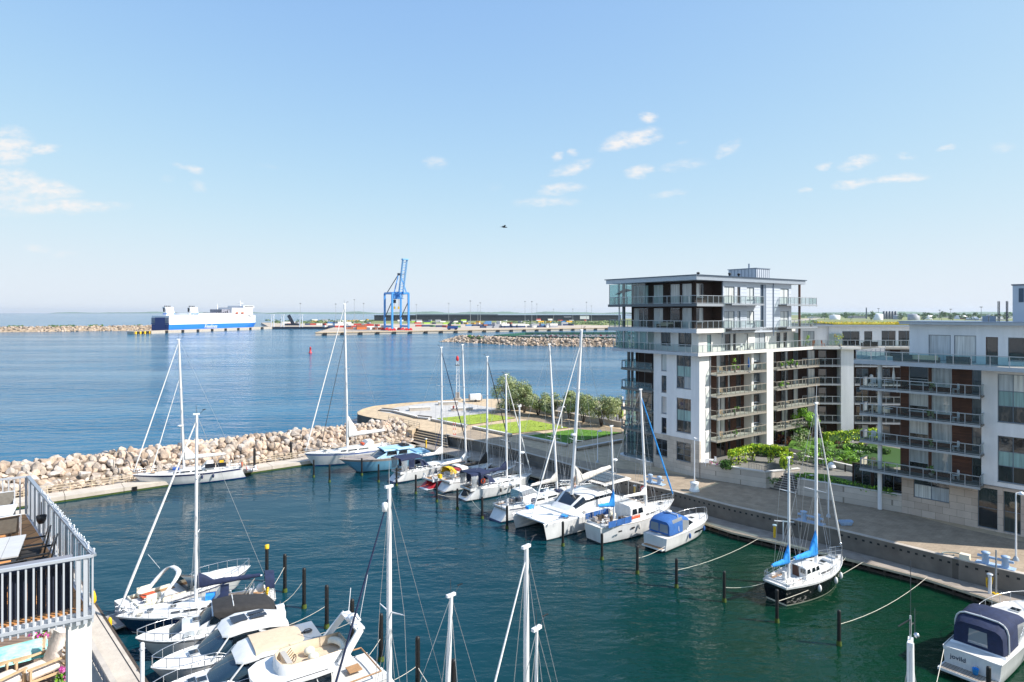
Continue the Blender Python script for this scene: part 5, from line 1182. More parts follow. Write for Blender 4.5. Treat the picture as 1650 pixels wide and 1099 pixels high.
CLW = ('gel', 'navy', 'navy', 'anti_dark', 'gel')
def boat(name, lab, cat, bow, stern, over=1.1, **k):
    loc, rz, Lw = place(bow, stern); t = thing(name, lab, cat, loc, rz, **k); return t, loc, rz, Lw * over
# ---- sloop alongside the breakwater, blue sheer line
t, lo, rz, L = boat('sailing_yacht', 'large white yacht with a blue sheer stripe lying alone against the breakwater pontoon', 'sailboat', (222, 785), (388, 768), 1.1); B = 4.0; fb = 1.45
a_ = hull(t, 'sail', L, B, fb, ('gel', 'navy', 'anti_blue', 'anti_blue', 'navy'), rake=.12, rev=.05, stripe=.05, band=.2, deck='deck')
coach(t, L, B, -.12, .25, fb + .02, .55); hatches(t, L, [(.33, 0), (.12, 0)], fb + .3, .6, 'teak'); cockpit(t, L, B, -.46, -.14, fb)
top, d, H, mk = mast(t, lo, rz, (.06 * L, 0, fb + .4), (288, 547), r=.17, spreaders=(.33, .62), at_=a_, sx=.06, bow=False, radar=.33)
furl(t, top - d * .3, a_(.485, 0, .5), 'canvas_white', .09); furl(t, base_ := (Vector((.06 * L, 0, fb + .4)) + d * H * .72), a_(.34, 0, .4), 'canvas_white', .07)
boom(t, (.06 * L, 0, fb + .4), d, 5.2, 'canvas_white', 1.5, .24, .1, 1.6); hood(t, L, B, -.2, -.08, .62, fb + .3, 1.0, 'canvas_white'); rails(t, a_, -.4, .4); pulpit(t, a_, L); pushpit(t, a_, L); wheel(t, -.36 * L, fb)
mb = MB(); [mb.bx(x * L - .65, x * L + .65, 1.45, 1.5, fb + .55, fb + 1.15, 'solar') for x in (-.27, -.17)]; mb.build('solar_panel', t)
mb = MB(); mb.bx(-.30 * L, -.26 * L, -1.8, -1.65, fb + .2, fb + .8, 'yellow'); mb.build('life_sling', t); mb = MB(); mb.ring((-.46 * L, 1.2, fb + .55), .32, .09, 'orange', (1, 0, 0)); mb.build('lifebuoy', t)
mb = MB(); mb.bx(.1 * L, .16 * L, -.5, .5, fb + .5, fb + .75, 'royal'); mb.build('folded_cover', t); winches(t, L, [(-.2, s * 1.25, fb + .3) for s in (1, -1)])
fender(lo, rz, a_, (-.1, -.2), -1 if False else 1, 'yacht at the breakwater', 'navy')
# inflatable on davits behind it
pz = Matrix.Rotation(rz, 3, 'Z') @ Vector((-.56 * L, 0, 1.0)); mb = MB(); tt = thing('dinghy', 'small inflatable dinghy with orange edging hung at the stern of the yacht by the breakwater', 'dinghy', lo + pz, rz + R(90)); U_ = [(-1.3, .55, 0), (.7, .55, 0), (1.3, .2, .1), (1.4, 0, .12), (1.3, -.2, .1), (.7, -.55, 0), (-1.3, -.55, 0)]; mb.path(U_, .2, 'lamp_white', 8); mb.build('tube', tt); mb = MB(); mb.path([(x, y * 1.3, z + .1) for x, y, z in U_], .05, 'orange', 5); mb.build('grab_line', tt); mb = MB(); mb.poly([(-1.3, .5, -.1), (1.1, .4, -.1), (1.1, -.4, -.1), (-1.3, -.5, -.1)], 'taupe'); mb.build('floor', tt)
# ---- big white yacht behind the blue motorboat
t, lo, rz, L = boat('sailing_yacht', 'big white yacht with a blue stripe moored behind the pale blue motorboat', 'sailboat', (496, 752), (628, 735), 1.08); B = 4.3; fb = 1.75
a_ = hull(t, 'sail', L, B, fb, ('gel', 'royal', 'anti_blue', 'anti_blue', 'gel'), rake=.10, rev=.05, stripe=.16, band=.16)
coach(t, L, B, -.2, .25, fb + .02, .6); cockpit(t, L, B, -.47, -.2, fb); top, d, H, mk = mast(t, lo, rz, (.03 * L, 0, fb + .5), (555, 490), r=.19, spreaders=(.3, .55, .78), at_=a_, sx=.03, bow=False)
furl(t, top - d * .3, a_(.485, 0, .4), 'canvas_white', .09); furl(t, Vector((.03 * L, 0, fb + .5)) + d * H * .78, a_(.33, 0, .4), 'wire_dark', .05)
boom(t, (.03 * L, 0, fb + .5), d, 6.2, 'canvas_white', 1.9, .3, .2, 2.6); hood(t, L, B, -.24, -.12, .62, fb + .4, 1.0, 'canvas_white'); rails(t, a_, -.42, .42); pulpit(t, a_, L); pushpit(t, a_, L); wheel(t, -.38 * L, fb)
mb = MB(); mb.bx(-.16 * L, -.13 * L, -.6, .6, fb + .7, fb + 1.0, 'orange'); mb.build('life_raft', t); hatches(t, L, [(.28, .3), (.28, -.3), (.15, 0)], fb + .42, .5)
# ---- pale blue classic motor yacht
t, lo, rz, L = boat('motor_yacht', 'classic pale blue motor yacht with a long taupe foredeck and raked blue cabin', 'motorboat', (554, 763), (683, 746), 1.12); B = 4.2; fb = 1.75
a_ = hull(t, 'motor', L, B, fb, ('ice_blue', 'taupe', 'anti_dark', 'anti_dark', 'taupe'), rake=.2, rev=-.02, stripe=.14, band=.16, deck='taupe', rail='taupe', spring=.32, flare=.8)
house(t, 'cabin', L, B, [(-.24, .72, fb - .1, fb + 1.25), (-.08, .74, fb - .1, fb + 1.3), (.03, .72, fb - .1, fb + 1.15), (.15, .66, fb - .1, fb + .12)], 'ice_blue', p=.3, mf=lambda i, j: 'boat_glass_blue' if (i == 2 and 1 <= j <= 6) else 'ice_blue_top')
sidewin(t, L, B, -.21, -.11, .745, fb + .5, fb + 1.02); sidewin(t, L, B, -.09, .02, .755, fb + .48, fb + 1.02)
mb = MB(); mb.loft([arch(-.28 * L, .8 * B / 2, fb + 1.22, fb + 1.42), arch(.05 * L, .78 * B / 2, fb + 1.15, fb + 1.35)], 'ice_blue_top', closed=False); mb.poly([(-.28 * L, -1.7, fb + 1.22), (-.28 * L, 1.7, fb + 1.22), (.05 * L, 1.64, fb + 1.15), (.05 * L, -1.64, fb + 1.15)], 'ice_blue_top'); mb.build('cabin_roof', t)
mb = MB(); mb.bx(-.48 * L, -.25 * L, -1.5, 1.5, fb + .02, fb + .32, 'ice_blue_top'); mb.bx(-.44 * L, -.32 * L, -1.2, 1.2, fb + .321, fb + .5, 'ice_blue'); mb.build('engine_hatch', t)
mb = MB(); mb.bx(.2 * L, .3 * L, -.5, .5, fb + .1, fb + .35, 'taupe'); mb.build('deck_box', t); mb = MB(); [mb.tube((-.2 * L, y, fb + 1.35), (-.22 * L, y, fb + 2.1), .03, n=5, m='steel') for y in (-.8, .8)]; mb.bx(-.25 * L, -.17 * L, -.9, .9, fb + 1.45, fb + 1.65, 'dark'); mb.ell((-.21 * L, 0, fb + 1.85), (.45, .35, .2), 'taupe'); mb.build('roof_gear', t)
for s in (1, -1): mb = MB(); mb.path([a_(x, s, .5, .2) for x in (-.1, .1, .3, .45)], .02, 'steel', 4); [mb.tube(a_(x, s, 0, .2), a_(x, s, .5, .2), .018, n=4, m='steel') for x in (-.1, .1, .3, .45)]; mb.build('guard_rail', t)
# ---- basin row, far to near
def sloop(lab, bow, stern, toppx, B, fb, cols, mx, cover, jib, hoodm, bim=None, rev=.10, deck='deck', over=1.12, boomL=.36, radar=None, boomsail=True, wheel_=True, r=.14, jr=.07, jy=.45, spread=(.36, .66), boomz=1.25, peak=1.0, stripe=.08, band=.08, name='sailing_yacht', hull_label=None):
    t, lo, rz, L = boat(name, lab, 'sailboat', bow, stern, over)
    a_ = hull(t, 'sail', L, B, fb, cols, rake=.10, rev=rev, stripe=stripe, band=band, deck=deck, label=hull_label)
    coach(t, L, B, -.14, .28, fb + .02, .42, .6); cockpit(t, L, B, -.44, -.15, fb); hatches(t, L, [(.3, 0), (.16, 0), (.0, 0)], fb + .3, .45)
    base = Vector((mx * L, 0, fb + .35)); top, d, H, mk = mast(t, lo, rz, base, toppx, r=r, spreaders=spread, at_=a_, sx=mx, bow=jib is None, radar=radar)
    if jib: furl(t, top - d * .4, a_(.48, 0, jy), jib, jr)
    e = boom(t, base, d, boomL * L, cover, boomz, .2, .08, peak, sail=boomsail)
    if hoodm: hood(t, L, B, -.19, -.08, .62, fb + .28, .95, hoodm)
    if bim: bimini(t, L, B, -.44, -.19, .72, fb + .2, fb + 2.1, bim)
    rails(t, a_, -.42, .42); pulpit(t, a_, L); pushpit(t, a_, L)
    if wheel_: wheel(t, -.35 * L, fb)
    for s_ in (1, -1):
        for x in (-.02, .09, .2):
            q = a_(x, s_); w2 = a_(x + .035, s_); mb = MB(); k = s_ * .012; mb.poly([(q.x, q.y * .985 + k, fb * .60), (w2.x, w2.y * .985 + k, fb * .60), (w2.x, w2.y * .99 + k, fb * .70), (q.x, q.y * .99 + k, fb * .70)], 'boat_glass'); mb.build('porthole', t)
    mb = MB(); mb.path([(-.3 * L, .1, fb + .4), e[1] + Vector((.5, 0, -.05)), (-.28 * L, -.1, fb + .4)], .02, 'rope', 4); mb.build('mainsheet', t); mb = MB(); [mb.ring((.36 * L - k * .03, .35, fb + .24 + .03 * k), .22, .03, 'rope', (0, 0, 1), 10, 4) for k in range(3)]; mb.bx(.40 * L, .42 * L, -.12, .12, fb + .2, fb + .38, 'steel'); mb.build('foredeck_gear', t)
    winches(t, L, [(-.2, s * B * .36, fb + .2) for s in (1, -1)] + [(-.3, s * B * .38, fb + .2) for s in (1, -1)])
    return t, lo, rz, L, a_, base, top, d, e
t, lo, rz, L, a_, base, top, d, e = sloop('white yacht with navy bimini and blue triangular sail cover beside the pale blue motorboat', (752, 752), (637, 776), (711, 560), 3.6, 1.25, ('gel', 'gel', 'navy', 'anti_dark', 'gel'), .12, 'canvas_white', 'canvas_navy', 'canvas_navy', 'canvas_navy', rev=.12)
mb = MB(); c = base + d * 1.0; mb.loft([[(c.x - .1, -.04, c.z + .3), (c.x - .1, .04, c.z + .3)], [(c.x - 1.6, -.06, c.z - .0), (c.x - 1.6, .06, c.z)], [(c.x - .15, -.05, c.z + 4.2), (c.x - .15, .05, c.z + 4.2)]], 'royal', closed=True, sm=False); mb.build('trysail_bag', t)
fender(lo, rz, a_, (-.05, .1, .22), -1, 'yacht beside the pale blue motorboat', 'canvas_navy')
t, lo, rz, L, a_, base, top, d, e = sloop('red hulled yacht with a yellow sprayhood', (788, 762), (688, 787), (745, 556), 3.5, 1.1, ('red_hull', 'gel', 'gel', 'anti_dark', 'gel'), .10, 'canvas_white', None, None, None, rev=.16, stripe=.05, wheel_=False)
hood(t, L, 3.5, -.2, -.08, .62, 1.35, 1.0, 'yellow', False); mb = MB(); mb.bx(-.05 * L, .06 * L, -.7, .7, 1.55, 1.75, 'red'); mb.build('red_cover', t)
for y in (-.9, .9): mb = MB(); mb.ring((-.42 * L, y, 1.55), .26, .07, 'lamp_white', (1, 0, .3)); mb.build('lifebuoy', t)
t, lo, rz, L, a_, base, top, d, e = sloop('white yacht with a black boom cover and a black and white sprayhood', (825, 767), (716, 791), (785, 575), 3.4, 1.2, ('gel', 'taupe', 'taupe', 'anti_dark', 'gel'), .10, 'canvas_black', 'canvas_black', 'canvas_black', None, rev=.10, peak=1.6)
mb = MB(); mb.bx(-.46 * L, -.43 * L, .8, 1.3, 1.5, 2.0, 'yellow'); mb.build('life_sling', t); bimini(t, L, 3.6, -.3, -.22, .7, 1.4, 3.0, 'canvas_white', False)
t, lo, rz, L, a_, base, top, d, e = sloop('white yacht with a navy bimini and open transom showing its whole side to the basin', (850, 783), (750, 805), (815, 604), 3.6, 1.35, ('gel', 'gel', 'anti_dark', 'anti_dark', 'gel'), .13, 'canvas_navy', 'canvas_white', 'canvas_navy', 'canvas_navy', rev=.14, over=1.14)
fender(lo, rz, a_, (-.08, .07, .2), -1, 'middle yacht with the navy bimini', 'dark')
mb = MB(); mb.poly([(-.5 * L + .35, -.6, .5), (-.5 * L + .35, .6, .5), (-.5 * L + .95, .6, 1.3), (-.5 * L + .95, -.6, 1.3)], 'dark'); mb.build('transom_opening', t); mb = MB(); mb.ring((-.30 * L, -1.55, 2.4), .28, .08, 'orange', (0, 1, 0)); mb.build('lifebuoy', t)
sl = MB(); [sl.bx(-.15 * L + k * .5, .2 * L, -1.955, -1.95, .95, .99, 'dark') for k in range(1)]; 
# ---- cluttered ketch
t, lo, rz, L = boat('ketch', 'cluttered white ketch with an enclosed orange and grey cockpit beside the catamaran', 'sailboat', (938, 803), (804, 838), 1.1); B = 3.9; fb = 1.4
a_ = hull(t, 'sail', L, B, fb, CLW, rake=.12, rev=.08); coach(t, L, B, -.18, .3, fb, .55); cockpit(t, L, B, -.45, -.2, fb)
house(t, 'cockpit_tent', L, B, [(-.28, .62, fb + .1, fb + 1.6), (-.16, .64, fb + .1, fb + 1.75), (-.08, .55, fb + .3, fb + .75)], 'vinyl', mf=lambda i, j: 'canvas_white' if j in (0, 3, 4, 7) or i == 1 and j % 2 else 'vinyl')
for y in (-.6, .5): mb = MB(); mb.ring((-.27 * L, y, fb + 1.0), .28, .08, 'orange', (1, 0, 0)); mb.build('lifebuoy', t)
mb = MB(); mb.bx(-.24 * L, -.2 * L, -.9, -.6, fb + .4, fb + 1.1, 'red'); mb.build('life_raft', t)
top, d, H, mk = mast(t, lo, rz, (.16 * L, 0, fb + .4), (885, 555), r=.15, spreaders=(.36, .66), at_=a_, sx=.16); boom(t, (.16 * L, 0, fb + .4), d, 4.2, 'canvas_grey', 1.3, .22)
top2, d2, H2, mk2 = mast(t, lo, rz, (-.24 * L, 0, fb + .2), (837, 655), r=.12, spreaders=(.4,), at_=a_, sx=-.24, radar=.5, bow=False, stern=False); boom(t, (-.24 * L, 0, fb + .2), d2, 2.4, 'canvas_white', 2.1, .14)
rails(t, a_, -.42, .42); pulpit(t, a_, L); pushpit(t, a_, L); wheel(t, -.38 * L, fb); winches(t, L, [(-.1, s * 1.4, fb + .5) for s in (1, -1)])
mb = MB(); rg = random.Random(6)
for k in range(26): x, y = rg.uniform(-.42, .3) * L, rg.uniform(-1.4, 1.4); s_ = rg.uniform(.1, .28); mb.bx(x - s_, x + s_, y - s_, y + s_, fb + .05, fb + .25 + rg.uniform(0, .5), rg.choice(('gel', 'canvas_white', 'taupe', 'canvas_navy', 'steel', 'canvas_grey')))
mb.build('deck_gear', t); mb = MB(); mb.tube((-.47 * L, -.8, fb), (-.5 * L, -.8, fb + 3.0), .04, n=5, m='steel'); mb.ring((-.5 * L, -.8, fb + 3.2), .35, .03, 'lamp_white', (1, 0, 0)); mb.build('wind_generator', t)
# folding gangway over the bow
bq = lo + Matrix.Rotation(rz, 3, 'Z') @ Vector((.5 * L, 0, 1.6)); mb = MB(); e1 = bq + VA * 2.4 + Vector((0, 0, -.6)); dv = (e1 - bq)
bq = bq - VA * 4.2 + Vector((0, 1.6, .3)); e1 = e1 + Vector((0, 1.6, .0))
for o_ in (0, .5): mb.tube(bq + Vector((0, 0, o_)), e1 + Vector((0, 0, o_)), .05, n=5, m='lamp_white')
for k in range(10): mb.tube(bq.lerp(e1, k / 10) + Vector((0, 0, .5 * (k % 2))), bq.lerp(e1, (k + 1) / 10) + Vector((0, 0, .5 * ((k + 1) % 2))), .03, n=4, m='lamp_white')
tag(mb.build('gangway'), 'white lattice gangway laid from the bow of the cluttered ketch to the walkway', 'gangway')
# ---- catamaran
t, lo, rz, L = boat('catamaran', 'white sailing catamaran with two blunt bows pointing into the basin and a beige boom cover', 'catamaran', (855, 862), (1000, 817), 1.06); BC = 6.5; fb = 1.65
def cat_hull(y0, nm):
    mb = MB(); rings = []; n = 16
    for i in range(n + 1):
        x_ = i / n; b = .95 * (min(1, .42 + .9 * x_ ** .8) if x_ < .4 else 1) if False else None
        t_ = 1 - x_; b = .95 * (.55 + .45 * min(1, x_ / .3)) if x_ > .0 else .95
        hb = (.78 if x_ < .35 else .78 * (1 - ((x_ - .35) / .65) ** 2.3) + .02) ; s = fb * (1 + .12 * x_) * (1 if x_ > .12 else .45 + .55 * x_ / .12)
        r = [(x_ * L - L / 2 - (.03 * L * x_ ** 6 * (1 - k)), y0 + hb * yf, s * k if k >= 0 else -.35) for k, yf in ((1, 1), (.93, 1.04), (.86, 1.0), (.45, .9), (.06, .72), (-1, .15))]
        rings.append(r + [(q[0], 2 * y0 - q[1], q[2]) for q in r[::-1]])
    mb.loft(rings, 'gel', closed=True, mf=lambda i, j: 'anti_dark' if j in (4, 5, 6) else 'gel'); mb.poly(rings[0], 'gel'); mb.build('hull', t)
for y in (BC / 2 - .8, -(BC / 2 - .8)): cat_hull(y, '')
mb = MB(); mb.loft([arch(-.38 * L, BC / 2 - .3, .75, fb + .22, 10, .25), arch(.12 * L, BC / 2 - .3, .8, fb + .3, 10, .25), arch(.24 * L, BC / 2 - .6, 1.0, fb + .28, 10, .25)], 'gel', closed=False); mb.poly(arch(.24 * L, BC / 2 - .6, 1.0, fb + .28, 10, .25), 'gel'); mb.poly(arch(-.38 * L, BC / 2 - .3, .75, fb + .22, 10, .25), 'gel'); mb.build('bridge_deck', t)
mb = MB(); [mb.poly([(.24 * L, y, fb + .12), (.47 * L, y, fb + .14), (.47 * L, y + .38, fb + .14), (.24 * L, y + .38, fb + .12)], 'canvas_white') for y in (-2.1, -1.71, -1.32, -.93, -.54, -.15, .24, .63, 1.02, 1.41, 1.8)]; mb.tube((.47 * L, -2.7, fb + .1), (.47 * L, 2.7, fb + .1), .09, n=8, m='mast_white'); mb.bx(.2 * L, .47 * L, -.3, .3, fb, fb + .14, 'gel'); mb.build('trampoline', t)
house(t, 'saloon', L, BC, [(-.22, .66, fb + .15, fb + 1.65), (-.06, .68, fb + .15, fb + 1.75), (.06, .64, fb + .15, fb + 1.6), (.15, .54, fb + .15, fb + .7), (.20, .44, fb + .15, fb + .28)], 'gel', p=.42, n=12, mf=lambda i, j: 'boat_glass' if (i == 2 and j in (1, 2, 3, 5, 6, 8, 9, 10)) or (i in (0, 1) and j in (1, 10)) else 'gel')
mb = MB(); mb.loft([arch(-.42 * L, 2.3, fb + 2.35, fb + 2.5, 8, .4), arch(-.12 * L, 2.2, fb + 2.3, fb + 2.45, 8, .4)], 'canvas_grey', closed=False); [mb.bx(-.4 * L + k * 1.25, -.4 * L + k * 1.25 + 1.15, -1.7, 1.7, fb + 2.52, fb + 2.56, 'solar') for k in range(3)]; [mb.tube((x * L, y, fb), (x * L, y, fb + 2.4), .04, n=5, m='steel') for x in (-.4, -.15) for y in (-2.1, 2.1)]; mb.build('solar_roof', t)
base = Vector((.07 * L, 0, fb + 1.5)); 
def cat_at(xf, s=0, dz=0, ins=0): return Vector((xf * L, s * (BC / 2 - .2 - ins), fb + .1 + dz))
top, d, H, mk = mast(t, lo, rz, base, (937, 532), r=.2, spreaders=(.33, .64), at_=cat_at, sx=-.02, radar=.36)
boom(t, base, d, .42 * L, 'canvas_grey', 1.3, .34, .7, 1.5); furl(t, top - d * 1.5, (.46 * L, 0, fb + .4), 'canvas_white', .08)
for s_ in (1, -1):
    mb = MB(); P = [(x * L, s_ * (BC / 2 - .12), fb * (1 + .12 * (x + .5)) + .0) for x in (-.35, -.2, -.05, .1, .25, .4)]
    [mb.tube(q, (q[0], q[1], q[2] + .65), .018, n=4, m='steel') for q in P]; [mb.path([(q[0], q[1], q[2] + h) for q in P], .013, 'steel', 4) for h in (.65, .35)]; mb.build('guard_rail', t)
mb = MB(); mb.bx(.3 * L, .36 * L, -2.8, -2.2, fb + .2, fb + .5, 'canvas_sky'); mb.bx(.28 * L, .31 * L, 1.9, 2.6, fb + .2, fb + .45, 'canvas_sky'); mb.build('turquoise_cover', t); hatches(t, L, [(.12, 2.6), (.3, -2.6), (.3, 2.6), (.0, -2.7)], fb + .24, .5)
t2 = thing('flag', 'red and yellow flag hanging beside the mast of the catamaran', 'flag', lo + Matrix.Rotation(rz, 3, 'Z') @ Vector((.07 * L, .5, fb + 1.9))); mb = MB(); mb.loft([[(.05 * math.sin(i * 1.3 + k), .0 + .1 * k, 1.7 - i * .22) for k in range(4)] for i in range(7)], 'orange', closed=False, mf=lambda i, j: 'yellow' if j == 1 else 'red'); mb.build('cloth', t2)
fender(lo, rz, lambda x, s, z, i: Vector((x * L, s * (BC / 2 + .02), fb)), (.1, .28), 1, 'catamaran', 'canvas_grey', .14, .9)
# outboard rubber boat behind
# ---- motorsailer ketch with blue dodgers
t, lo, rz, L = boat('motor_sailer', 'white motorsailer ketch with royal blue cockpit dodgers and a bright blue furled jib', 'sailboat', (1079, 838), (962, 872), 1.12); B = 3.9; fb = 1.7
a_ = hull(t, 'sail', L, B, fb, ('gel', 'gel', 'anti_dark', 'anti_dark', 'timber_pale'), rake=.16, rev=-.02, spring=.4, deck='deck'); coach(t, L, B, -.02, .3, fb, .5)
house(t, 'wheelhouse', L, B, [(-.16, .66, fb, fb + 1.55), (-.02, .66, fb, fb + 1.6), (.07, .6, fb, fb + .9), (.09, .56, fb, fb + .5)], 'gel', p=.22, mf=lambda i, j: 'boat_glass' if (i == 1 and j in (2, 3, 4, 5)) else 'gel'); sidewin(t, L, B, -.14, -.08, .67, fb + .6, fb + 1.25); sidewin(t, L, B, -.07, -.01, .67, fb + .6, fb + 1.25)
for s in (1, -1): mb = MB(); mb.bx(-.15 * L, -.05 * L, s * .67 * B / 2 - .02, s * .67 * B / 2 + .02, fb + .15, fb + .5, 'orange'); mb.build('wood_trim', t)
mb = MB(); [mb.bx(-.45 * L + k * 1.15, -.45 * L + k * 1.15 + 1.08, s * B * .44 - .02, s * B * .44 + .02, fb + .1, fb + .72, 'canvas_blue') for k in range(3) for s in (1, -1)]; mb.build('dodger', t)
cockpit(t, L, B, -.46, -.18, fb); top, d, H, mk = mast(t, lo, rz, (.14 * L, 0, fb + .4), (1032, 628), r=.15, spreaders=(.4,), at_=a_, sx=.14, bow=False); furl(t, top - d * .6, a_(.49, 0, .6), 'canvas_sky', .085); boom(t, (.14 * L, 0, fb + .4), d, 3.6, 'canvas_white', 1.6, .16, .2)
top2, d2, H2, _ = mast(t, lo, rz, (-.25 * L, 0, fb + .2), (985, 687), r=.11, spreaders=(.5,), at_=a_, sx=-.25, radar=.62, bow=False, stern=False); boom(t, (-.25 * L, 0, fb + .2), d2, 2.3, 'canvas_sky', 1.4, .2, .3, 2.2)
rails(t, a_, -.18, .42); pulpit(t, a_, L); pushpit(t, a_, L); mb = MB(); rg = random.Random(9)
for k in range(16): x, y = rg.uniform(-.45, -.15) * L, rg.uniform(-1.3, 1.3); s_ = rg.uniform(.1, .25); mb.bx(x - s_, x + s_, y - s_, y + s_, fb + .05, fb + .3 + rg.uniform(0, .4), rg.choice(('timber_dark', 'canvas_white', 'taupe', 'cream', 'deck_grey')))
mb.build('deck_gear', t); fender(lo, rz, a_, (-.12, .05), -1, 'motorsailer with blue dodgers', 'canvas_grey'); hatches(t, L, [(.33, 0)], fb + .5)
mb = MB(); [mb.bx(x * L, x * L + .5, -B / 2 * .97, -B / 2 * .955, fb - .55, fb - .4, 'dark') for x in (-.35, -.2)]; mb.build('porthole', t)
# ---- small cruiser with blue canopy
def cruiser_rails(t, a_, x0=-.05, x1=.49, h=.65, m='steel', n=7):
    mb = MB(); P = {}
    for s in (1, -1):
        P[s] = [a_(x0 + (x1 - x0) * i / n, s, 0, .06) for i in range(n + 1)]; tp = [q + Vector((0, 0, h * (.15 + .85 * min(1, i / 2)))) for i, q in enumerate(P[s])]
        mb.path(tp, .025, m, 5); [mb.tube(q, w_, .02, n=4, m=m) for q, w_ in zip(P[s][1:], tp[1:])]
    mb.tube(P[1][-1] + Vector((0, 0, h)), P[-1][-1] + Vector((0, 0, h)), .025, n=5, m=m); mb.build('bow_rail', t)
t, lo, rz, L = boat('motor_cruiser', 'small white motor cruiser with a bright blue canopy moored by the walkway', 'motorboat', (1133, 852), (1060, 884), 1.12); B = 3.0; fb = 1.35
a_ = hull(t, 'motor', L, B, fb, ('gel', 'gel', 'anti_dark', 'anti_dark', 'gel'), rake=.12, stripe=.05, flare=.7); house(t, 'foredeck_cabin', L, B, [(-.08, .8, fb - .08, fb + .5), (.15, .76, fb - .08, fb + .42), (.33, .5, fb - .08, fb + .2), (.4, .25, fb - .08, fb + .02)], 'gel', p=.35)
house(t, 'windscreen', L, B, [(-.06, .78, fb + .3, fb + 1.15), (.07, .66, fb + .36, fb + .5)], 'boat_glass', p=.45)
house(t, 'canopy', L, B, [(-.42, .8, fb + .15, fb + 1.45), (-.36, .84, fb + .1, fb + 1.75), (-.18, .84, fb + .1, fb + 1.8), (-.05, .8, fb + .25, fb + 1.25)], 'canvas_blue', p=.4, ends=True, mf=lambda i, j: 'vinyl' if i == 2 and j in (0, 7) or i == 1 and j in (1, 6) else 'canvas_blue')
mb = MB(); [mb.poly([(-.425 * L, y - .5, fb + .35), (-.425 * L, y + .5, fb + .35), (-.422 * L, y + .45, fb + 1.15), (-.422 * L, y - .45, fb + 1.15)], 'vinyl') for y in (-.55, .55)]; mb.build('rear_window', t)
mb = MB(); mb.tube((-.26 * L, -1.28, fb + .3), (-.24 * L, -1.0, fb + 1.85), .05, n=6, m='gel'); mb.tube((-.26 * L, 1.28, fb + .3), (-.24 * L, 1.0, fb + 1.85), .05, n=6, m='gel'); mb.tube((-.24 * L, -1.0, fb + 1.85), (-.24 * L, 1.0, fb + 1.85), .05, n=6, m='gel'); mb.ell((-.24 * L, 0, fb + 2.0), (.3, .3, .12), 'lamp_white'); mb.build('arch', t)
mb = MB(); mb.bx(-.5 * L - .55, -.495 * L, -1.2, 1.2, .3, .42, 'gel'); mb.bx(-.5 * L - .5, -.5 * L, -1.1, 1.1, .421, .44, 'teak'); mb.build('swim_platform', t); cruiser_rails(t, a_); hatches(t, L, [(.2, 0)], fb + .38, .5); sidewin(t, L, B, .02, .2, .965, fb - .5, fb - .32, 'boat_glass', 0, 'porthole'); fender(lo, rz, a_, (-.1, .2), -1, 'cruiser with the bright blue canopy', 'canvas_blue')
mb = MB(); mb.bx(-.32 * L, .42 * L, -B / 2 * .985, -B / 2 * .975, .72, .77, 'taupe'); 
# ---- black hulled ketch
t, lo, rz, L = boat('ketch', 'black hulled ketch with a white deckhouse and bright blue sail covers', 'sailboat', (1349, 932), (1256, 969), 1.16); B = 3.5; fb = 1.55
a_ = hull(t, 'sail', L, B, fb, ('black_hull', 'black_hull', 'cream', 'anti_dark', 'gel'), rake=.12, rev=-.03, spring=.3, rail='gel', band=.16); coach(t, L, B, -.02, .28, fb, .45)
house(t, 'deckhouse', L, B, [(-.2, .56, fb, fb + 1.0), (-.03, .56, fb, fb + 1.05), (.02, .52, fb, fb + .5)], 'gel', p=.25); [sidewin(t, L, B, x, x + .05, .57, fb + .5, fb + .85, lean=.03) for x in (-.19, -.12, -.06)]
mb = MB(); mb.bx(-.205 * L, -.2 * L, -.3, .3, fb + .1, fb + .95, 'bronze_door'); mb.build('door', t); mb = MB(); [mb.poly([(-.206 * L, y - .2, fb + .5), (-.206 * L, y + .2, fb + .5), (-.206 * L, y + .2, fb + .85), (-.206 * L, y - .2, fb + .85)], 'boat_glass') for y in (-.65, .65)]; mb.build('rear_window', t)
cockpit(t, L, B, -.46, -.22, fb); wheel(t, -.38 * L, fb); top, d, H, mk = mast(t, lo, rz, (.1 * L, 0, fb + .4), (1315, 650), r=.14, spreaders=(.46,), at_=a_, sx=.1, bow=False); furl(t, top - d * .4, a_(.49, 0, 1.1), 'canvas_white', .07)
boom(t, (.1 * L, 0, fb + .4), d, .32 * L, 'canvas_sky', 1.0, .24, .1, 2.0); top2, d2, H2, _ = mast(t, lo, rz, (-.30 * L, 0, fb + .1), (1271, 738), r=.11, spreaders=(.72,), at_=a_, sx=-.3, bow=False, stern=False); boom(t, (-.30 * L, 0, fb + .1), d2, 2.2, 'canvas_sky', 1.4, .2, .05, 1.6)
rails(t, a_, -.45, .42); pulpit(t, a_, L, .75); pushpit(t, a_, L); fender(lo, rz, a_, (-.15, .1, .22), -1, 'black ketch', 'fender_white', .16); hatches(t, L, [(.2, 0), (-.12, 0)], fb + .4, .5); mb = MB(); mb.bx(.28 * L, .38 * L, -.5, .5, fb + .15, fb + .45, 'gel'); mb.bx(.34 * L, .38 * L, -.35, .35, fb + .45, fb + .7, 'steel'); mb.build('anchor_windlass', t)
mb = MB(); mb.tube(top, top + Vector((.1, 0, 1.6)), .02, n=4, m='lamp_white'); mb.build('antenna', t); winches(t, L, [(-.25, s * 1.2, fb + .2) for s in (1, -1)])
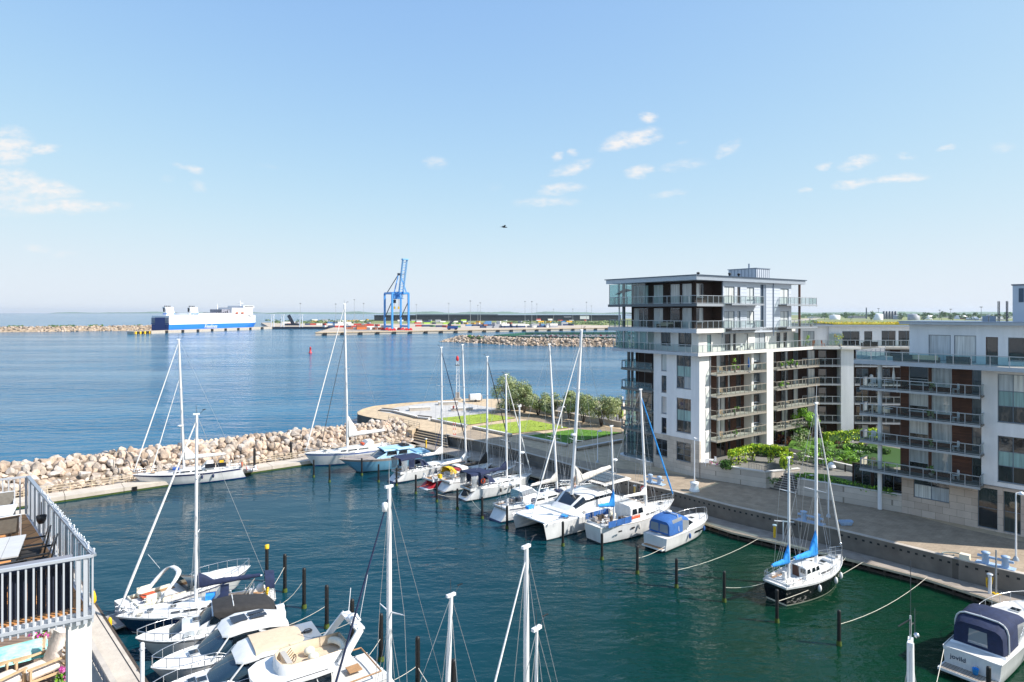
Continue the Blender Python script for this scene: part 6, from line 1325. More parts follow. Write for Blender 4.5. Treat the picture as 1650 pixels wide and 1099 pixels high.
# ---- big cruiser with navy canopy, right edge
t, lo, rz, L = boat('motor_cruiser', 'large white motor cruiser with navy canopy and square rear window at the right edge', 'motorboat', (1652, 1010), (1570, 1090), 1.1); B = 3.5; fb = 1.5
a_ = hull(t, 'motor', L, B, fb, ('gel', 'gel', 'anti_dark', 'anti_dark', 'gel'), rake=.12, stripe=.05, flare=.7); house(t, 'foredeck_cabin', L, B, [(-.02, .8, fb - .08, fb + .5), (.18, .74, fb - .08, fb + .45), (.35, .5, fb - .08, fb + .22), (.43, .2, fb - .08, fb + .04)], 'gel', p=.35)
house(t, 'windscreen', L, B, [(-.02, .80, fb + .35, fb + 1.3), (.10, .70, fb + .36, fb + .5)], 'vinyl', p=.45)
house(t, 'canopy', L, B, [(-.40, .80, fb + .1, fb + 1.6), (-.34, .86, fb + .1, fb + 2.0), (-.18, .86, fb + .1, fb + 2.08), (-.01, .82, fb + .35, fb + 1.4)], 'canvas_navy', p=.4, mf=lambda i, j: 'vinyl' if i == 2 and j in (0, 7) else 'canvas_navy')
mb = MB(); mb.poly([(-.404 * L, -.55, fb + .35), (-.404 * L, .55, fb + .35), (-.402 * L, .5, fb + 1.3), (-.402 * L, -.5, fb + 1.3)], 'vinyl'); mb.build('rear_window', t)
mb = MB(); mb.path([(p[0], p[1] * 1.01, p[2] + .02) for p in arch(-.345 * L, .86 * B / 2, fb + .1, fb + 2.02, 10, .4)], .06, 'gel', 6); mb.tube((-.34 * L, 0, fb + 2.05), (-.36 * L, .1, fb + 2.6), .015, n=4, m='steel'); mb.build('arch', t)
mb = MB(); mb.loft([[(x * L, y, z) for y in (-1.55, -1.2, 1.2, 1.55)] for x, z in ((-.5, .5), (-.46, 1.15), (-.40, fb + .15))], 'gel', closed=False); mb.bx(-.5 * L - 1.0, -.495 * L, -1.6, 1.6, .32, .48, 'gel'); mb.bx(-.5 * L - .95, -.5 * L, -1.5, 1.5, .481, .5, 'deck_planks'); mb.build('swim_platform', t); cruiser_rails(t, a_, -.05, .49, .75); hatches(t, L, [(.12, .0), (.26, 0)], fb + .44, .6)
def lettering(txt, size, m, parent=None, mw=None, name='lettering', ext=.01, shear=0):
    cu = bpy.data.curves.new('txt', 'FONT'); cu.body = txt; cu.size = size; cu.extrude = ext; cu.align_x = 'CENTER'; cu.shear = shear; o = bpy.data.objects.new('txt', cu); COL.objects.link(o)
    me = bpy.data.meshes.new_from_object(o.evaluated_get(bpy.context.evaluated_depsgraph_get())); bpy.data.objects.remove(o); me.materials.clear(); me.materials.append(M[m]); me.name = name
    o = bpy.data.objects.new(name, me); COL.objects.link(o); o.parent = parent; o.matrix_local = mw; return o
hullo = [c for c in t.children if c.name.startswith('hull')][0]
lettering('jovild', .42, 'navy_hull', hullo, Matrix.Translation((-.5 * L - .02, .75, .92)) @ Matrix.Rotation(R(-90), 4, 'Z') @ Matrix.Rotation(R(90), 4, 'X'))
bk = lo + Matrix.Rotation(rz, 3, 'Z') @ Vector((-.505 * L - .2, -.3, .55)); tt = thing('bucket', 'bright blue bucket on the stern of the large cruiser', 'bucket', bk); mb = MB(); mb.lathe((0, 0, 0), [(0, 0), (.14, 0), (.19, .36), (.2, .38), (.17, .36), (.13, .02)], 'canvas_sky', 12); mb.build('pail', tt); mb = MB(); mb.path([(.19 * math.cos(a), 0, .36 + .2 * math.sin(a)) for a in [math.pi * k / 8 for k in range(9)]], .012, 'steel', 4); mb.build('handle', tt)
fender(lo, rz, a_, (-.1, .12), -1, 'large cruiser at the right edge', 'canvas_navy', .13, .7)
# ---------------------------------------------------------------- boats at the left hand quay
def W2px(X, D): return (CX + X / D * F, HY + F * CAM / D)
# far cruiser with leaning radar arch
t, lo, rz, L = boat('motor_cruiser', 'white motor cruiser with a leaning pale arch, farthest of the left foreground boats', 'motorboat', (396, 941), (204, 1003), 1.08); B = 3.3; fb = 1.25
a_ = hull(t, 'motor', L, B, fb, CLW, rake=.12, flare=.7); house(t, 'foredeck_cabin', L, B, [(-.02, .78, fb - .08, fb + .6), (.15, .7, fb - .08, fb + .5), (.33, .42, fb - .08, fb + .25), (.42, .18, fb - .08, fb + .04)], 'gel', p=.35)
house(t, 'windscreen', L, B, [(-.07, .8, fb + .3, fb + 1.05), (.05, .66, fb + .45, fb + .6)], 'boat_glass', p=.45); cockpit(t, L, B, -.42, -.08, fb, .7, 'deck_grey', 'cream')
mb = MB(); mb.loft([[(x - .2, p[1], p[2]), (x + .2, p[1], p[2] + .02), (x + .17, p[1] * .93, p[2] - .06), (x - .17, p[1] * .93, p[2] - .06)] for p in arch(-.1 * L, .84 * B / 2, fb + .1, fb + 1.9, 12, .5) for x in (-.3 * L + 1.0 * (p[2] - fb),)], 'gel'); mb.build('arch', t)
mb = MB(); mb.bx(-.5 * L - .75, -.495 * L, -1.3, 1.3, .28, .42, 'gel'); mb.bx(-.5 * L - .7, -.5 * L, -1.2, 1.2, .421, .44, 'taupe'); mb.build('swim_platform', t); cruiser_rails(t, a_, .0)
mb = MB(); mb.tube((-.2 * L, .8, fb + 1.9), (-.28 * L, 1.0, fb + 3.2), .015, n=4, m='lamp_white'); mb.build('antenna', t); mb = MB(); mb.bx(-.36 * L, -.26 * L, -.5, .5, fb + .3, fb + .38, 'orange'); mb.build('cockpit_table', t)
for y in (-.8, .8): mb = MB(); mb.bx(-.36 * L, -.26 * L, y - .28, y + .28, fb + .1, fb + .4, 'cream'); mb.bx(-.36 * L, -.26 * L, y + .2 * (1 if y > 0 else -1), y + .3 * (1 if y > 0 else -1), fb + .4, fb + .75, 'cream'); mb.build('seat', t)
# sloop with navy hull
t, lo, rz, L, a_, base, top, d, e = sloop('navy hulled sloop with white furled jib and navy boom cover in the left foreground', (210, 1021), (424, 985), (317, 668), 3.3, 1.2, ('navy_hull', 'gel', 'gel', 'anti_dark', 'gel'), .02, 'canvas_navy', 'canvas_white', 'canvas_navy', None, rev=-.05, r=.13, jr=.1, boomL=.42, stripe=.06, band=.1, wheel_=True, over=1.2)
mb = MB(); mb.ring((-.44 * L, .9, 1.9), .3, .1, 'yellow', (1, 0, .2)); mb.ring((-.44 * L, .55, 1.85), .3, .1, 'yellow', (1, 0, .2)); mb.build('life_sling', t); mb = MB(); mb.bx(-.12 * L, -.04 * L, -.55, .2, 1.6, 1.95, 'canvas_sky'); mb.build('folded_cover', t)
mb = MB(); mb.loft([arch(-.5 * L + .1, 1.0, 2.1, 3.0, 6, .6), arch(-.5 * L + .8, 1.0, 2.2, 3.1, 6, .6)], 'canvas_navy', closed=False); mb.build('stern_cover', t); mb = MB(); mb.ell((-.4 * L, .0, 1.9), (.35, .35, .35), 'canvas_white'); mb.build('outboard_cover', t)
hl = [c for c in t.children if c.name.startswith('hull')][0]; mb = MB(); mb.poly([(-.5 * L - .02, -1.0, .55), (-.5 * L - .02, 1.0, .55), (-.5 * L - .02, .98, .95), (-.5 * L - .02, -.98, .95)], 'royal'); mb.build('transom_panel', t)
# cruiser with black canvas
t, lo, rz, L = boat('motor_cruiser', 'older cream white cabin cruiser under a black canvas with an orange triangle on it', 'motorboat', (236, 1063), (437, 1020), 1.16); B = 3.1; fb = 1.3
a_ = hull(t, 'motor', L, B, fb, ('gel', 'dark', 'cream', 'anti_dark', 'gel'), rake=.13, stripe=.06, band=.12, flare=.75, spring=.3); house(t, 'foredeck_cabin', L, B, [(.0, .78, fb - .08, fb + .75), (.2, .7, fb - .08, fb + .7), (.3, .58, fb - .08, fb + .12)], 'gel', p=.28, mf=lambda i, j: 'boat_glass' if i == 1 and j in (2, 3, 4, 5) else 'gel')
for a, b in ((.02, .1), (.115, .19)): sidewin(t, L, B, a, b, .78, fb + .22, fb + .56, 'pane_blind')
house(t, 'wheelhouse', L, B, [(-.13, .8, fb, fb + 1.5), (.0, .78, fb, fb + 1.45), (.08, .7, fb + .55, fb + .78)], 'gel', p=.28, mf=lambda i, j: 'boat_glass' if i == 1 and 1 <= j <= 6 else 'gel'); sidewin(t, L, B, -.11, .02, .81, fb + .75, fb + 1.3)
house(t, 'canopy', L, B, [(-.46, .74, fb + .1, fb + .75), (-.4, .8, fb + .1, fb + 1.35), (-.16, .82, fb + .1, fb + 1.72), (-.01, .8, fb + 1.35, fb + 1.58)], 'canvas_black', p=.3); mb = MB(); mb.tube((-.15 * L, -1.0, fb + 1.68), (-.15 * L, 1.0, fb + 1.68), .04, n=5, m='gel'); mb.build('canopy_seam', t)
mb = MB(); q = -.82 * B / 2 - .015; mb.poly([(-.27 * L, q, fb + 1.25), (-.17 * L, q, fb + 1.3), (-.22 * L, q - .0, fb + .6)], 'orange'); mb.build('orange_pennant', t)
cruiser_rails(t, a_, .1, .49, .5); hatches(t, L, [(.1, .0)], fb + .8, .6); mb = MB(); mb.bx(-.5 * L - .4, -.495 * L, -1.2, 1.2, .3, .4, 'gel'); mb.bx(-.5 * L - .35, -.48 * L, -.3, .3, .4, 1.5, 'lamp_white'); mb.tube((-.49 * L, .6, fb), (-.49 * L, .6, fb + 1.2), .03, n=5, m='steel'); mb.bx(-.52 * L, -.46 * L, .4, .9, fb + .2, fb + .9, 'lamp_white'); mb.build('stern_gear', t)
fender(lo, rz, a_, (-.05,), -1, 'cruiser under black canvas', 'gel')
# modern hardtop cruiser with roof windows
def coupe(lab, bow, stern, B, fb, roof, over, canvas=None):
    t, lo, rz, L = boat('motor_cruiser', lab, 'motorboat', bow, stern, over); a_ = hull(t, 'motor', L, B, fb, ('gel', 'gel', 'gel', 'anti_dark', 'gel'), rake=.13, stripe=.05, flare=.75)
    house(t, 'foredeck_cabin', L, B, [(.05, .84, fb - .08, fb + .45), (.2, .74, fb - .08, fb + .4), (.34, .48, fb - .08, fb + .2), (.42, .22, fb - .08, fb + .03)], 'gel', p=.38)
    house(t, 'windscreen', L, B, [(-.04, .82, fb + .2, fb + 1.42), (.06, .8, fb + .25, fb + 1.1), (.14, .66, fb + .3, fb + .66), (.185, .36, fb + .32, fb + .42)], 'boat_glass_blue', p=.5)
    house(t, 'side_glazing', L, B, [(-.42, .78, fb, fb + 1.2), (-.2, .86, fb, fb + 1.5), (-.02, .84, fb, fb + 1.5)], 'boat_glass', p=.22)
    mb = MB(); mb.loft([arch(-.43 * L, .78 * B / 2, fb + .95, fb + 1.3, 10, .5), arch(-.28 * L, .86 * B / 2, fb + 1.3, fb + 1.66, 10, .5), arch(-.1 * L, .87 * B / 2, fb + 1.42, fb + 1.8, 10, .5), arch(.0, .8 * B / 2, fb + 1.3, fb + 1.62, 10, .5), arch(.045 * L, .5 * B / 2, fb + 1.22, fb + 1.36, 10, .6)], 'gel', closed=False); mb.build('hardtop', t)
    for s in (1, -1):
        mb = MB(); mb.beam((.01 * L, s * .78 * B / 2, fb + 1.36), (.12 * L, s * .86 * B / 2, fb + .25), .08, .08, 'gel'); mb.beam((-.2 * L, s * .89 * B / 2, fb + 1.35), (-.44 * L, s * .84 * B / 2, fb + .25), .16, .1, 'gel'); mb.build('windscreen_pillar', t)
    cruiser_rails(t, a_, -.05); hatches(t, L, [(.22, 0)], fb + .42, .6)
    if canvas: mb = MB(); mb.loft([arch(-.44 * L, .78 * B / 2, fb + 1.40, fb + 1.55, 8, .5), arch(-.26 * L, .8 * B / 2, fb + 1.6, fb + 1.86, 8, .5), arch(-.06 * L, .8 * B / 2, fb + 1.6, fb + 1.87, 8, .5)], canvas, closed=False); mb.build('roof_canvas', t)
    mb = MB(); mb.bx(-.5 * L - .6, -.495 * L, -1.25, 1.25, .3, .44, 'gel'); mb.bx(-.5 * L - .5, -.5 * L, -1.1, 1.1, .441, .46, 'deck_grey'); mb.build('swim_platform', t)
    return t, lo, rz, L, a_
t, lo, rz, L, a_ = coupe('sleek white cruiser with three dark roof windows in the left foreground row', (264, 1109), (453, 1050), 3.2, 1.3, None, 1.2); fb = 1.3
mb = MB(); mb.bx(-.15 * L, -.04 * L, -.5, .5, fb + 1.83, fb + 1.86, 'solar'); [mb.bx(-.29 * L, -.17 * L, y - .22, y + .22, fb + 1.80, fb + 1.85, 'solar') for y in (-.3, .3)]; mb.build('roof_window', t); mb = MB(); mb.ell((-.5 * L - .1, 0, 1.2), (.35, .3, .5), 'canvas_black'); mb.build('outboard_cover', t); fender(lo, rz, a_, (.05,), -1, 'cruiser with three roof windows', 'dark')
t, lo, rz, L, a_ = coupe('white cruiser with a beige sliding roof canvas in the left foreground row', W2px(-20.6, 37.4), W2px(-12.9, 42.4), 3.4, 1.35, None, 1.1, 'canvas_beige'); fb = 1.35
mb = MB(); mb.bx(-.46 * L, -.34 * L, -1.2, 1.2, fb + 1.62, fb + 1.68, 'vinyl'); mb.ring((-.4 * L, .2, fb + 1.76), .25, .03, 'dark'); mb.bx(-.42 * L, -.36 * L, .1, .3, fb + 1.7, fb + 1.75, 'dark'); mb.build('aft_roof_panel', t); hatches(t, L, [(.27, .35), (.27, -.35)], fb + .36, .5)
# flybridge cruiser
t, lo, rz, L = boat('flybridge_cruiser', 'white flybridge cruiser with a beige padded helm and a tall radar arch', 'motorboat', W2px(-17.6, 34.4), W2px(-8.9, 40.4), 1.1); B = 3.7; fb = 1.5
a_ = hull(t, 'motor', L, B, fb, ('gel', 'gel', 'taupe', 'anti_dark', 'gel'), rake=.13, flare=.7); house(t, 'saloon', L, B, [(-.2, .84, fb - .05, fb + 1.55), (.02, .84, fb - .05, fb + 1.55), (.18, .72, fb - .05, fb + .5), (.32, .5, fb - .05, fb + .2)], 'boat_glass', p=.3, mf=lambda i, j: 'boat_glass' if i < 2 else 'gel')
mb = MB(); 
for s in (1, -1): [mb.beam((x * L, s * .85 * B / 2, fb + 1.5), ((x - .03) * L, s * .86 * B / 2, fb + .35), .09, .05, 'gel') for x in (-.2, -.12, -.04, .04)]; mb.bx(-.22 * L, .08 * L, s * .845 * B / 2 - .02, s * .845 * B / 2 + .03, fb, fb + .4, 'gel')
mb.build('window_frame', t)
mb = MB(); P = [(-.32, .9), (-.1, .98), (.02, .94), (.1, .8), (.15, .5), (.16, 0)]; P = [(x * L, y * B / 2) for x, y in P] + [(x * L, -y * B / 2) for x, y in P[-2::-1]]; mb.prism(P, fb + 1.52, fb + 1.72, 'gel', 'gel', True); mb.build('flybridge_deck', t)
mb = MB(); C_ = [(-.3 + .0, .62), (-.12, .68), (.0, .62), (.04, .4), (.05, 0)]; C_ = [(x * L, y * B / 2) for x, y in C_] + [(x * L, -y * B / 2) for x, y in C_[-2::-1]]
mb.loft([[(x * (1 + .0), y, fb + 1.72) for x, y in C_], [(x - .15, y * .96, fb + 2.3) for x, y in C_], [(x - .22, y * .88, fb + 2.3) for x, y in C_], [(x - .12, y * .84, fb + 1.75) for x, y in C_]], 'gel', closed=True, mf=lambda i, j: 'gel' if i == 0 else 'canvas_beige'); mb.build('flybridge_coaming', t)
mb = MB(); mb.poly([(-.3 * L, -1.1, fb + 1.74), (-.02 * L, -1.0, fb + 1.74), (-.02 * L, 1.0, fb + 1.74), (-.3 * L, 1.1, fb + 1.74)], 'canvas_beige'); [mb.ell((-.14 * L, y, fb + 2.0), (.35, .32, .28), 'cream') for y in (-.4, .4)]; mb.loft([[(-.27 * L + .5 * math.cos(a) * -1 + k[0], 1.0 * math.sin(a) * k[2], fb + k[1]) for k in ((0, 1.76, 1), (0, 2.2, 1), (.25, 2.2, .8), (.3, 1.95, .75))] for a in [math.pi * (i / 8 - .5) for i in range(9)]], 'cream', closed=False); mb.build('helm_seat', t)
mb = MB(); mb.bx(.0 * L - .3, .0 * L, -.8, .8, fb + 1.9, fb + 2.28, 'deck_grey'); [mb.tube((-.3, y, fb + 2.2), (-.55, y + .1, fb + 2.5), .02, n=4, m='dark') for y in (-.5, -.25, 0, .25, .5)]; mb.ring((-.55, .3, fb + 2.2), .2, .02, 'dark', (1, 0, .4)); mb.build('helm_console', t)
mb = MB()
for s in (1, -1): mb.beam((-.24 * L, s * .88 * B / 2, fb + 1.7), (-.36 * L, s * .7 * B / 2, fb + 3.3), .42, .12, 'gel', (0, 1, 0))
mb.bx(-.36 * L - .25, -.36 * L + .3, -1.32, 1.32, fb + 3.24, fb + 3.36, 'gel'); mb.build('radar_arch', t); mb = MB(); mb.lathe((-.36 * L, 0, fb + 3.36), [(0, 0), (.33, .02), (.36, .14), (.3, .28), (0, .32)], 'lamp_white', 14); mb.build('radar', t)
mb = MB(); mb.tube((-.36 * L, .9, fb + 3.3), (-.40 * L, 1.2, fb + 6.4), .02, n=4, m='lamp_white'); mb.build('antenna', t); mb = MB(); mb.tube((-.36 * L, -.8, fb + 3.3), (-.38 * L, -1.0, fb + 4.9), .025, n=4, m='lamp_white'); mb.build('antenna', t); mb = MB(); mb.bx(-.365 * L, -.355 * L, .3, 1.2, fb + 3.75, fb + 3.85, 'lamp_white'); mb.tube((-.36 * L, .75, fb + 3.3), (-.36 * L, .75, fb + 3.8), .05, n=6, m='lamp_white'); mb.build('open_array_radar', t)
cockpit(t, L, B, -.46, -.22, fb - .2, .8, 'teak', 'gel'); mb = MB(); mb.path([a_(x, s, .5, .1) for x, s in ((-.24, 1), (-.46, 1), (-.46, -1), (-.24, -1))], .05, 'teak', 5); mb.build('taffrail', t); mb = MB(); mb.bx(-.4 * L, -.33 * L, -.4, .4, fb + .3, fb + .36, 'teak'); mb.tube((-.365 * L, 0, fb - .2), (-.365 * L, 0, fb + .3), .04, m='steel'); mb.build('cockpit_table', t)
mb = MB(); mb.bx(-.5 * L - .9, -.495 * L, -1.5, 1.5, .32, .46, 'gel'); mb.ell((-.5 * L - .4, .3, .75), (.35, .8, .28), 'lamp_white'); mb.build('swim_platform', t); cruiser_rails(t, a_, -.02)
mb = MB(); [mb.bx(-.18 * L, .08 * L, s * .9 * B / 2 - .01, s * .9 * B / 2 + .02, fb + 1.73, fb + 1.76, 'dark') for s in (1, -1)]; mb.build('grab_rail', t)
# sailing boats whose masts rise into the foreground
for lab, bw_, st_, tp, jib, cov, mx, r_, mlab in (
    ('white sloop below the frame whose tall mast with a navy furled jib crosses the basin', (-9.3, 29.6), (-3.0, 36.8), (627, 785), 'canvas_navy', 'canvas_navy', .02, .14, 1),
    ('white sloop below the frame with a short mast, right of the navy jib mast', (-6.2, 25.9), (-.0, 32.0), (727, 960), None, 'canvas_navy', .0, .12, 2),
    ('white sloop below the frame with a pale furled jib at the bottom centre', (-2.6, 23.4), (3.8, 30.6), (848, 882), 'canvas_white', 'canvas_navy', .0, .13, 3),
    ('white sloop below the frame with the thin leaning mast beside the bottom centre mast', (-1.9, 21.2), (3.9, 27.8), (865, 1014), None, 'canvas_navy', .03, .075, 4),
    ('white sloop below the frame with the stout mast and wind instruments at the bottom right', (9.6, 15.8), (15.2, 24.2), (1467, 1036), None, 'canvas_navy', .0, .14, 5)):
    t, lo, rz, L, a_, base, top, d, e = sloop(lab, W2px(*bw_), W2px(*st_), tp, 3.3, 1.2, CLW, mx, cov, jib, 'canvas_navy', None, over=1.08, r=r_, jr=.055, spread=(.52,) if mlab == 1 else (.45,), jy=.6)
    mk = [c for c in t.children if c.name.startswith('mast')][0]
    if mlab == 1:
        mb = MB(); mb.lathe((top.x + .28, top.y, top.z - .95), [(0, -.25), (.13, -.22), (.14, .2), (0, .25)], 'lamp_white', 10); mb.build('radar_reflector', mk); mb = MB(); mb.tube(top, top + Vector((0, 0, 1.3)), .025, .012, 5, 'wire'); mb.build('antenna', mk)
    if mlab == 5:
        mb = MB(); q = top + Vector((.0, 0, .1)); mb.tube(q, q + Vector((0, 0, .75)), .03, n=5, m='alu'); mb.beam(q + Vector((-.1, 0, .6)), q + Vector((.55, -.3, .55)), .03, .03, 'dark'); mb.tube(q + Vector((-.35, .1, 0)), q + Vector((-.5, .1, .8)), .012, n=4, m='wire_dark'); mb.ell(q + Vector((-.3, .15, .05)), .09, 'steel'); mb.tube(q + Vector((-.12, 0, 0)), q + Vector((-.15, 0, 2.4)), .01, n=4, m='wire_dark'); mb.build('wind_instrument', mk)
# ---------------------------------------------------------------- mooring pilings
PIL = {}
def piling_mesh():
    mb = MB(); mb.lathe((0, 0, 0), [(.15, -1.5), (.155, .1), (.15, 2.42), (.12, 2.52), (0, 2.53)], 'piling', 10); return mb
pm = None
def piling(x, y, h, group, lab, yellow=False, weed=True, z=0, r=1.0):
    global pm
    p = at(x, y, z); t = thing('mooring_piling', lab, 'piling', p, 0, group)
    o = piling_mesh().build('post', t) if pm is None else bpy.data.objects.new('post', pm); 
    if pm is None: pm = o.data
    else: COL.objects.link(o); o.parent = t
    o.scale = (r, r, h / 2.5)
    if yellow: mb = MB(); mb.lathe((0, 0, h - .28), [(.19, 0), (.19, .32), (0, .33)], 'yellow', 10); mb.build('yellow_cap', t)
    if weed: mb = MB(); mb.lathe((0, 0, 0), [(.19 * r, -.2), (.22 * r, .05), (.2 * r, .22), (.175 * r, .34)], 'weed', 10); mb.build('weed', t)
    return p
gl_ = 'black pilings off the left quay'
for i, (x, y) in enumerate(((459, 954), (490, 980), (526.5, 1012), (567.5, 1038), (614, 1065), (673, 1108), (731, 1150))): PIL['L%d' % (i + 1)] = piling(x, y, 3.2, gl_, 'tall black mooring piling standing in the row off the left foreground boats')
PIL['L0'] = piling(430, 937, 3.2, gl_, 'tall black mooring piling with a yellow band at its top, farthest of the left row', True)
gr_ = 'black pilings off the right hand boats'
for i, (x, y) in enumerate(((505.5, 769), (531, 777), (583, 766), (610, 777), (639, 783), (670, 796), (704, 809), (737, 821), (777, 836), (817, 852), (907, 880), (970, 902), (1027, 924.5), (1090, 947), (1167, 970), (1252, 1003), (1352, 1040), (1593, 1142))): PIL['R%d' % i] = piling(x, y, 2.5, gr_, 'slim black mooring piling standing in the water off the sterns of the right hand boats', z=0, r=.85)
for x, y, lab in ((227, 764, 'dark piling at the bow of the yacht by the breakwater'), (410, 758, 'dark piling by the orange edged dinghy at the breakwater pontoon'), (469, 746, 'dark piling at the edge of the breakwater pontoon between the two white yachts'), (612, 716, 'dark bluish piling behind the cabin of the pale blue motor yacht')): piling(x, y, 3.3, 'dark pilings along the breakwater pontoon', lab, weed=False, r=1.25)
# ---------------------------------------------------------------- mooring ropes
def rope(a, b, sag, lab, m='rope', r=.02):
    mb = MB(); mb.path(catenary(a, b, sag), r, m, 4); tag(mb.build('mooring_rope'), lab, 'rope', 'mooring ropes')
def pz_(k, z): p = PIL[k]; return Vector((p.x, p.y, z))
rope(pz_('L1', 2.2), at(418, 972, 1.2), .25, 'thick pale rope sagging from the sloop stern to the second left piling')
rope(pz_('L2', 2.3), at(420, 974, 1.2), .9, 'slack rope from the navy sloop to the third left piling')
rope(pz_('L3', 1.7), at(438, 1016, 1.2), .2, 'taut rope from the black canvas cruiser to a left piling')
rope(pz_('L4', 1.6), at(462, 1030, 1.2), .25, 'rope from the beige roofed cruiser to a left piling')
rope(pz_('L5', 1.6), at(575, 1075, 1.2), .2, 'rope from the flybridge cruiser to the piling behind the tall mast')
rope(pz_('L6', 1.4), Vector((-8.2, 38.5, 1.4)), .15, 'rope from the flybridge cruiser to the piling right of the tall mast')
rope(pz_('L6', 1.3), Vector((-3.6, 36.2, 1.4)), .1, 'thick white rope from the tall masted sloop to the piling right of it', 'rope', .03)
rope(pz_('R13', 1.5), at(1222, 868, .75), .35, 'long pale rope from a piling to the walkway beside the small cruiser with blue canopy')
rope(pz_('R12', 1.4), at(1072, 880, .9), .15, 'short rope from a piling to the stern of the small cruiser with blue canopy')
rope(pz_('R14', 1.2), at(1236, 938, 1.4), .2, 'rope from a piling to the left quarter of the black ketch')
rope(pz_('R16', 1.5), at(1493, 931, .75), .5, 'long pale rope rising from a piling to the walkway between black ketch and large cruiser')
rope(pz_('R15', 1.6), at(1393, 904, .75), .3, 'long pale rope along the side of the black ketch from piling to walkway')
rope(pz_('R8', .9), at(752, 792, 1.2), .3, 'yellowish rope looped from the open transom yacht to a piling', 'cream')
rope(pz_('R6', 1.0), at(752, 800, .9), .2, 'pale rope low over the water between two pilings and the yacht with open transom', 'cream')
rope(pz_('R5', .9), at(690, 780, .9), .1, 'orange red rope from the red hulled yacht to a piling', 'orange')
rope(at(1352, 900, 2.2), at(1363, 897, .75), .3, 'bow rope of the black ketch slung to the walkway')
rope(Vector((12.6, 21.5, 6)), at(1522, 1040, 1.3), .6, 'rope from the large cruiser towards the mast at the bottom right')
# ---------------------------------------------------------------- left quay
qd = Vector((.685, -.728, 0)); qn = Vector((-.728, -.685, 0)); q0 = at(155, 975, 1.2); a, b = q0 - qd * 34, q0 + qd * 62
mb = MB(); mb.prism([P2(a), P2(b), P2(b + qn * 14), P2(a + qn * 14)], -1, 1.2, 'concrete_dark', 'concrete_pale'); struct(mb, 'left_quay')
mb = MB(); mb.beam(a - Vector((0, 0, .08)) - qn * .02, b - Vector((0, 0, .08)) - qn * .02, .16, .18, 'timber_dark'); mb.beam(a + qn * .32 + Vector((0, 0, .012)), b + qn * .32 + Vector((0, 0, .012)), .05, .02, 'dark'); struct(mb, 'quay_edge')
mb = MB(); a1, b1 = q0 + qn * 1.9 - qd * 6, q0 + qn * 1.9 + qd * 24; mb.beam(a1 + Vector((0, 0, 1.0)), b1 + Vector((0, 0, 1.0)), .3, .12, 'concrete'); mb.beam(a1 + Vector((0, 0, .5)), b1 + Vector((0, 0, .5)), .04, .85, 'screen_grey')
for i in range(40): q = a1.lerp(b1, i / 39); mb.beam(q, q + Vector((0, 0, 1)), .05, .05, 'rail_dark')
tag(mb.build('quay_barrier'), 'low grey barrier with a pale coping along the inner side of the left quay', 'barrier')
t = thing('mooring_pole', 'white pole with a rounded top standing at the edge of the left quay', 'pole', at(239, 1099, 1.2) + qd * -.1 + Vector((.0, -.6, 0))); mb = MB(); mb.tube((0, 0, 0), (0, 0, 2.6), .12, n=12, m='lamp_white'); mb.ell((0, 0, 2.6), (.12, .12, .1), 'lamp_white', 12, 6); mb.build('pole_body', t); mb = MB(); mb.ring((0, 0, 2.3), .17, .02, 'steel'); mb.build('collar', t)
p = at(158, 972, 1.2) + qn * .3; t = thing('rope_bag', 'yellow bag and hose hung on a short post at the left quay', 'bag', p); mb = MB(); mb.loft([[(.2 * k * math.cos(a) * (1 + .2 * math.sin(3 * a)), .15 * k * math.sin(a), z) for a in [i * .7 for i in range(9)]] for z, k in ((.1, .5), (.25, 1), (.6, .9), (.95, .5), (1.05, .2))], 'yellow', cap=True); mb.build('bag_body', t); mb = MB(); mb.tube((0, .1, 0), (0, .1, 1.15), .05, n=6, m='steel'); mb.build('post', t)
p = at(177, 1003, 1.0); t = thing('quay_fender', 'yellowish fender hanging over the edge of the left quay', 'fender', p); mb = MB(); mb.ell((0, 0, .0), (.16, .16, .4), 'yellow', 10, 7); mb.build('fender_body', t)
# ---------------------------------------------------------------- neighbouring terrace at lower left
DZ = 18.04; TC = Vector((-8.1, 12.5, DZ)); E1 = Vector((-.693, .721, 0)); E2 = Vector((-.85, -.527, 0))
def T(a, b, z=0): return TC + E1 * a + E2 * b + Vector((0, 0, z))
root = thing('terrace_building', 'neighbouring building corner with a tiled roof terrace above a white pillar and a lower deck', 'building', (0, 0, 0))
def Tp(mb, q, z0, z1, m, mt=None): mb.prism([P2(T(*c)) for c in q], DZ + z0, DZ + z1, m, mt, True)
mb = MB(); Tp(mb, [(0.05, .02), (8.3, .02), (8.3, 7), (0.05, 7)], -.22, -.03, 'panel_white'); Tp(mb, [(.1, .08), (8.25, .08), (8.25, 7), (.1, 7)], -.029, 0, 'deck_tiles', 'deck_tiles'); mb.build('terrace_deck', root)
mb = MB(); Tp(mb, [(.06, .02), (.3, .02), (.3, .40), (.06, .40)], -18.0, -.221, 'plaster_warm'); mb.build('white_pillar', root)
mb = MB(); Tp(mb, [(3.0, 3.2), (3.4, 3.2), (3.4, 8), (3.0, 8)], -18, -.222, 'plaster'); Tp(mb, [(8.0, .3), (8.25, .3), (8.25, 7), (8.0, 7)], -18, -3.1, 'plaster'); mb.build('lower_wall', root)
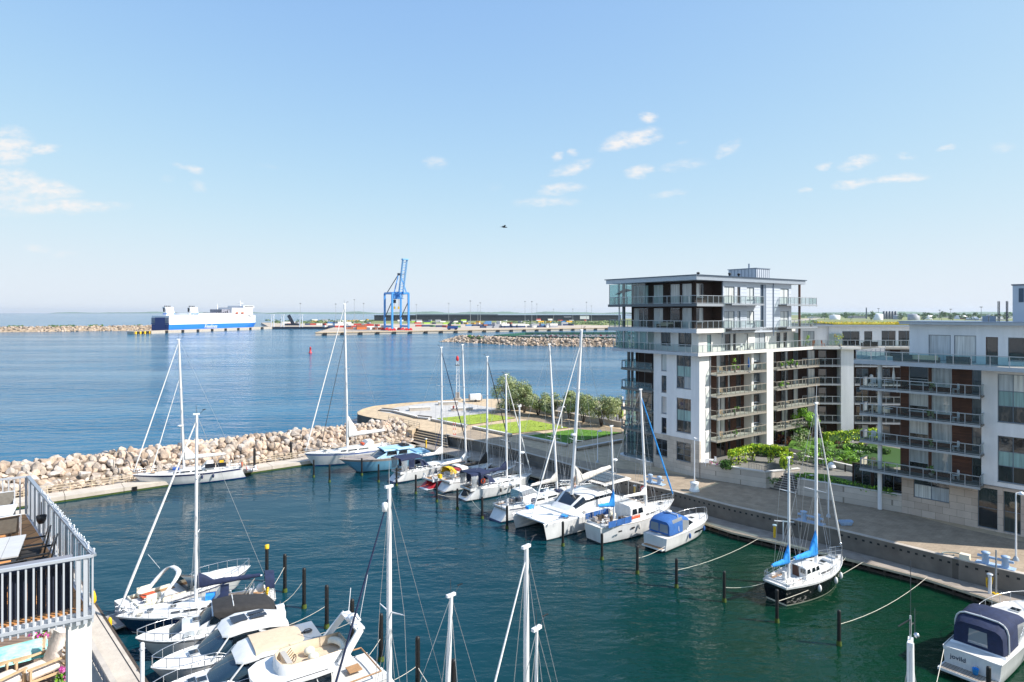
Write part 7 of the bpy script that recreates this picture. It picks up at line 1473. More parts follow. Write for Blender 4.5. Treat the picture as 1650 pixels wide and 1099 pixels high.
# front railing: vertical bars
mb = MB(); h = 1.05
mb.beam(T(0, 0, h), T(0, 4.2, h), .07, .05, 'bar_white'); mb.beam(T(0, 0, -.12), T(0, 4.2, -.12), .05, .06, 'bar_white')
for i in range(36):
    w_ = .07 if i in (1, 2) else .03; q = T(0, .02 + i * .115, 0); mb.beam(q + Vector((0, 0, -.24)), q + Vector((0, 0, h)), w_, .03, 'bar_white', E1)
mb.build('front_railing', root)
mb = MB(); mb.beam(T(0, 0, h), T(8.3, 0, h), .09, .05, 'rail'); mb.beam(T(0, 0, -.05), T(8.3, 0, -.05), .05, .06, 'bar_white')
for i in range(32): q0_, q1_ = T(.04 + i * .26, 0, 0), T(.04 + i * .26 + .24, 0, 0); mb.beam(q0_.lerp(q1_, .5) + Vector((0, 0, -.05)), q0_.lerp(q1_, .5) + Vector((0, 0, h - .03)), .243, .012, 'frosted', E2)
for i in range(12): q = T(.3 + i * .72, .05, 0); mb.beam(q, q + Vector((0, 0, h)), .04, .04, 'rail', E1)
mb.build('side_railing', root)
mb = MB(); mb.beam(T(8.3, 0, h), T(8.3, 5, h), .06, .05, 'bar_white')
for i in range(36): q = T(8.3, .06 + i * .13); mb.beam(q + Vector((0, 0, 0)), q + Vector((0, 0, h)), .03, .03 if i % 6 else .1, 'bar_white', E1)
mb.build('far_railing', root)
mb = MB(); rg = random.Random(8); 
for i in range(70): q = T(.1 + i * .085, rg.uniform(-.05, .03), h + .04 + rg.uniform(0, .05)); mb.ell(q, .014, 'lamp_white', 5, 4); mb.tube(q - Vector((0, 0, .06)), q, .005, n=3, m='lamp_white', cap=False)
mb.path([T(.1 + i * .25, .02 * math.sin(i * 1.7), h + .035) for i in range(25)], .008, 'lamp_white', 4); tag(mb.build('string_lights'), 'string of tiny white lights twisted along the top of the side railing', 'string lights')
mb = MB(); 
for i in range(22): mb.beam(T(.22, .36 + i * .145, .04), T(.22, .36 + i * .145, .98), .135, .02, 'screen_navy', E1); mb.beam(T(.2, .36 + i * .145, .04), T(.2, .36 + i * .145, .98), .03, .03, 'screen_navy', E1)
mb.beam(T(.26, .3, 1.0), T(.26, 3.6, 1.0), .24, .05, 'screen_grey'); mb.tube(T(.16, .3, .93), T(.16, 3.6, .93), .05, n=8, m='screen_navy'); tag(mb.build('privacy_screen'), 'dark navy privacy screen with a grey top behind the front railing', 'screen')
# furniture
def chair(loc, rz, lab, m='sling', fr='rail_dark', group='sling chairs of the upper terrace', h=.88):
    t = thing('sling_chair', lab, 'chair', loc, rz, group)
    mb = MB(); mb.loft([[(-.26, y, .44), (.26, y, .44)] for y in (.24, .1, -.05, -.22)], m, closed=False); mb.bx(-.26, .26, -.22, .24, .41, .43, m); mb.build('seat', t)
    mb = MB(); mb.ob((0, -.30, .66), (.255, 0, 0), (0, .012, .0), (0, -.06, .22), m); mb.build('backrest', t)
    for sx in (-.28, .28): 
        mb = MB(); mb.tube((sx, .25, 0), (sx, .25, .64), .018, n=6, m=fr); mb.tube((sx, -.22, 0), (sx, -.4, h), .018, n=6, m=fr); mb.beam((sx, .27, .65), (sx, -.3, .66), .045, .03, fr); mb.tube((sx, .25, .42), (sx, -.25, .42), .016, n=6, m=fr); mb.build('frame', t)
    mb = MB(); mb.tube((-.28, -.4, h), (.28, -.4, h), .018, n=6, m=fr); mb.build('top_bar', t)
    return t
def table(loc, rz, L_, W_, lab, m='table_grey', planks=6):
    t = thing('garden_table', lab, 'table', loc, rz); mb = MB(); w_ = L_ / planks
    for k in range(planks): mb.bx(-L_/2 + k * w_ + .004, -L_/2 + (k + 1) * w_ - .004, -W_/2, W_/2, .71, .74, m)
    mb.bx(-L_/2 + .03, L_/2 - .03, -W_/2 + .03, W_/2 - .03, .66, .708, 'rail_dark'); mb.build('tabletop', t)
    for x in (-L_/2 + .08, L_/2 - .08):
        for y in (-W_/2 + .08, W_/2 - .08): mb = MB(); mb.bx(x - .035, x + .035, y - .035, y + .035, 0, .66, 'rail_dark'); mb.build('leg', t)
e2a = math.atan2(-E2.y, -E2.x)
def tl(px, py, z=0): return at(px, py, DZ + z)
tp = T(2.6, 2.1); table(tp, e2a, 2.6, 1.5, 'large grey slatted garden table in the middle of the upper terrace', planks=9)
chair(T(2.2, .66), e2a + R(90), 'dark chair at the near right end of the slatted table', 'sling_dark', 'dark'); chair(T(3.0, .66), e2a + R(90), 'dark chair at the far right end of the slatted table', 'sling_dark', 'dark')
chair(T(1.35, 1.2), e2a + R(10), 'dark chair with its back to the navy screen', 'sling_dark', 'dark'); chair(T(3.8, 2.0), e2a + R(180), 'dark chair at the far side of the slatted table', 'sling_dark', 'dark')
table(T(5.95, 1.55), e2a, 2.0, 1.0, 'pale garden table with cups on it towards the far end of the upper terrace', 'panel_white', 4)
chair(T(5.05, .85), e2a + R(8), 'grey sling chair with its back to us at the far table', 'sling', 'alu'); chair(T(6.95, .75), e2a + R(185), 'grey sling chair facing us beyond the far table', 'sling', 'alu'); chair(T(5.0, 1.75), e2a + R(5), 'second grey sling chair with its back to us, left at the far table', 'sling', 'alu')
for i, (a, b, m) in enumerate(((5.7, .9, 'lamp_white'), (5.9, 1.25, 'sign_red'), (6.1, 1.1, 'turquoise'))): mb = MB(); mb.lathe((0, 0, 0), [(0, 0), (.05, 0), (.06, .14), (.05, .14), (.04, .02)], m, 10); tag(mb.build('cup', None, T(a, b, .745)), ('white cup on the far table of the upper terrace', 'red cup on the far table of the upper terrace', 'turquoise cup on the far table of the upper terrace')[i], 'cup')
t = thing('hanging_pot', 'black round pot hung on the inside of the side railing', 'pot', T(4.6, .2, .72)); mb = MB(); mb.lathe((0, 0, -.16), [(0, .05), (.06, .06), (.1, .14), (.11, .25), (.1, .25), (.08, .1)], 'dark', 14); mb.build('bowl', t); mb = MB(); mb.tube((0, 0, .1), (.0, 0, .42), .01, n=4, m='dark'); mb.build('hook', t)
# lower deck
LZ = -3.04
mb = MB(); Tp(mb, [(.6, -.35), (9, -.35), (9, 6), (.6, 6)], LZ - .2, LZ, 'plaster', 'composite'); mb.build('lower_deck', root)
mb = MB()
for i in range(12): q = T(7.9, -.25 + i * .2, LZ); mb.beam(q, q + Vector((0, 0, 1.6)), .17, .03, 'panel_white', E2)
mb.build('white_boarding', root)
def LD(px, py, z=0): return at(px, py, DZ + LZ + z)
def lounge(loc, rz, lab):
    t = thing('lounge_chair', lab, 'chair', loc, rz, 'cushioned wooden lounge chairs of the lower deck')
    mb = MB()
    for sx in (-.34, .34):
        mb.beam((sx, .36, 0), (sx, .36, .62), .045, .06, 'wood_pale', (1, 0, 0)); mb.beam((sx, -.34, 0), (sx, -.42, .78), .045, .06, 'wood_pale', (1, 0, 0)); mb.beam((sx, .42, .63), (sx, -.44, .6), .06, .035, 'wood_pale'); mb.beam((sx, .36, .33), (sx, -.36, .28), .04, .05, 'wood_pale')
    for z in (.36, .5, .64, .76): mb.beam((-.34, -.4, z), (.34, -.4, z), .03, .03, 'wood_pale')
    mb.beam((-.34, .36, .3), (.34, .36, .3), .04, .06, 'wood_pale'); mb.build('frame', t)
    mb = MB(); mb.loft([[(sx * w_, y, z) for sx, z in ((-1, .36), (-1, .46), (-.6, .50), (.6, .50), (1, .46), (1, .36))] for y, w_ in ((.38, .28), (.33, .32), (0, .32), (-.28, .31))], 'cushion', cap=True); mb.build('seat_cushion', t)
    mb = MB(); mb.loft([[(sx * w_, y0 + dy, z) for sx, dy in ((-1, .0), (-.5, .1), (.5, .1), (1, .0), (.6, -.09), (-.6, -.09))] for z, w_, y0 in ((.46, .2, -.2), (.55, .31, -.22), (.85, .32, -.33), (1.08, .29, -.42), (1.12, .33, -.44))], 'cushion', cap=True); mb.build('back_cushion', t)
    return t
lounge(LD(66, 1104), R(150), 'cushioned pale wooden lounge chair between the flower pot and the white pillar'); lounge(LD(-4, 1130), R(-25), 'cushioned lounge chair at the lower left edge of the photo')
t = thing('low_table', 'low pale table under a turquoise patterned cloth on the lower deck', 'table', LD(20, 1082), R(35)); mb = MB()
for x in (-.6, .6):
    for y in (-.4, .4): mb.bx(x - .03, x + .03, y - .03, y + .03, 0, .48, 'wood_pale')
mb.bx(-.66, .66, -.46, .46, .44, .48, 'wood_pale'); mb.build('table_frame', t)
mb = MB(); rg = random.Random(2); mb.loft([[(-.7 + i * .14, -.5 + j * .125, .50 + (.0 if 0 < i < 10 and 0 < j < 8 else -.12) + rg.uniform(-.004, .012)) for j in range(9)] for i in range(11)], 'turquoise', closed=False); tag(mb.build('tablecloth', None, t.location, R(35)), 'crumpled turquoise and white cloth spread over the low table', 'tablecloth')
def pot(loc, lab, r, h, pet, seed, n=240):
    t = thing('flower_pot', lab, 'plant pot', loc); mb = MB(); mb.lathe((0, 0, 0), [(0, 0), (r * .75, 0), (r, h), (r * .9, h), (r * .85, h * .8), (0, h * .8)], 'pot_white', 14); mb.build('planter_bowl', t)
    rg = random.Random(seed); mb = MB(); leaves(mb, (0, 0, h + .1), (r * 1.3, r * 1.3, .22), n, .045, ['leaf_green', 'leaf_bright'], rg, 9); mb.build('foliage', t); mb = MB(); leaves(mb, (0, 0, h + .16), (r * 1.35, r * 1.35, .22), int(n * .5), .05, pet, rg, 7); mb.build('blossom', t)
pot(LD(64, 1050), 'white pot of pink and white petunias behind the lounge chair', .17, .4, ['petal_pink', 'petal_magenta', 'canvas_white'], 3); pot(LD(104, 1112), 'pot of magenta petunias squeezed beside the white pillar', .2, .3, ['petal_magenta', 'petal_pink'], 4, 320)
# wooden slatted side rack
mb = MB()
for i in range(5): mb.beam(T(3.6, -.28, LZ + .3 + i * .17), T(4.4, -.28, LZ + .3 + i * .17), .03, .05, 'wood_pale')
for a in (3.6, 4.0, 4.4): mb.beam(T(a, -.28, LZ), T(a, -.28, LZ + 1.1), .05, .05, 'wood_pale')
tag(mb.build('slatted_rack'), 'pale wooden slatted rack at the edge of the lower deck beside the pillar', 'rack')
# ---------------------------------------------------------------- harbour entrance: ferry, port, breakwaters
PZ = 3.2
def pw(px, py, z=PZ): return at(px, py, z)
FH = Vector((.266, .964, 0)); FN = Vector((-.964, .266, 0))
qs = at(216, 539, 0)
def fq(s, o, z=0): p = qs + FH * s + FN * o; return Vector((p.x, p.y, z))
mb = MB(); mb.prism([P2(fq(0, 0)), P2(fq(238, 0)), P2(fq(238, 9)), P2(fq(0, 9))], -2, PZ, 'concrete', 'concrete_warm'); struct(mb, 'ferry_quay')
mb = MB()
for k in range(9): q = fq(20 + k * 24, -.6, 1.6); mb.ob(q, FH * 1.6, FN * .6, (0, 0, 1.5), 'rubber')
tag(mb.build('quay_fenders'), 'row of big black rubber fenders along the ferry quay', 'fenders', kind='stuff')
mb = MB()
for k in range(7): q = fq(1.5 + k * 3, -.7, 1.7); mb.ob(q, FH * 1.0, FN * .5, (0, 0, 1.4), 'rubber' if k % 2 else 'yellow')
tag(mb.build('berth_end'), 'yellow and black fendered end of the ferry berth', 'fender')
# ferry
L = 172; B = 25; st = fq(62, 26); t = thing('ferry', 'large white and blue freight ferry with twin funnels moored stern towards us', 'ferry', (st + FH * L / 2), math.atan2(FH.y, FH.x))
mb = MB(); rings = []; n = 20
for i in range(n + 1):
    u = i / n; b = B / 2 * (1 if u < .72 else max(.03, 1 - ((u - .72) / .28) ** 2.2)); r = []
    for z, k in ((9.2, 1), (8.2, 1), (3, .97), (.0, .93), (-2, .8)):
        r.append((-L / 2 + L * u - (1 - k) * L * .5 * max(0, u - .7) - (9.2 - z) * .9 * max(0, u - .8) / .2 * .8, b * (1 - (1 - k) * (3 if u > .8 else 1)), z))
    rings.append(r + [(x, -y, z) for x, y, z in r[::-1]])
mb.loft(rings, 'ship_blue', closed=False, sm=True, mf=lambda i, j: 'ship_blue'); hl = mb.build('hull', t)
mb = MB(); mb.poly(rings[0], 'ship_navy'); mb.bx(-L/2 - .4, -L/2 - .01, -7, 7, 3, 17.5, 'ship_navy'); mb.bx(-L/2 - .45, -L/2 - .01, 7.3, 12.2, 10.8, 17.2, 'ship_grey'); mb.bx(-L/2 - .45, -L/2 - .01, -12.2, -7.3, 10.8, 17.2, 'ship_grey'); mb.bx(-L/2 - .6, -L/2 - .0, -12.4, 12.4, 9.6, 10.8, 'ship_navy'); mb.build('stern_door', t)
mb = MB(); up = []
for i in range(n + 1):
    u = i / n; b = B / 2 * (1 if u < .75 else max(.12, 1 - ((u - .75) / .25) ** 2.0)) - .02; x = -L / 2 + .5 + (L * .985 - .5) * u; up.append([(x, b, 9.2), (x, b, 19.6), (x, -b, 19.6), (x, -b, 9.2)])
mb.loft(up, 'ship_white', closed=False, sm=False); mb.poly(up[0], 'ship_white'); mb.poly(up[-1], 'ship_white')
for k in range(8): mb.bx(-L/2 + 10 + k * 4, -L/2 + 12 + k * 4, -B/2 - .05, -B/2 + .01, 14.2 + (k % 2), 15.2 + (k % 2), 'ship_grey')
mb.build('upper_hull', t)
x0 = -L / 2
mb = MB(); mb.bx(x0 + 108, x0 + 150, -12.2, 12.2, 19.6, 23, 'ship_white'); mb.bx(x0 + 108, x0 + 150, -11.8, 11.8, 23, 29.5, 'ship_white'); mb.bx(x0 + 130, x0 + 152, -12.6, 12.6, 29.5, 32.5, 'ship_white'); mb.bx(x0 + 34, x0 + 80, -11, 11, 19.6, 22.6, 'ship_white'); mb.bx(x0 + 80, x0 + 108, -11.6, 11.6, 19.6, 22, 'ship_white')
for k in range(9): mb.bx(x0 + 112 + k * 4, x0 + 113.4 + k * 4, -11.56, -11.5, 23.5, 24.6, 'dark')
mb.bx(x0 + 132, x0 + 151, -12.66, -12.6, 30.6, 31.8, 'dark'); mb.bx(x0 + 112, x0 + 130, -12.0, 12, 29.5, 29.9, 'ship_grey'); mb.build('accommodation', t)
mb = MB(); mb.bx(x0 + 80, x0 + 107.9, -10, 10, 18.6, 23.5, 'ship_grey'); mb.bx(x0 + 92, x0 + 107.5, -9, 9, 23.5, 27.5, 'ship_grey'); [mb.bx(x0 + 81 + k * 4, x0 + 82 + k * 4, -10.3, -10, 18.6, 24 + (k % 3), 'dark') for k in range(6)]; mb.build('machinery_casing', t)
for y in (-8.6, 8.6):
    xq, x0 = x0, x0 + (20 if y < 0 else 0)
    mb = MB(); mb.loft([[(x0 + 16 - d, y - 2.4, z), (x0 + 28 - d, y - 2.4, z), (x0 + 28 - d, y + 2.4, z), (x0 + 16 - d, y + 2.4, z)] for z, d in ((18.6, 0), (22.5, -.3), (30, 1.5))], 'ship_white', sm=False); mb.poly([(x0 + 14.5, y - 2.4, 30), (x0 + 26.5, y - 2.4, 30), (x0 + 26.5, y + 2.4, 30), (x0 + 14.5, y + 2.4, 30)], 'ship_white'); mb.bx(x0 + 15.5, x0 + 29.2, y - 2.6, y + 2.6, 21.2, 22.2, 'ship_blue'); f_ = mb.build('funnel', t)
    mb = MB(); [mb.tube((x0 + 16.5 + k * 2.6, y, 30), (x0 + 15.8 + k * 2.6, y, 31.4), .6, n=7, m='dark') for k in range(4)]; mb.bx(x0 + 14.2, x0 + 14.9, y - .8, y + .8, 24, 29, 'dark'); mb.build('exhaust', f_); x0 = xq
mb = MB(); mb.tube((x0 + 140, 0, 32.5), (x0 + 139, 0, 40), .8, .3, 6, 'ship_white'); mb.bx(x0 + 136, x0 + 142, -3, 3, 36, 36.4, 'ship_white'); mb.tube((x0 + 95, 0, 27.5), (x0 + 94.5, 0, 35), .7, .25, 6, 'ship_white'); mb.tube((x0 + 160, 0, 18.6), (x0 + 160, 0, 26), .5, .2, 6, 'ship_white'); mb.build('ship_mast', t)
for k in range(2): mb = MB(); mb.ell((x0 + 117 + k * 11, -12.6, 22.8), (3.6, 1.2, 1.2), 'orange'); tag(mb.build('lifeboat', t), '', '') if False else mb.build('lifeboat', t)
lettering('Finnlines', 6.4, 'ship_white', hl, Matrix.Translation((x0 + 68, -B / 2 - .15, 3.9)) @ Matrix.Rotation(R(90), 4, 'X'), shear=.25, ext=.05)
# port land
port = [Vector(q) for q in ((-200, 657, 0), (134, 868, 0), (420, 1050, 0), (1000, 2100, 0), (-300, 2100, 0), (-386, 1786, 0), (-490, 1260, 0), (-345, 916, 0), (-250, 916, 0))]
mb = MB(); mb.prism([P2(q) for q in port], -2, PZ, 'concrete', 'port_ground'); struct(mb, 'port_ground')
def ps(name, pts, m, z=PZ + .02): mb = MB(); mb.poly([(p[0], p[1], z) for p in pts], m); struct(mb, name)
ps('scrubland', [(-480, 1250), (-388, 1770), (-200, 1560), (100, 1420), (250, 1150), (480, 1180), (900, 2000), (960, 2090), (-298, 2090), (-380, 1780)][0:0] + [(-484, 1262), (-320, 1130), (-180, 1150), (20, 1180), (130, 1010), (400, 1060), (900, 1990), (-296, 2090), (-384, 1784)], 'scrub')
pq = [port[8], port[0], port[1], port[2]]
mb = MB()
for a, b in zip(pq, pq[1:]): mb.beam(a + Vector((0, 0, PZ - .5)), b + Vector((0, 0, PZ - .5)), 1.2, 1.0, 'concrete_warm')
a, b = port[7], port[8]; mb.beam(a + Vector((0, -.5, 1.6)), b + Vector((0, -.5, 1.6)), 1.5, 3.0, 'crane_dark'); struct(mb, 'port_quay_edge')
mb = MB(); a, b = port[0], port[1]
for k in range(21): q = a.lerp(b, (k + .5) / 21) + Vector((.5, -.8, 1.3)); mb.ob(q, (b - a).normalized() * 1.8, (.4, -.6, 0), (0, 0, 1.3), 'rubber')
tag(mb.build('quay_fenders'), 'row of black rubber fenders along the container quay', 'fenders', kind='stuff')
# container crane
cr = at(638, 534, PZ); cr = Vector(((639 - CX) / F * 735, 735, PZ))
t = thing('gantry_crane', 'tall blue ship to shore gantry crane with its boom raised on the container quay', 'crane', cr, R(212.3)); mb_ = {}
LX, LY, HB = 9.8, 11.3, 42
def legs():
    for sx in (-1, 1):
        for sy in (-1, 1): mb = MB(); mb.beam((sx * LX, sy * LY, 2), (sx * LX, sy * LY, HB), 1.9, 1.9, 'crane_blue', (0, 1, 0)); mb.build('leg', t)
legs(); mb = MB()
for sx in (-1, 1): mb.beam((sx * LX, -LY, 4.5), (sx * LX, LY, 4.5), 2.0, 2.2, 'crane_blue'); mb.beam((sx * LX, -LY, HB), (sx * LX, LY, HB), 1.6, 2.2, 'crane_blue')
for sy in (-1, 1): mb.beam((-LX, sy * LY, HB - .1), (LX, sy * LY, HB - .1), 1.4, 1.8, 'crane_blue')
mb.build('portal_beam', t); mb = MB()
for sx in (-1, 1): mb.beam((sx * LX, -LY, 14), (sx * LX, LY, HB - 9), .7, .7, 'crane_dark')
mb.build('diagonal_brace', t)
mb = MB()
for sy in (-3, 3): mb.beam((0 + sy, -LY - 8, HB + .5), (0 + sy, LY + 3, HB + .5), 1.1, 2.2, 'crane_blue')
for k in range(7): mb.beam((-3, -LY - 7 + k * 5, HB + .5), (3, -LY - 15 + k * 5, HB + .5), .6, .8, 'crane_blue')
for k in range(9): mb.beam((-3.2, -LY - 8 + k * 3.4, HB - 1), (-3.2, -LY - 6.3 + k * 3.4, HB - 6), .35, .35, 'crane_blue_pale'); mb.beam((-3.2, -LY - 6.3 + k * 3.4, HB - 6), (-3.2, -LY - 4.6 + k * 3.4, HB - 1), .35, .35, 'crane_blue_pale')
mb.beam((-3.2, -LY - 8, HB - 6), (-3.2, LY + 2, HB - 6), .6, .6, 'crane_blue_pale'); mb.build('trolley_girder', t)
mb = MB(); hinge = Vector((0, LY + 2, HB + 1)); tip = Vector((0, LY + 13, HB + 37)); dv = (tip - hinge)
for sx in (-2.4, 2.4):
    for oy in (-1.6, 1.6): mb.beam(hinge + Vector((sx, oy, 0)), tip + Vector((sx, oy, 0)), .65, .65, 'crane_blue_pale', (1, 0, 0))
for k in range(12):
    a, b = hinge + dv * (k / 12), hinge + dv * ((k + 1) / 12)
    for sx in (-2.4, 2.4): mb.beam(a + Vector((sx, -1.6, 0)), b + Vector((sx, 1.6, 0)), .4, .4, 'crane_blue_pale', (1, 0, 0))
    mb.beam(a + Vector((-2.4, -1.6, 0)), a + Vector((2.4, -1.6, 0)), .5, .5, 'crane_blue')
mb.bx(-3.4, 3.4, tip.y - 2.4, tip.y + 2.4, tip.z - .5, tip.z + .8, 'crane_blue_pale'); mb.build('raised_boom', t)
mb = MB(); ap = Vector((0, LY - 3, HB + 21))
for sx in (-3, 3): mb.beam((sx * 2.5, LY, HB), ap + Vector((sx * .4, 0, 0)), 1.0, 1.0, 'crane_blue', (1, 0, 0)); mb.beam((sx * 2.5, -LY, HB), ap + Vector((sx * .4, 0, 0)), .7, .7, 'crane_dark', (1, 0, 0)); mb.beam(ap + Vector((sx * .4, 0, 0)), tip.lerp(hinge, .45) + Vector((sx * .4, 0, 0)), .4, .4, 'crane_dark', (1, 0, 0))
mb.bx(-2, 2, ap.y - 1, ap.y + 1, ap.z - 1, ap.z + 1.6, 'crane_dark'); mb.build('apex_frame', t)
mb = MB(); mb.bx(-4, 4, -4, 3, HB - 6.5, HB - 1, 'crane_blue'); mb.bx(-1.8, 1.8, -9, -6, HB - 11, HB - 7, 'crane_dark'); mb.build('machinery_house', t); mb = MB(); [mb.bx(x - .6, x + .6, -1, 1, 24, 27, 'yellow') for x in (-2.5, 2.5)]; [mb.tube((x, 0, 27), (x, 0, HB - 6), .12, n=4, m='wire_dark') for x in (-2.5, 2.5)]; mb.build('spreader', t)
for sx in (-1, 1):
    for sy in (-1, 1): mb = MB(); [mb.bx(sx * LX - 4.4 + k * 2.4, sx * LX - 2.6 + k * 2.4, sy * LY - .8, sy * LY + .8, 0, 1.6, 'red') for k in range(4)]; mb.bx(sx * LX - 3.6, sx * LX + 3.8, sy * LY - .6, sy * LY + .6, 1.6, 2.6, 'red'); mb.build('bogie', t)
mb = MB(); [mb.ob((LX + .9, LY + .9 if k % 2 else LY - .9, 6 + k * 2.8), (.2, 0, 0), (0, 1.6, 0), (0, 0, .12), 'crane_blue_pale') for k in range(12)]; mb.build('stair', t)
# containers and trailers
def container_mesh(col, L=12.2, W=2.45, H=2.6):
    mb = MB(); mb.bx(-L/2 + .12, L/2 - .12, -W/2 + .06, W/2 - .06, .15, H - .05, col)
    for x in (-L/2, L/2 - .2): [mb.bx(x, x + .2, y, y + .2, 0, H, col) for y in (-W/2, W/2 - .2)]
    for y in (-W/2, W/2 - .14):
        mb.bx(-L/2 + .21, L/2 - .21, y, y + .14, H - .2, H, col); mb.bx(-L/2 + .21, L/2 - .21, y, y + .14, 0, .2, col)
    for k in range(16): x = -L/2 + .6 + k * .72; [mb.bx(x, x + .3, y, y + .05, .25, H - .25, col) for y in (-W/2 + .02, W/2 - .07)]
    return mb
for n_, c in (('c_white', '#dddcd8'), ('c_navy', '#2c3f63'), ('c_blue', '#4f7fb0'), ('c_red', '#b03a34'), ('c_rust', '#9a5a40'), ('c_grey', '#9a9ea6'), ('c_green', '#3f7a52'), ('c_yellow', '#d7a833'), ('c_lime', '#9fc63e'), ('c_orange', '#d0713a')): mat(n_, c, .55, var=.12, scale=.3)
CN = {'c_white': 'white', 'c_navy': 'navy', 'c_blue': 'blue', 'c_red': 'red', 'c_rust': 'rust brown', 'c_grey': 'grey', 'c_green': 'green', 'c_yellow': 'yellow', 'c_lime': 'lime green', 'c_orange': 'orange'}
CM = {}; rg = random.Random(17)
def container(p, rz, col, extra, where):
    if col not in CM: o = container_mesh(col).build('shipping_container'); CM[col] = o.data
    else: o = bpy.data.objects.new('shipping_container', CM[col]); COL.objects.link(o)
    o.location = p; o.rotation_euler.z = rz; tag(o, '%s shipping container or trailer %s' % (CN[col], where), 'container', '%s containers %s' % (CN[col], where))
rows = [(455, 600, 523.4, 524.2, 16, ['c_red', 'c_navy', 'c_white', 'c_blue', 'c_grey', 'c_white'], 'on the ferry side of the blue crane'), (520, 610, 527, 529, 9, ['c_white', 'c_navy', 'c_red', 'c_white'], 'on the ferry side of the blue crane'), (560, 640, 530.5, 531.5, 8, ['c_orange', 'c_white', 'c_navy', 'c_grey', 'c_rust'], 'along the quay left of the blue crane'),
        (665, 745, 521.5, 522.5, 8, ['c_lime', 'c_green', 'c_white', 'c_red', 'c_navy'], 'right behind the blue crane'), (672, 740, 526, 528, 7, ['c_white', 'c_red', 'c_green', 'c_navy'], 'right behind the blue crane'), (740, 930, 522.4, 521.6, 22, ['c_navy', 'c_white', 'c_yellow', 'c_grey', 'c_blue'], 'in the long rows right of the blue crane'), (745, 925, 525.6, 524.5, 20, ['c_navy', 'c_white', 'c_grey', 'c_navy', 'c_blue', 'c_rust'], 'in the long rows right of the blue crane'), (775, 900, 528.3, 527.4, 12, ['c_navy', 'c_white', 'c_grey', 'c_navy'], 'in the front row right of the blue crane'),
        (800, 990, 517.6, 516.8, 10, ['c_white', 'c_red', 'c_white', 'c_grey'], 'in front of the long dark warehouse'), (505, 600, 518.4, 517.6, 9, ['c_white', 'c_white', 'c_yellow', 'c_grey'], 'on the grass left of the warehouse'), (640, 760, 519.5, 519, 12, ['c_white', 'c_lime', 'c_grey', 'c_navy'], 'on the far side of the yard behind the crane')]
for x0_, x1_, y0_, y1_, n_, cols, wh in rows:
    for i in range(n_):
        if rg.random() < .08: continue
        u = (i + rg.uniform(.2, .8)) / n_; p = at(x0_ + (x1_ - x0_) * u, y0_ + (y1_ - y0_) * u, PZ); c = rg.choice(cols); rz = rg.choice((R(32), R(32), R(30), R(122))); container(p, rz, c, '', wh)
        if rg.random() < .3: container(p + Vector((0, 0, 2.62)), rz, rg.choice(cols), '', wh)
# straddle carrier / reach stacker
t = thing('reach_stacker', 'dark blue reach stacker with a slanting boom beside the container rows', 'port vehicle', at(729, 531.4, PZ), R(20)); mb = MB(); mb.bx(-6, 6, -2.4, 2.4, 1.2, 4.4, 'ship_navy'); mb.bx(-5, -2, -2, 2, 4.4, 7, 'crane_dark'); mb.build('body', t); mb = MB(); mb.beam((-5.5, 0, 6), (5, 0, 13), 1.4, 1.6, 'crane_dark'); mb.build('boom', t)
for x in (-4, 4):
    for y in (-2.2, 2.2): mb = MB(); mb.tube((x, y - .5, 1.1), (x, y + .5, 1.1), 1.1, n=12, m='rubber'); mb.build('wheel', t)
# linkspan and ramp
t = thing('ramp', 'dark raised vehicle ramp at the ferry terminal', 'ramp', at(468, 524.5, PZ)); mb = MB(); mb.beam((-3, 0, 16), (5, 0, 1), 5, 1.2, 'crane_dark', (0, 1, 0)); mb.build('leaf', t); mb = MB(); mb.bx(-8, 14, -3, 3, 0, 3, 'crane_dark'); mb.build('base', t)
for px in (439, 455, 485):
    t = thing('portal_frame', 'pale steel portal frame of the ferry terminal ramps', 'portal', at(px, 527, PZ), 0, 'portal frames of the ferry terminal'); mb = MB(); mb.beam((-2, 0, 0), (-1.0, 0, 17), .9, .9, 'ship_white', (0, 1, 0)); mb.beam((2, 0, 0), (1.6, 0, 17), .9, .9, 'ship_white', (0, 1, 0)); mb.build('post', t); mb = MB(); mb.bx(-2.2, 2.6, -.6, .6, 16, 17.6, 'ship_white'); mb.build('crossbeam', t)
# warehouse
a, b = at(603, 517.5, PZ), at(998, 517.5, PZ); a.y = b.y = 1530; a.x = (603 - CX) / F * 1530; b.x = (1000 - CX) / F * 1530
t = thing('warehouse', 'very long dark warehouse behind the container yard', 'building', (a.x, 1530, PZ)); LWh = b.x - a.x; mb = MB(); mb.bx(0, LWh, 0, 120, 0, 12.5, 'warehouse'); [mb.bx(k * LWh / 60, k * LWh / 60 + .4, -.3, 0, 0, 12.4, 'warehouse_top') for k in range(61)]; mb.build('wall', t); mb = MB(); mb.bx(-1, LWh + 1, -1, 121, 12.5, 13.6, 'warehouse_top'); mb.bx(95, LWh * .5, 20, 100, 13.6, 15.2, 'warehouse_top'); mb.build('roof', t)
mb = MB(); mb.bx(LWh * .835, LWh * .872, -.5, -.31, 4, 12.2, 'ship_white'); mb.build('white_panel', t); mb = MB(); mb.bx(LWh * .77, LWh * .80, -.5, -.31, 8, 11, 'ship_grey'); mb.build('grey_panel', t)
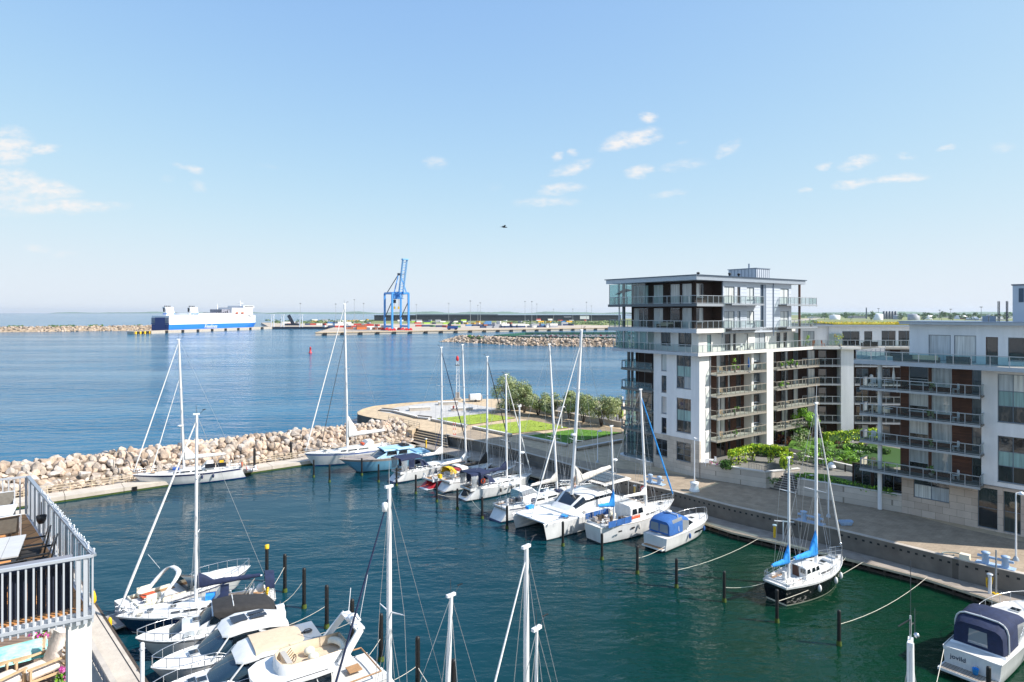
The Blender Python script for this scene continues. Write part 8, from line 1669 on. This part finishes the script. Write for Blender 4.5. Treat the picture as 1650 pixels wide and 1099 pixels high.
# light masts
for i, (px, yb, yt) in enumerate(((484, 524, 489), (541, 524, 490), (571, 522, 483), (586, 522, 489), (671, 520, 491), (723, 521, 489), (758, 524, 485), (770, 519, 492), (774, 522, 488), (846, 521, 486), (857, 523, 486), (865, 519, 490), (923, 520, 498), (945, 521, 487), (953, 519, 493), (892, 518, 498))):
    p = at(px, yb, PZ); h = (CAM - (yt - HY) / F * p.y) - PZ; t = thing('light_mast', 'tall thin floodlight mast in the container port', 'light mast', p, 0, 'floodlight masts in the port'); mb = MB(); mb.tube((0, 0, 0), (0, 0, h), .38, .22, 6, 'rail'); mb.build('mast', t); mb = MB(); mb.lathe((0, 0, h), [(.2, -.6), (1.3, -.3), (1.3, .5), (.2, .6)], 'rail_dark', 8); mb.build('lamp_head', t)
# vegetation on the port land
mb = MB(); rg = random.Random(12)
for _ in range(240):
    px = rg.uniform(430, 600) if rg.random() < .4 else rg.uniform(820, 1000); p = at(px, rg.uniform(516.5, 521.5) if px < 600 else rg.uniform(518.5, 524), PZ)
    for _ in range(7): q = p + Vector((rg.uniform(-6, 6), rg.uniform(-6, 6), rg.uniform(.2, 2.4))); s_ = rg.uniform(.9, 2.2); mb.add([q + Vector((-s_, 0, 0)), q + Vector((0, rg.uniform(-1, 1), -s_ * .6)), q + Vector((s_, 0, 0)), q + Vector((0, rg.uniform(-1, 1), s_ * .7))], [(0, 1, 2, 3)], rg.choice(('leaf_olive', 'leaf_far2', 'leaf_far', 'leaf_grey')))
tag(mb.build('scrub'), 'scattered low scrub on the rough ground of the port', 'scrub', kind='stuff')
# rock breakwaters
def rocks(name, lab, crest, hw, hz, m, seed, rock=2.2, n=900):
    rg = random.Random(seed); mb = MB(); rings = []
    for i, c in enumerate(crest):
        c = Vector(c); d = (Vector(crest[min(i + 1, len(crest) - 1)]) - Vector(crest[max(0, i - 1)])).normalized(); nn = Vector((-d.y, d.x, 0)); k = hz * (1 if 0 < i < len(crest) - 1 else .2)
        rings.append([c + nn * o * hw + Vector((0, 0, z * k)) for o, z in ((-1, -.3), (-.5, .55), (-.15, .97), (.15, 1), (.5, .6), (1, -.3))])
    mb.loft(rings, m, closed=False, sm=False)
    for _ in range(n):
        k = rg.uniform(0, len(crest) - 1.001); i = int(k); f = k - i; j = rg.randrange(5); u = rg.random(); p = (rings[i][j].lerp(rings[i + 1][j], f)).lerp(rings[i][j + 1].lerp(rings[i + 1][j + 1], f), u)
        me = BM[rg.randrange(15)]; rm = Matrix.Rotation(rg.uniform(0, 6.3), 3, 'Z'); s_ = rock * rg.uniform(.4, .8); mb.add([p + rm @ (v.co * s_) for v in BS[rg.randrange(6)]], BSF, rg.choice(('boulder_0', 'boulder_1', 'boulder_3', 'boulder_wet', 'rubble')))
    tag(mb.build(name), lab, 'breakwater', kind='stuff')
b1m = [boulder_mesh(60 + i, 1) for i in range(6)]; BS = [list(m.vertices) for m in b1m]; BSF = [tuple(f.vertices) for f in b1m[0].polygons]
rocks('far_breakwater', 'low stony breakwater with tufts of green reaching from the left edge to the ferry', [(-1000, 735, 0), (-760, 748, 0), (-640, 762, 0), (-570, 790, 0), (-520, 820, 0), (-470, 850, 0), (-420, 880, 0)], 14, 5.6, 'rubble', 1, 3.0, 1300)
mb = MB(); rg = random.Random(5)
for px, k in ((30, 10), (60, 14), (100, 8), (118, 22), (150, 14), (200, 6), (15, 8)):
    for _ in range(k * 3): p = at(px + rg.uniform(-12, 12), 533, 0); q = Vector((p.x, p.y + 12, 5.2 + rg.uniform(-.8, 1.8))); q.y = 775 + (px - 30) * .45; s_ = rg.uniform(.8, 2.0); mb.add([q + Vector((-s_, 0, 0)), q + Vector((0, -.5, -s_)), q + Vector((s_, 0, 0)), q + Vector((0, .5, s_))], [(0, 1, 2, 3)], rg.choice(('leaf_far', 'leaf_olive2', 'leaf_green')))
tag(mb.build('breakwater_scrub'), 'green tufts growing on the far left breakwater', 'scrub', kind='stuff')
rocks('rock_mole', 'rock armoured mole below the green fenced car park', [(-52, 528, 0), (-40, 522, 0), (-15, 498, 0), (10, 470, 0), (40, 458, 0), (75, 452, 0), (130, 450, 0)], 13, 4.2, 'rubble_dark', 2, 2.6, 1500)
lot = [(-18, 505), (14, 478), (42, 467), (80, 461), (140, 458), (160, 585), (10, 575)]
mb = MB(); mb.prism(lot, -1, 3.6, 'rubble', 'asphalt'); struct(mb, 'car_park')
def fence(pts, lab):
    mb = MB()
    for a, b in zip(pts, pts[1:]):
        a, b = Vector((*a, 3.6)), Vector((*b, 3.6)); mb.beam(a + Vector((0, 0, 1.15)), b + Vector((0, 0, 1.15)), .15, 2.3, 'green_panel'); n_ = int((b - a).length / 6)
        for k in range(n_ + 1): q = a.lerp(b, k / max(1, n_)); mb.bx(q.x - .1, q.x + .1, q.y - .2, q.y + .2, 3.6, 6.0, 'crane_dark')
    tag(mb.build('fence'), lab, 'fence')
fence([(-14, 502), (14, 480), (42, 469), (80, 463), (140, 460)], 'dark green fence along the rock mole in front of the parked cars'); fence([(-14, 504), (12, 573), (158, 583)], 'dark green fence behind the parked cars on the mole')
def car_mesh(col):
    mb = MB(); pr = [(-2.15, .35), (-2.2, .75), (-1.95, .95), (-1.3, 1.0), (-.75, 1.45), (.75, 1.47), (1.25, 1.02), (2.1, .85), (2.2, .55), (2.15, .32)]; w_ = .88
    top = lambda z: .88 if z < 1.05 else .7
    mb.loft([[(x, s * top(z), z) for x, z in pr] for s in (-1, 1)], col, sm=False); [mb.poly([(x, s * top(z), z) for x, z in pr], col) for s in (-1, 1)]
    [mb.poly([(-1.15, s * .885, 1.02), (-.7, s * .74, 1.4), (.7, s * .74, 1.4), (1.1, s * .885, 1.03)], 'boat_glass') for s in (-1, 1)]; mb.poly([(1.24, -.75, 1.05), (1.24, .75, 1.05), (.8, .65, 1.45), (.8, -.65, 1.45)], 'boat_glass'); mb.poly([(-1.32, -.75, 1.03), (-1.32, .75, 1.03), (-.8, .65, 1.43), (-.8, -.65, 1.43)], 'boat_glass')
    [mb.tube((x, s * .75, .32), (x, s * .92, .32), .32, n=10, m='rubber') for x in (-1.35, 1.35) for s in (-1, 1)]; return mb
for n_, c in (('car_white', '#d8d8d6'), ('car_black', '#1b1c1f'), ('car_silver', '#9ca0a5'), ('car_red', '#8d2327'), ('car_blue', '#274873'), ('car_dark', '#3a3d42')): mat(n_, c, .25, coat=.6)
KM = {}; rg = random.Random(22)
for r_ in range(5):
    for i in range(24):
        if rg.random() < .16: continue
        x = 12 + i * 4.6 + r_ * 2 + rg.uniform(-.3, .3); y = 484 + r_ * 16 - i * .4 + rg.uniform(-.4, .4) + max(0, 30 - x) * .55
        if x > 145: continue
        c = rg.choice(('car_white', 'car_white', 'car_black', 'car_silver', 'car_dark', 'car_red', 'car_blue'))
        if c not in KM: o = car_mesh(c).build('parked_car'); KM[c] = o.data
        else: o = bpy.data.objects.new('parked_car', KM[c]); COL.objects.link(o)
        o.location = (x, y, 3.6); o.rotation_euler.z = R(80) + rg.uniform(-.06, .06); cn = c[4:]; tag(o, '%s car parked in the rows on the green fenced mole' % cn, 'car', '%s cars parked on the mole' % cn)
bush('small green bush on the tip of the rock mole', 759, 546, 2.5, 3.2, 260, ['leaf_far', 'leaf_green'], 71, .6, 4.0); bush('low olive bush near the tip of the rock mole', 774, 546.5, 2.2, 2.2, 200, ['leaf_olive2', 'leaf_far2'], 72, .6, 4.0)
# buoy, bird
t = thing('buoy', 'red spar buoy floating in the harbour entrance', 'buoy', at(500, 569, 0)); mb = MB(); mb.lathe((0, 0, 0), [(0, -.5), (1.0, -.3), (1.0, .4), (.55, .7), (.5, 3.0), (.6, 3.1), (0, 3.9)], 'sign_red', 12); mb.build('buoy_body', t)
t = thing('bird', 'dark bird gliding in the open sky', 'bird', atd(812, 366, 60), R(20)); mb = MB(); mb.loft([[(x, .07 * w_ * math.cos(a), .06 * w_ * math.sin(a)) for a in [k * .785 for k in range(8)]] for x, w_ in ((-.3, .05), (-.2, .4), (-.05, 1), (.1, 1), (.2, .7), (.27, .75), (.33, .2))], 'dark', cap=True)
for s in (1, -1): mb.loft([[(.08, s * .05, .02), (-.1, s * .05, .02)], [(.1, s * .3, .16), (-.06, s * .3, .15)], [(.0, s * .62, .12), (-.04, s * .62, .11)]], 'dark', closed=False)
mb.poly([(-.25, .04, 0), (-.42, .1, 0), (-.42, -.1, 0), (-.25, -.04, 0)], 'dark'); mb.build('bird_body', t)
# ---------------------------------------------------------------- skyline beyond the right hand roofs
def far_at(px, D): return Vector(((px - CX) / F * D, D, G))
def zat(py, D): return CAM - (py - HY) / F * D - G
for px, y0, w_, D, lab, m in ((1415, 505, 14, 1750, 'white storage tank left of the tree row on the skyline', 'ship_white'), (1472, 505.5, 17, 1750, 'storage tank with a pinkish roof on the skyline', 'c_grey'), (1446, 508, 12, 1900, 'small grey storage tank on the skyline', 'c_grey'), (1495, 507, 13, 1900, 'white storage tank half hidden by skyline trees', 'ship_white'), (1548, 508, 18, 2000, 'wide white storage tank behind the skyline trees', 'ship_white'), (1595, 507, 10, 1900, 'grey storage tank near the lift tower on the skyline', 'c_grey'), (1345, 507, 16, 1900, 'wide white storage tank left on the skyline', 'ship_white')):
    r = w_ / 2 / F * D; h = zat(y0, D); mb = MB(); mb.lathe((0, 0, 0), [(r, 0), (r, h * .9), (r * .98, h * .9), (0, h)], m, 20); o = tag(mb.build('storage_tank', None, far_at(px, D)), lab, 'storage tank', 'oil tanks on the skyline')
t = thing('silo_group', 'cluster of dark silos on the skyline', 'silos', far_at(1434, 2000)); [(lambda mb: (mb.lathe((k * 9 - 18, 0, 0), [(4, 0), (4, zat(502, 2000)), (0, zat(501, 2000))], 'rail_dark', 10), mb.build('silo', t)))(MB()) for k in range(5)]
t = thing('chimney', 'slim bluish chimney on the skyline', 'chimney', far_at(1396, 2100)); mb = MB(); mb.tube((0, 0, 0), (0, 0, zat(495.5, 2100)), 2.2, 1.7, 10, 'zinc_dark'); mb.build('stack', t); mb = MB(); mb.ring((0, 0, zat(496.5, 2100)), 2, .3, 'lamp_white'); mb.build('band', t)
for i, (px, D, w_, h) in enumerate(((1370, 1700, 20, 11), (1404, 1650, 13, 11), (1452, 1700, 12, 11), (1486, 1650, 12, 10), (1500, 1600, 16, 10), (1518, 1620, 14, 10.5), (1535, 1650, 16, 10), (1555, 1620, 18, 11), (1572, 1600, 14, 10), (1605, 1650, 14, 10), (1625, 1620, 16, 11), (1328, 1750, 14, 9))):
    r = w_ / 2 / F * D; tree('far_tree', ('dark green tree among the tanks on the skyline', 'bushy green tree on the skyline above the right hand roofs')[i % 2], far_at(px, D), zat(513 - h, D), (r * 1.25, r, zat(513 - h, D) * .44), .5, ['leaf_far', 'leaf_far2', 'leaf_far', 'leaf_green'], 320, 1.9, ('dark green trees among the tanks', 'bushy trees on the skyline')[i % 2], 80 + i, 1, clumps=8)
for i, (px, w_, y0, D, m) in enumerate(((1385, 22, 509, 2200, 'c_grey'), (1425, 26, 510, 2300, 'ship_white'), (1522, 30, 508.5, 2500, 'c_grey'), (1580, 36, 511, 1900, 'c_rust'), (1640, 26, 509, 2200, 'ship_white'), (1320, 20, 510, 2200, 'c_white'))):
    hw = w_ / 2 / F * D; h = zat(y0, D); t = thing('industrial_building', ('long grey industrial shed left on the skyline', 'long white industrial shed beside the silos', 'wide grey industrial shed in the middle of the skyline', 'brown brick industrial shed right on the skyline', 'white industrial shed near the lift tower', 'pale industrial shed at the left end of the skyline')[i], 'building', far_at(px, D)); mb = MB(); mb.bx(-hw, hw, 0, 40, 0, h * .8, m); [mb.bx(-hw + (k + .2) * hw / 3, -hw + (k + .7) * hw / 3, -.2, 0, h * .3, h * .5, 'dark') for k in range(6)]; mb.build('wall', t); mb = MB(); mb.loft([[(-hw, y, h * .8), (0, y, h), (hw, y, h * .8)] for y in (-.5, 40.5)], 'roofing', closed=True, cap=True, sm=False); mb.build('roof', t)
for k in range(5):
    mb = MB(); r = 7.2; mb.loft([[(r * math.cos(a), y, 3 + r * .8 * math.sin(a)) for a in [math.pi * i / 8 for i in range(9)]] for y in (0, 50)], 'ship_white', closed=False, cap=True); mb.bx(-r, r, 0, 50, 0, 3, 'c_grey'); tag(mb.build('vaulted_shed', None, far_at(1582 + k * 8.5, 1720)), 'arched white shed in the row on the skyline', 'shed', 'row of arched sheds on the skyline')
for px, yt, D, lab in ((1581, 495, 1500, 'tallest floodlight mast on the right hand skyline'), (1532, 498.5, 1700, 'floodlight mast in the middle of the right hand skyline'), (1415.5, 497.5, 1800, 'floodlight mast beside the bluish chimney'), (1514, 500, 1900, 'short floodlight mast on the right hand skyline')):
    h = zat(yt, D); t = thing('light_mast', lab, 'light mast', far_at(px, D)); mb = MB(); mb.tube((0, 0, 0), (0, 0, h), .6, .35, 6, 'rail_dark'); mb.build('mast', t); mb = MB(); mb.lathe((0, 0, h), [(.4, -.8), (3.6, .3), (3.6, 1.0), (.3, 1.2)], 'rail_dark', 8); mb.build('lamp_head', t)
mb = MB(); rg = random.Random(33)
for _ in range(900): D = rg.uniform(2300, 4500); p = far_at(rg.uniform(1290, 1680), D); q = p + Vector((0, 0, rg.uniform(2, 11))); s_ = rg.uniform(4, 10); mb.add([q + Vector((-s_, 0, -3)), q + Vector((0, 0, -s_ * .5)), q + Vector((s_, 0, -2)), q + Vector((0, 0, s_ * .5))], [(0, 1, 2, 3)], rg.choice(('leaf_far', 'leaf_far2', 'hill_green')))
tag(mb.build('distant_woods'), 'hazy distant woods along the right hand horizon', 'woods', kind='stuff')
# ---------------------------------------------------------------- street furniture on the promenade
def double_bollard(px, py, rz, lab):
    t = thing('mooring_bollard', lab, 'bollard', at(px, py, G), rz, 'big pale blue double bollards'); mb = MB(); mb.bx(-1.35, 1.35, -.42, .42, 0, .1, 'bollard_blue'); mb.build('base_plate', t)
    for x in (-.68, .68):
        mb = MB(); mb.lathe((x, 0, .1), [(.3, 0), (.27, .15), (.25, .72), (.33, .82), (.33, .9), (.1, .98), (0, .98)], 'bollard_blue', 14); mb.build('post', t)
    mb = MB(); mb.tube((-1.25, 0, .62), (1.25, 0, .62), .12, n=8, m='bollard_blue'); mb.build('crossbar', t)
qa = math.atan2((QW[7] - QW[5]).y, (QW[7] - QW[5]).x)
double_bollard(1055, 779, qa, 'pale blue double bollard on the quay behind the motorsailer'); double_bollard(1306, 842, qa, 'pale blue double bollard on the shaded quay behind the black ketch'); double_bollard(1604, 912, qa, 'pale blue double bollard on the sunlit quay at the right')
def lamp(px, py, h, lab, heavy=False, z=G, arm=0):
    t = thing('street_lamp', lab, 'street lamp', at(px, py, z)); mb = MB()
    if heavy: mb.lathe((0, 0, 0), [(.62, 0), (.62, .15), (.5, .3), (.46, .75), (.52, .95), (.52, 1.05), (0, 1.08)], 'lamp_white', 16); mb.build('base', t); mb = MB()
    else: mb.lathe((0, 0, 0), [(.26, 0), (.2, .2), (.1, .35)], 'rail', 10); mb.build('base', t); mb = MB()
    mb.tube((0, 0, .1), (0, 0, h), .075, .055, 8, 'lamp_white'); mb.build('pole', t); mb = MB()
    if heavy: [mb.bx(sx * .12, sx * .12 + .2, -.08, .08, h - .1, h + .02, 'lamp_white') for sx in (-1, 1)]; mb.ell((0, 0, h), (.14, .14, .12), 'lamp_white')
    else: mb.lathe((arm, 0, h), [(.05, .15), (.12, .1), (.34, -.08), (.3, -.12), (0, -.1)], 'lamp_white', 12); mb.tube((0, 0, h), (arm, 0, h + .1), .03, n=5, m='lamp_white')
    mb.build('lamp_head', t)
lamp(1119, 791, 6.3, 'white lamp post rising from a heavy white drum on the sunlit quay', True); lamp(1335, 833, 5.6, 'slim lamp post behind the mast of the black ketch', arm=.3); lamp(1637, 903, 5.8, 'slim pale lamp post beside the double bollard at the right', arm=.45)
lamp(963, 745, 4.5, 'lamp post with a white hood in front of the dark lawn', arm=.35); lamp(905, 690, 4.0, 'lamp post with a white hood behind the middle lawn', arm=.3, z=G); 
t = thing('utility_box', 'grey utility cabinet with a pale lid against the quay wall', 'cabinet', at(1555, 931, .7) + Vector((-.25, -.35, 0)), qa); mb = MB(); mb.bx(-.28, .28, -.2, .2, 0, 1.5, 'rail'); mb.build('cabinet', t); mb = MB(); mb.bx(-.36, .36, -.3, .3, 1.5, 2.2, 'cream'); mb.build('lid', t)
t = thing('no_entry_sign', 'round red and white prohibition sign on the quay wall behind the motorsailer', 'sign', at(1042.5, 797, 1.4) + Vector((-.6, -.75, .35)), qa); mb = MB(); mb.tube((0, -.02, .5), (0, .02, .5), .42, n=20, m='sign_red'); mb.tube((0, -.03, .5), (0, -.021, .5), .3, n=20, m='lamp_white'); mb.beam((-.24, -.04, .74), (.24, -.04, .26), .03, .1, 'sign_red', (0, 1, 0)); mb.build('sign_plate', t); mb = MB(); mb.tube((0, .05, -.9), (0, .05, .5), .05, n=6, m='rail'); mb.build('post', t)
t = thing('signal_mast', 'thin grey mast on the walkway beside the yellow hose post', 'mast', at(1605, 957, .7)); mb = MB(); mb.tube((0, 0, 0), (0, 0, 3.6), .07, .06, 8, 'rail'); mb.build('pole', t); mb = MB(); mb.bx(-.25, .25, -.25, .25, 0, .06, 'yellow'); mb.build('base', t)
t = thing('davit', 'white T shaped davit post on the walkway behind the black ketch', 'davit', at(1262, 869, .7)); mb = MB(); mb.tube((0, 0, 0), (0, 0, 1.9), .06, n=8, m='lamp_white'); mb.build('post', t); mb = MB(); mb.beam((-.9, 0, 1.9), (1.1, .0, 1.75), .09, .09, 'lamp_white'); mb.build('arm', t)
mb = MB(); rg = random.Random(14); 
for k in range(7): mb.path([(.55 * math.cos(a) * (1 + .05 * k), .35 * math.sin(a) * (1 + .04 * k), .08 + .05 * k + .04 * math.sin(3 * a)) for a in [i * .5 for i in range(13)]], .05, 'bollard_blue', 5)
tag(mb.build('coiled_tarpaulin', None, at(1363, 846, G)), 'heap of coiled pale blue rope or tarpaulin on the shaded quay', 'rope heap')
mb = MB(); mb.path([(.9 * math.cos(i * .45) * (1 - i * .05), .35 * math.sin(i * .45), .04) for i in range(14)], .05, 'rope_green', 5); tag(mb.build('loose_rope', None, at(1530, 893, G)), 'dark loose rope lying on the sunlit quay', 'rope')
for x, y in ((1362, 760), (1415, 775)):
    t = thing('garden_light', 'small dark garden light beside the shaded garden path', 'garden light', gp(x, y), 0, 'garden lights'); mb = MB(); mb.tube((0, 0, 0), (0, 0, .8), .09, n=8, m='dark'); mb.build('post', t); mb = MB(); mb.lathe((0, 0, .8), [(.1, 0), (.13, .05), (.13, .12), (0, .14)], 'rail_dark', 8); mb.build('cap', t)
t = thing('garden_lamp', 'white bell shaped garden lamp on the lawn behind the black ketch masts', 'lamp', gp(1340, 757)); mb = MB(); mb.tube((0, 0, 0), (0, 0, .4), .12, n=8, m='lamp_white'); mb.build('post', t); mb = MB(); mb.lathe((0, 0, .35), [(.5, 0), (.42, .2), (.2, .45), (0, .6)], 'lamp_white', 12); mb.build('shade', t)
# garden furniture
def small_chair(loc, rz, lab, m='panel_white', group='white garden chairs', par=None):
    t = thing('garden_chair', lab, 'chair', loc, rz, group); mb = MB(); mb.bx(-.24, .24, -.24, .24, .42, .46, m); mb.build('seat', t); mb = MB(); [mb.bx(-.24 + k * .1, -.17 + k * .1, -.27, -.24, .5, .95, m) for k in range(5)]; mb.bx(-.25, .25, -.275, -.235, .9, .97, m); mb.build('backrest', t)
    mb = MB(); [mb.bx(x - .02, x + .02, y - .02, y + .02, 0, .42 if y > 0 else .9, m) for x in (-.22, .22) for y in (-.22, .22)]; mb.build('leg', t)
def small_table(loc, rz, lab, m='panel_white', group=None, r=.45):
    t = thing('patio_table', lab, 'table', loc, rz, group); mb = MB(); mb.lathe((0, 0, .7), [(0, 0), (r, 0), (r, .03), (0, .035)], m, 14); mb.build('tabletop', t); mb = MB(); mb.tube((0, 0, 0), (0, 0, .7), .03, n=6, m='rail_dark'); mb.lathe((0, 0, 0), [(.25, 0), (.25, .02), (.03, .05)], 'rail_dark', 10); mb.build('pedestal', t)
small_chair(gp(1138, 751), R(10), 'white garden chair by the stone corner of the left block'); small_chair(gp(1150, 748), R(100), 'white garden chair facing left near the garden wall'); small_table(gp(1144, 749.5), 0, 'small white table between the white garden chairs')
small_table(gp(1384, 735), 0, 'white round table in the garden under the right hand balconies', r=.7); small_chair(gp(1379, 737), R(20), 'white chair left of the round table under the right hand balconies'); small_chair(gp(1390, 738), R(-120), 'white chair right of the round table under the right hand balconies')
# things standing on the balconies
rA = Matrix.Rotation(RA, 3, 'Z'); rC = Matrix.Rotation(bC.rotation_euler.z, 3, 'Z'); rWm = Matrix.Rotation(rW, 3, 'Z')
def onA(f, s, o, z): return A0 + rA @ Vector(f.P(s, o, z))
def onC(s, o, z): return C0 + rC @ Vector(Cf.P(s, o, z))
def onW(s, o, z): return W0 + rWm @ Vector(Wf.P(s, o, z))
def plant(loc, lab, h=.9, seed=0, mats=('leaf_green', 'leaf_bright'), m='taupe'):
    t = thing('potted_plant', lab, 'plant', loc, 0); mb = MB(); mb.lathe((0, 0, 0), [(0, 0), (.16, 0), (.22, .35), (.19, .35), (0, .3)], m, 10); mb.build('pot', t); rg = random.Random(seed); mb = MB(); leaves(mb, (0, 0, .3 + h * .5), (h * .45, h * .45, h * .55), 130, .11, list(mats), rg, 6); mb.build('foliage', t)
FL = ['first', 'second', 'third', 'fourth']
for k, z in enumerate(LV):
    w_ = 'on the %s balcony from the ground in the sunlit stack' % FL[k]
    small_chair(onA(Rf, 4.0, .5, z), RA + R(160), ('brown wooden chair ' if k != 2 else 'brown slatted chair ') + w_, 'wood_pale', 'wooden balcony chairs'); small_table(onA(Rf, 5.1, .4, z), 0, 'small dark table ' + w_, 'timber_dark')
    if k != 2: plant(onA(Rf, 6.4, .9, z), 'leafy pot plant ' + w_, .9 + .2 * k, k)
    w2 = 'on the %s balcony from the ground in the shaded inner stack' % FL[k]
    small_chair(onA(Rf, 18.6, .3, z), RA + R(170), 'dark chair ' + w2, 'timber_dark', 'dark balcony chairs'); small_table(onA(Rf, 19.6, .3, z), 0, 'round balcony table ' + w2, 'wood_pale')
    if k > 1: [plant(onA(Rf, 17.0 + i * 1.3, 1.05, z), 'bushy pot plant %s, %s balcony up in the shaded inner stack' % (('at the left end', 'second from the left', 'third from the left', 'fourth from the left')[i], FL[k]), .7 + .15 * ((i + k) % 3), 10 + i + k * 5) for i in range(4 if k == 3 else 2)]
    w3 = 'on the %s long balcony up, right hand block' % FL[k]
    small_chair(onC(-2.6, .8, z), bC.rotation_euler.z + R(80), 'pale chair at the left end ' + w3, ('wood_pale', 'panel_white', 'canvas_beige', 'panel_white')[k], 'balcony chairs of the right hand block'); small_table(onC(-1.0, 1.0, z), 0, 'round table ' + w3, ('wood_pale', 'timber_dark', 'panel_white', 'panel_white')[k]); small_chair(onC(.6, .9, z), bC.rotation_euler.z + R(-100), 'second chair facing left ' + w3, 'timber_dark', 'balcony chairs of the right hand block'); plant(onC(3.0, 1.2, z), 'pot plant in the middle ' + w3, .8, 40 + k, ('leaf_green', 'leaf_sage')); small_chair(onC(5.0, .7, z), bC.rotation_euler.z + R(30), 'folding chair at the right end ' + w3, 'panel_white', 'balcony chairs of the right hand block')
    small_chair(onW(1.9, .8, z), rW, 'chair %s' % ('on the %s balcony from the ground of the recessed wing' % FL[k]), 'timber_dark', 'balcony chairs of the recessed wing')
def parasol(loc, lab, m, open_=False, h=2.3, tilt=0):
    t = thing('parasol', lab, 'parasol', loc); mb = MB(); mb.tube((0, 0, 0), (0, 0, h), .03, n=6, m='rail'); mb.lathe((0, 0, 0), [(.28, 0), (.28, .08), (.05, .12)], 'rail_dark', 10); mb.build('pole', t); mb = MB()
    if open_: mb.loft([[(1.35 * r * math.cos(a) , 1.35 * r * math.sin(a), h + .1 - .55 * r ** 1.3 + tilt * r * math.cos(a)) for a in [i * math.pi / 4 for i in range(8)]] for r in (0.02, .5, 1)], m)
    else: mb.lathe((0, 0, h - 1.4), [(.1, 0), (.16, .25), (.12, .8), (.05, 1.35), (0, 1.45)], m, 8)
    mb.build('canopy', t)
parasol(onA(Lf, 13.4, .0, T7), 'dark open parasol inside the glazed corner of the top floor', 'canvas_black', True, 2.2, .35); parasol(onC(-.6, .6, LC[3]), 'closed white parasol on the uppermost long balcony of the right hand block', 'canvas_white'); 
parasol(onA(Rf, 9.2, 1.0, LV[3]), 'closed bright blue parasol on the uppermost sunlit balcony', 'canvas_blue', h=2.0)
for s_, lab, c in ((9.0, 'white chair on the middle of the big sunlit terrace', 'panel_white'), (11.8, 'white chair on the big sunlit terrace facing left', 'panel_white')): small_chair(onA(Rf, s_, -.2, T5), RA + R(40 * s_), lab, c, 'white terrace chairs')
plant(onA(Rf, 25.2, .1, T5), 'leafy plant at the right end of the big sunlit terrace', 1.5, 91, ('leaf_lime2', 'leaf_bright')); plant(onW(4.6, 1.5, T5), 'tall yellow green shrub in a pot on the courtyard terrace corner', 1.9, 92, ('leaf_lime', 'leaf_lime2', 'yellow')); plant(onA(Rf, 25.6, .7, T6), 'potted plant on the lower side balcony of the penthouse', 1.0, 93); 
small_chair(onW(.9, .8, T5), R(120), 'orange wooden chair on the courtyard terrace', 'c_orange', 'orange wooden terrace chairs'); small_chair(onW(2.4, .9, T5), R(-100), 'second orange wooden chair beside the tall shrub on the courtyard terrace', 'c_orange', 'orange wooden terrace chairs')
def sofa(loc, rz, lab, m, L_=1.9):
    t = thing('outdoor_sofa', lab, 'sofa', loc, rz); mb = MB(); mb.bx(-L_/2, L_/2, -.4, .4, .05, .34, 'timber_dark'); mb.bx(-L_/2, L_/2, -.45, -.32, .34, .8, m); [mb.bx(x, x + .12, -.4, .4, .34, .6, 'timber_dark') for x in (-L_/2, L_/2 - .12)]; mb.build('sofa_base', t); mb = MB(); [mb.bx(-L_/2 + .14 + k * (L_ - .28) / 2, -L_/2 + .12 + (k + 1) * (L_ - .28) / 2, -.3, .38, .341, .48, m) for k in range(2)]; mb.build('cushion', t)
sofa(onC(2.2, .3, 16.15), bC.rotation_euler.z - R(90), 'beige outdoor sofa on the roof terrace of the right hand block', 'canvas_beige', 2.6); sofa(onC(5.2, .3, 16.15), bC.rotation_euler.z - R(90), 'dark outdoor sofa beside the beige one on the right hand roof terrace', 'canvas_black', 2.0); sofa(onC(.3, .5, 16.15), bC.rotation_euler.z - R(90), 'dark grey outdoor lounge at the left end of the right hand roof terrace', 'sling_dark', 1.8)
sofa(onA(Lf, 5.5, .3, T6), RA + R(90), 'brown outdoor sofa on the lower penthouse balcony facing the basin', 'timber_pale', 2.2); sofa(onW(9.2, .8, T5), rW, 'dark barbecue bench on the courtyard terrace under the sedum roof', 'canvas_black', 2.2)
mb = MB(); mb.bx(-.5, .5, -.3, .3, .0, .12, 'lamp_white'); mb.ell((0, 0, .3), (.28, .28, .3), 'fender_white', 10, 7); tag(mb.build('lantern', None, onW(9.5, .7, LC[3] - 1.9)), 'pale round wicker lantern hanging by the recessed balconies', 'lantern')
t = thing('parked_car', 'white car parked behind the olive trees of the park', 'car', at(850, 657, G), R(-25)); car_mesh('car_white').build('car_body', t)
t = thing('kiosk', 'low dark kiosk with a pale roof behind the left end of the olive trees', 'kiosk', at(824, 659, G), R(-28)); mb = MB(); mb.bx(-2.2, 2.2, -1, 1, 0, .9, 'concrete_dark'); mb.build('wall', t); mb = MB(); mb.bx(-2.35, 2.35, -1.15, 1.15, .9, 1.05, 'granite_white'); mb.build('roof', t)
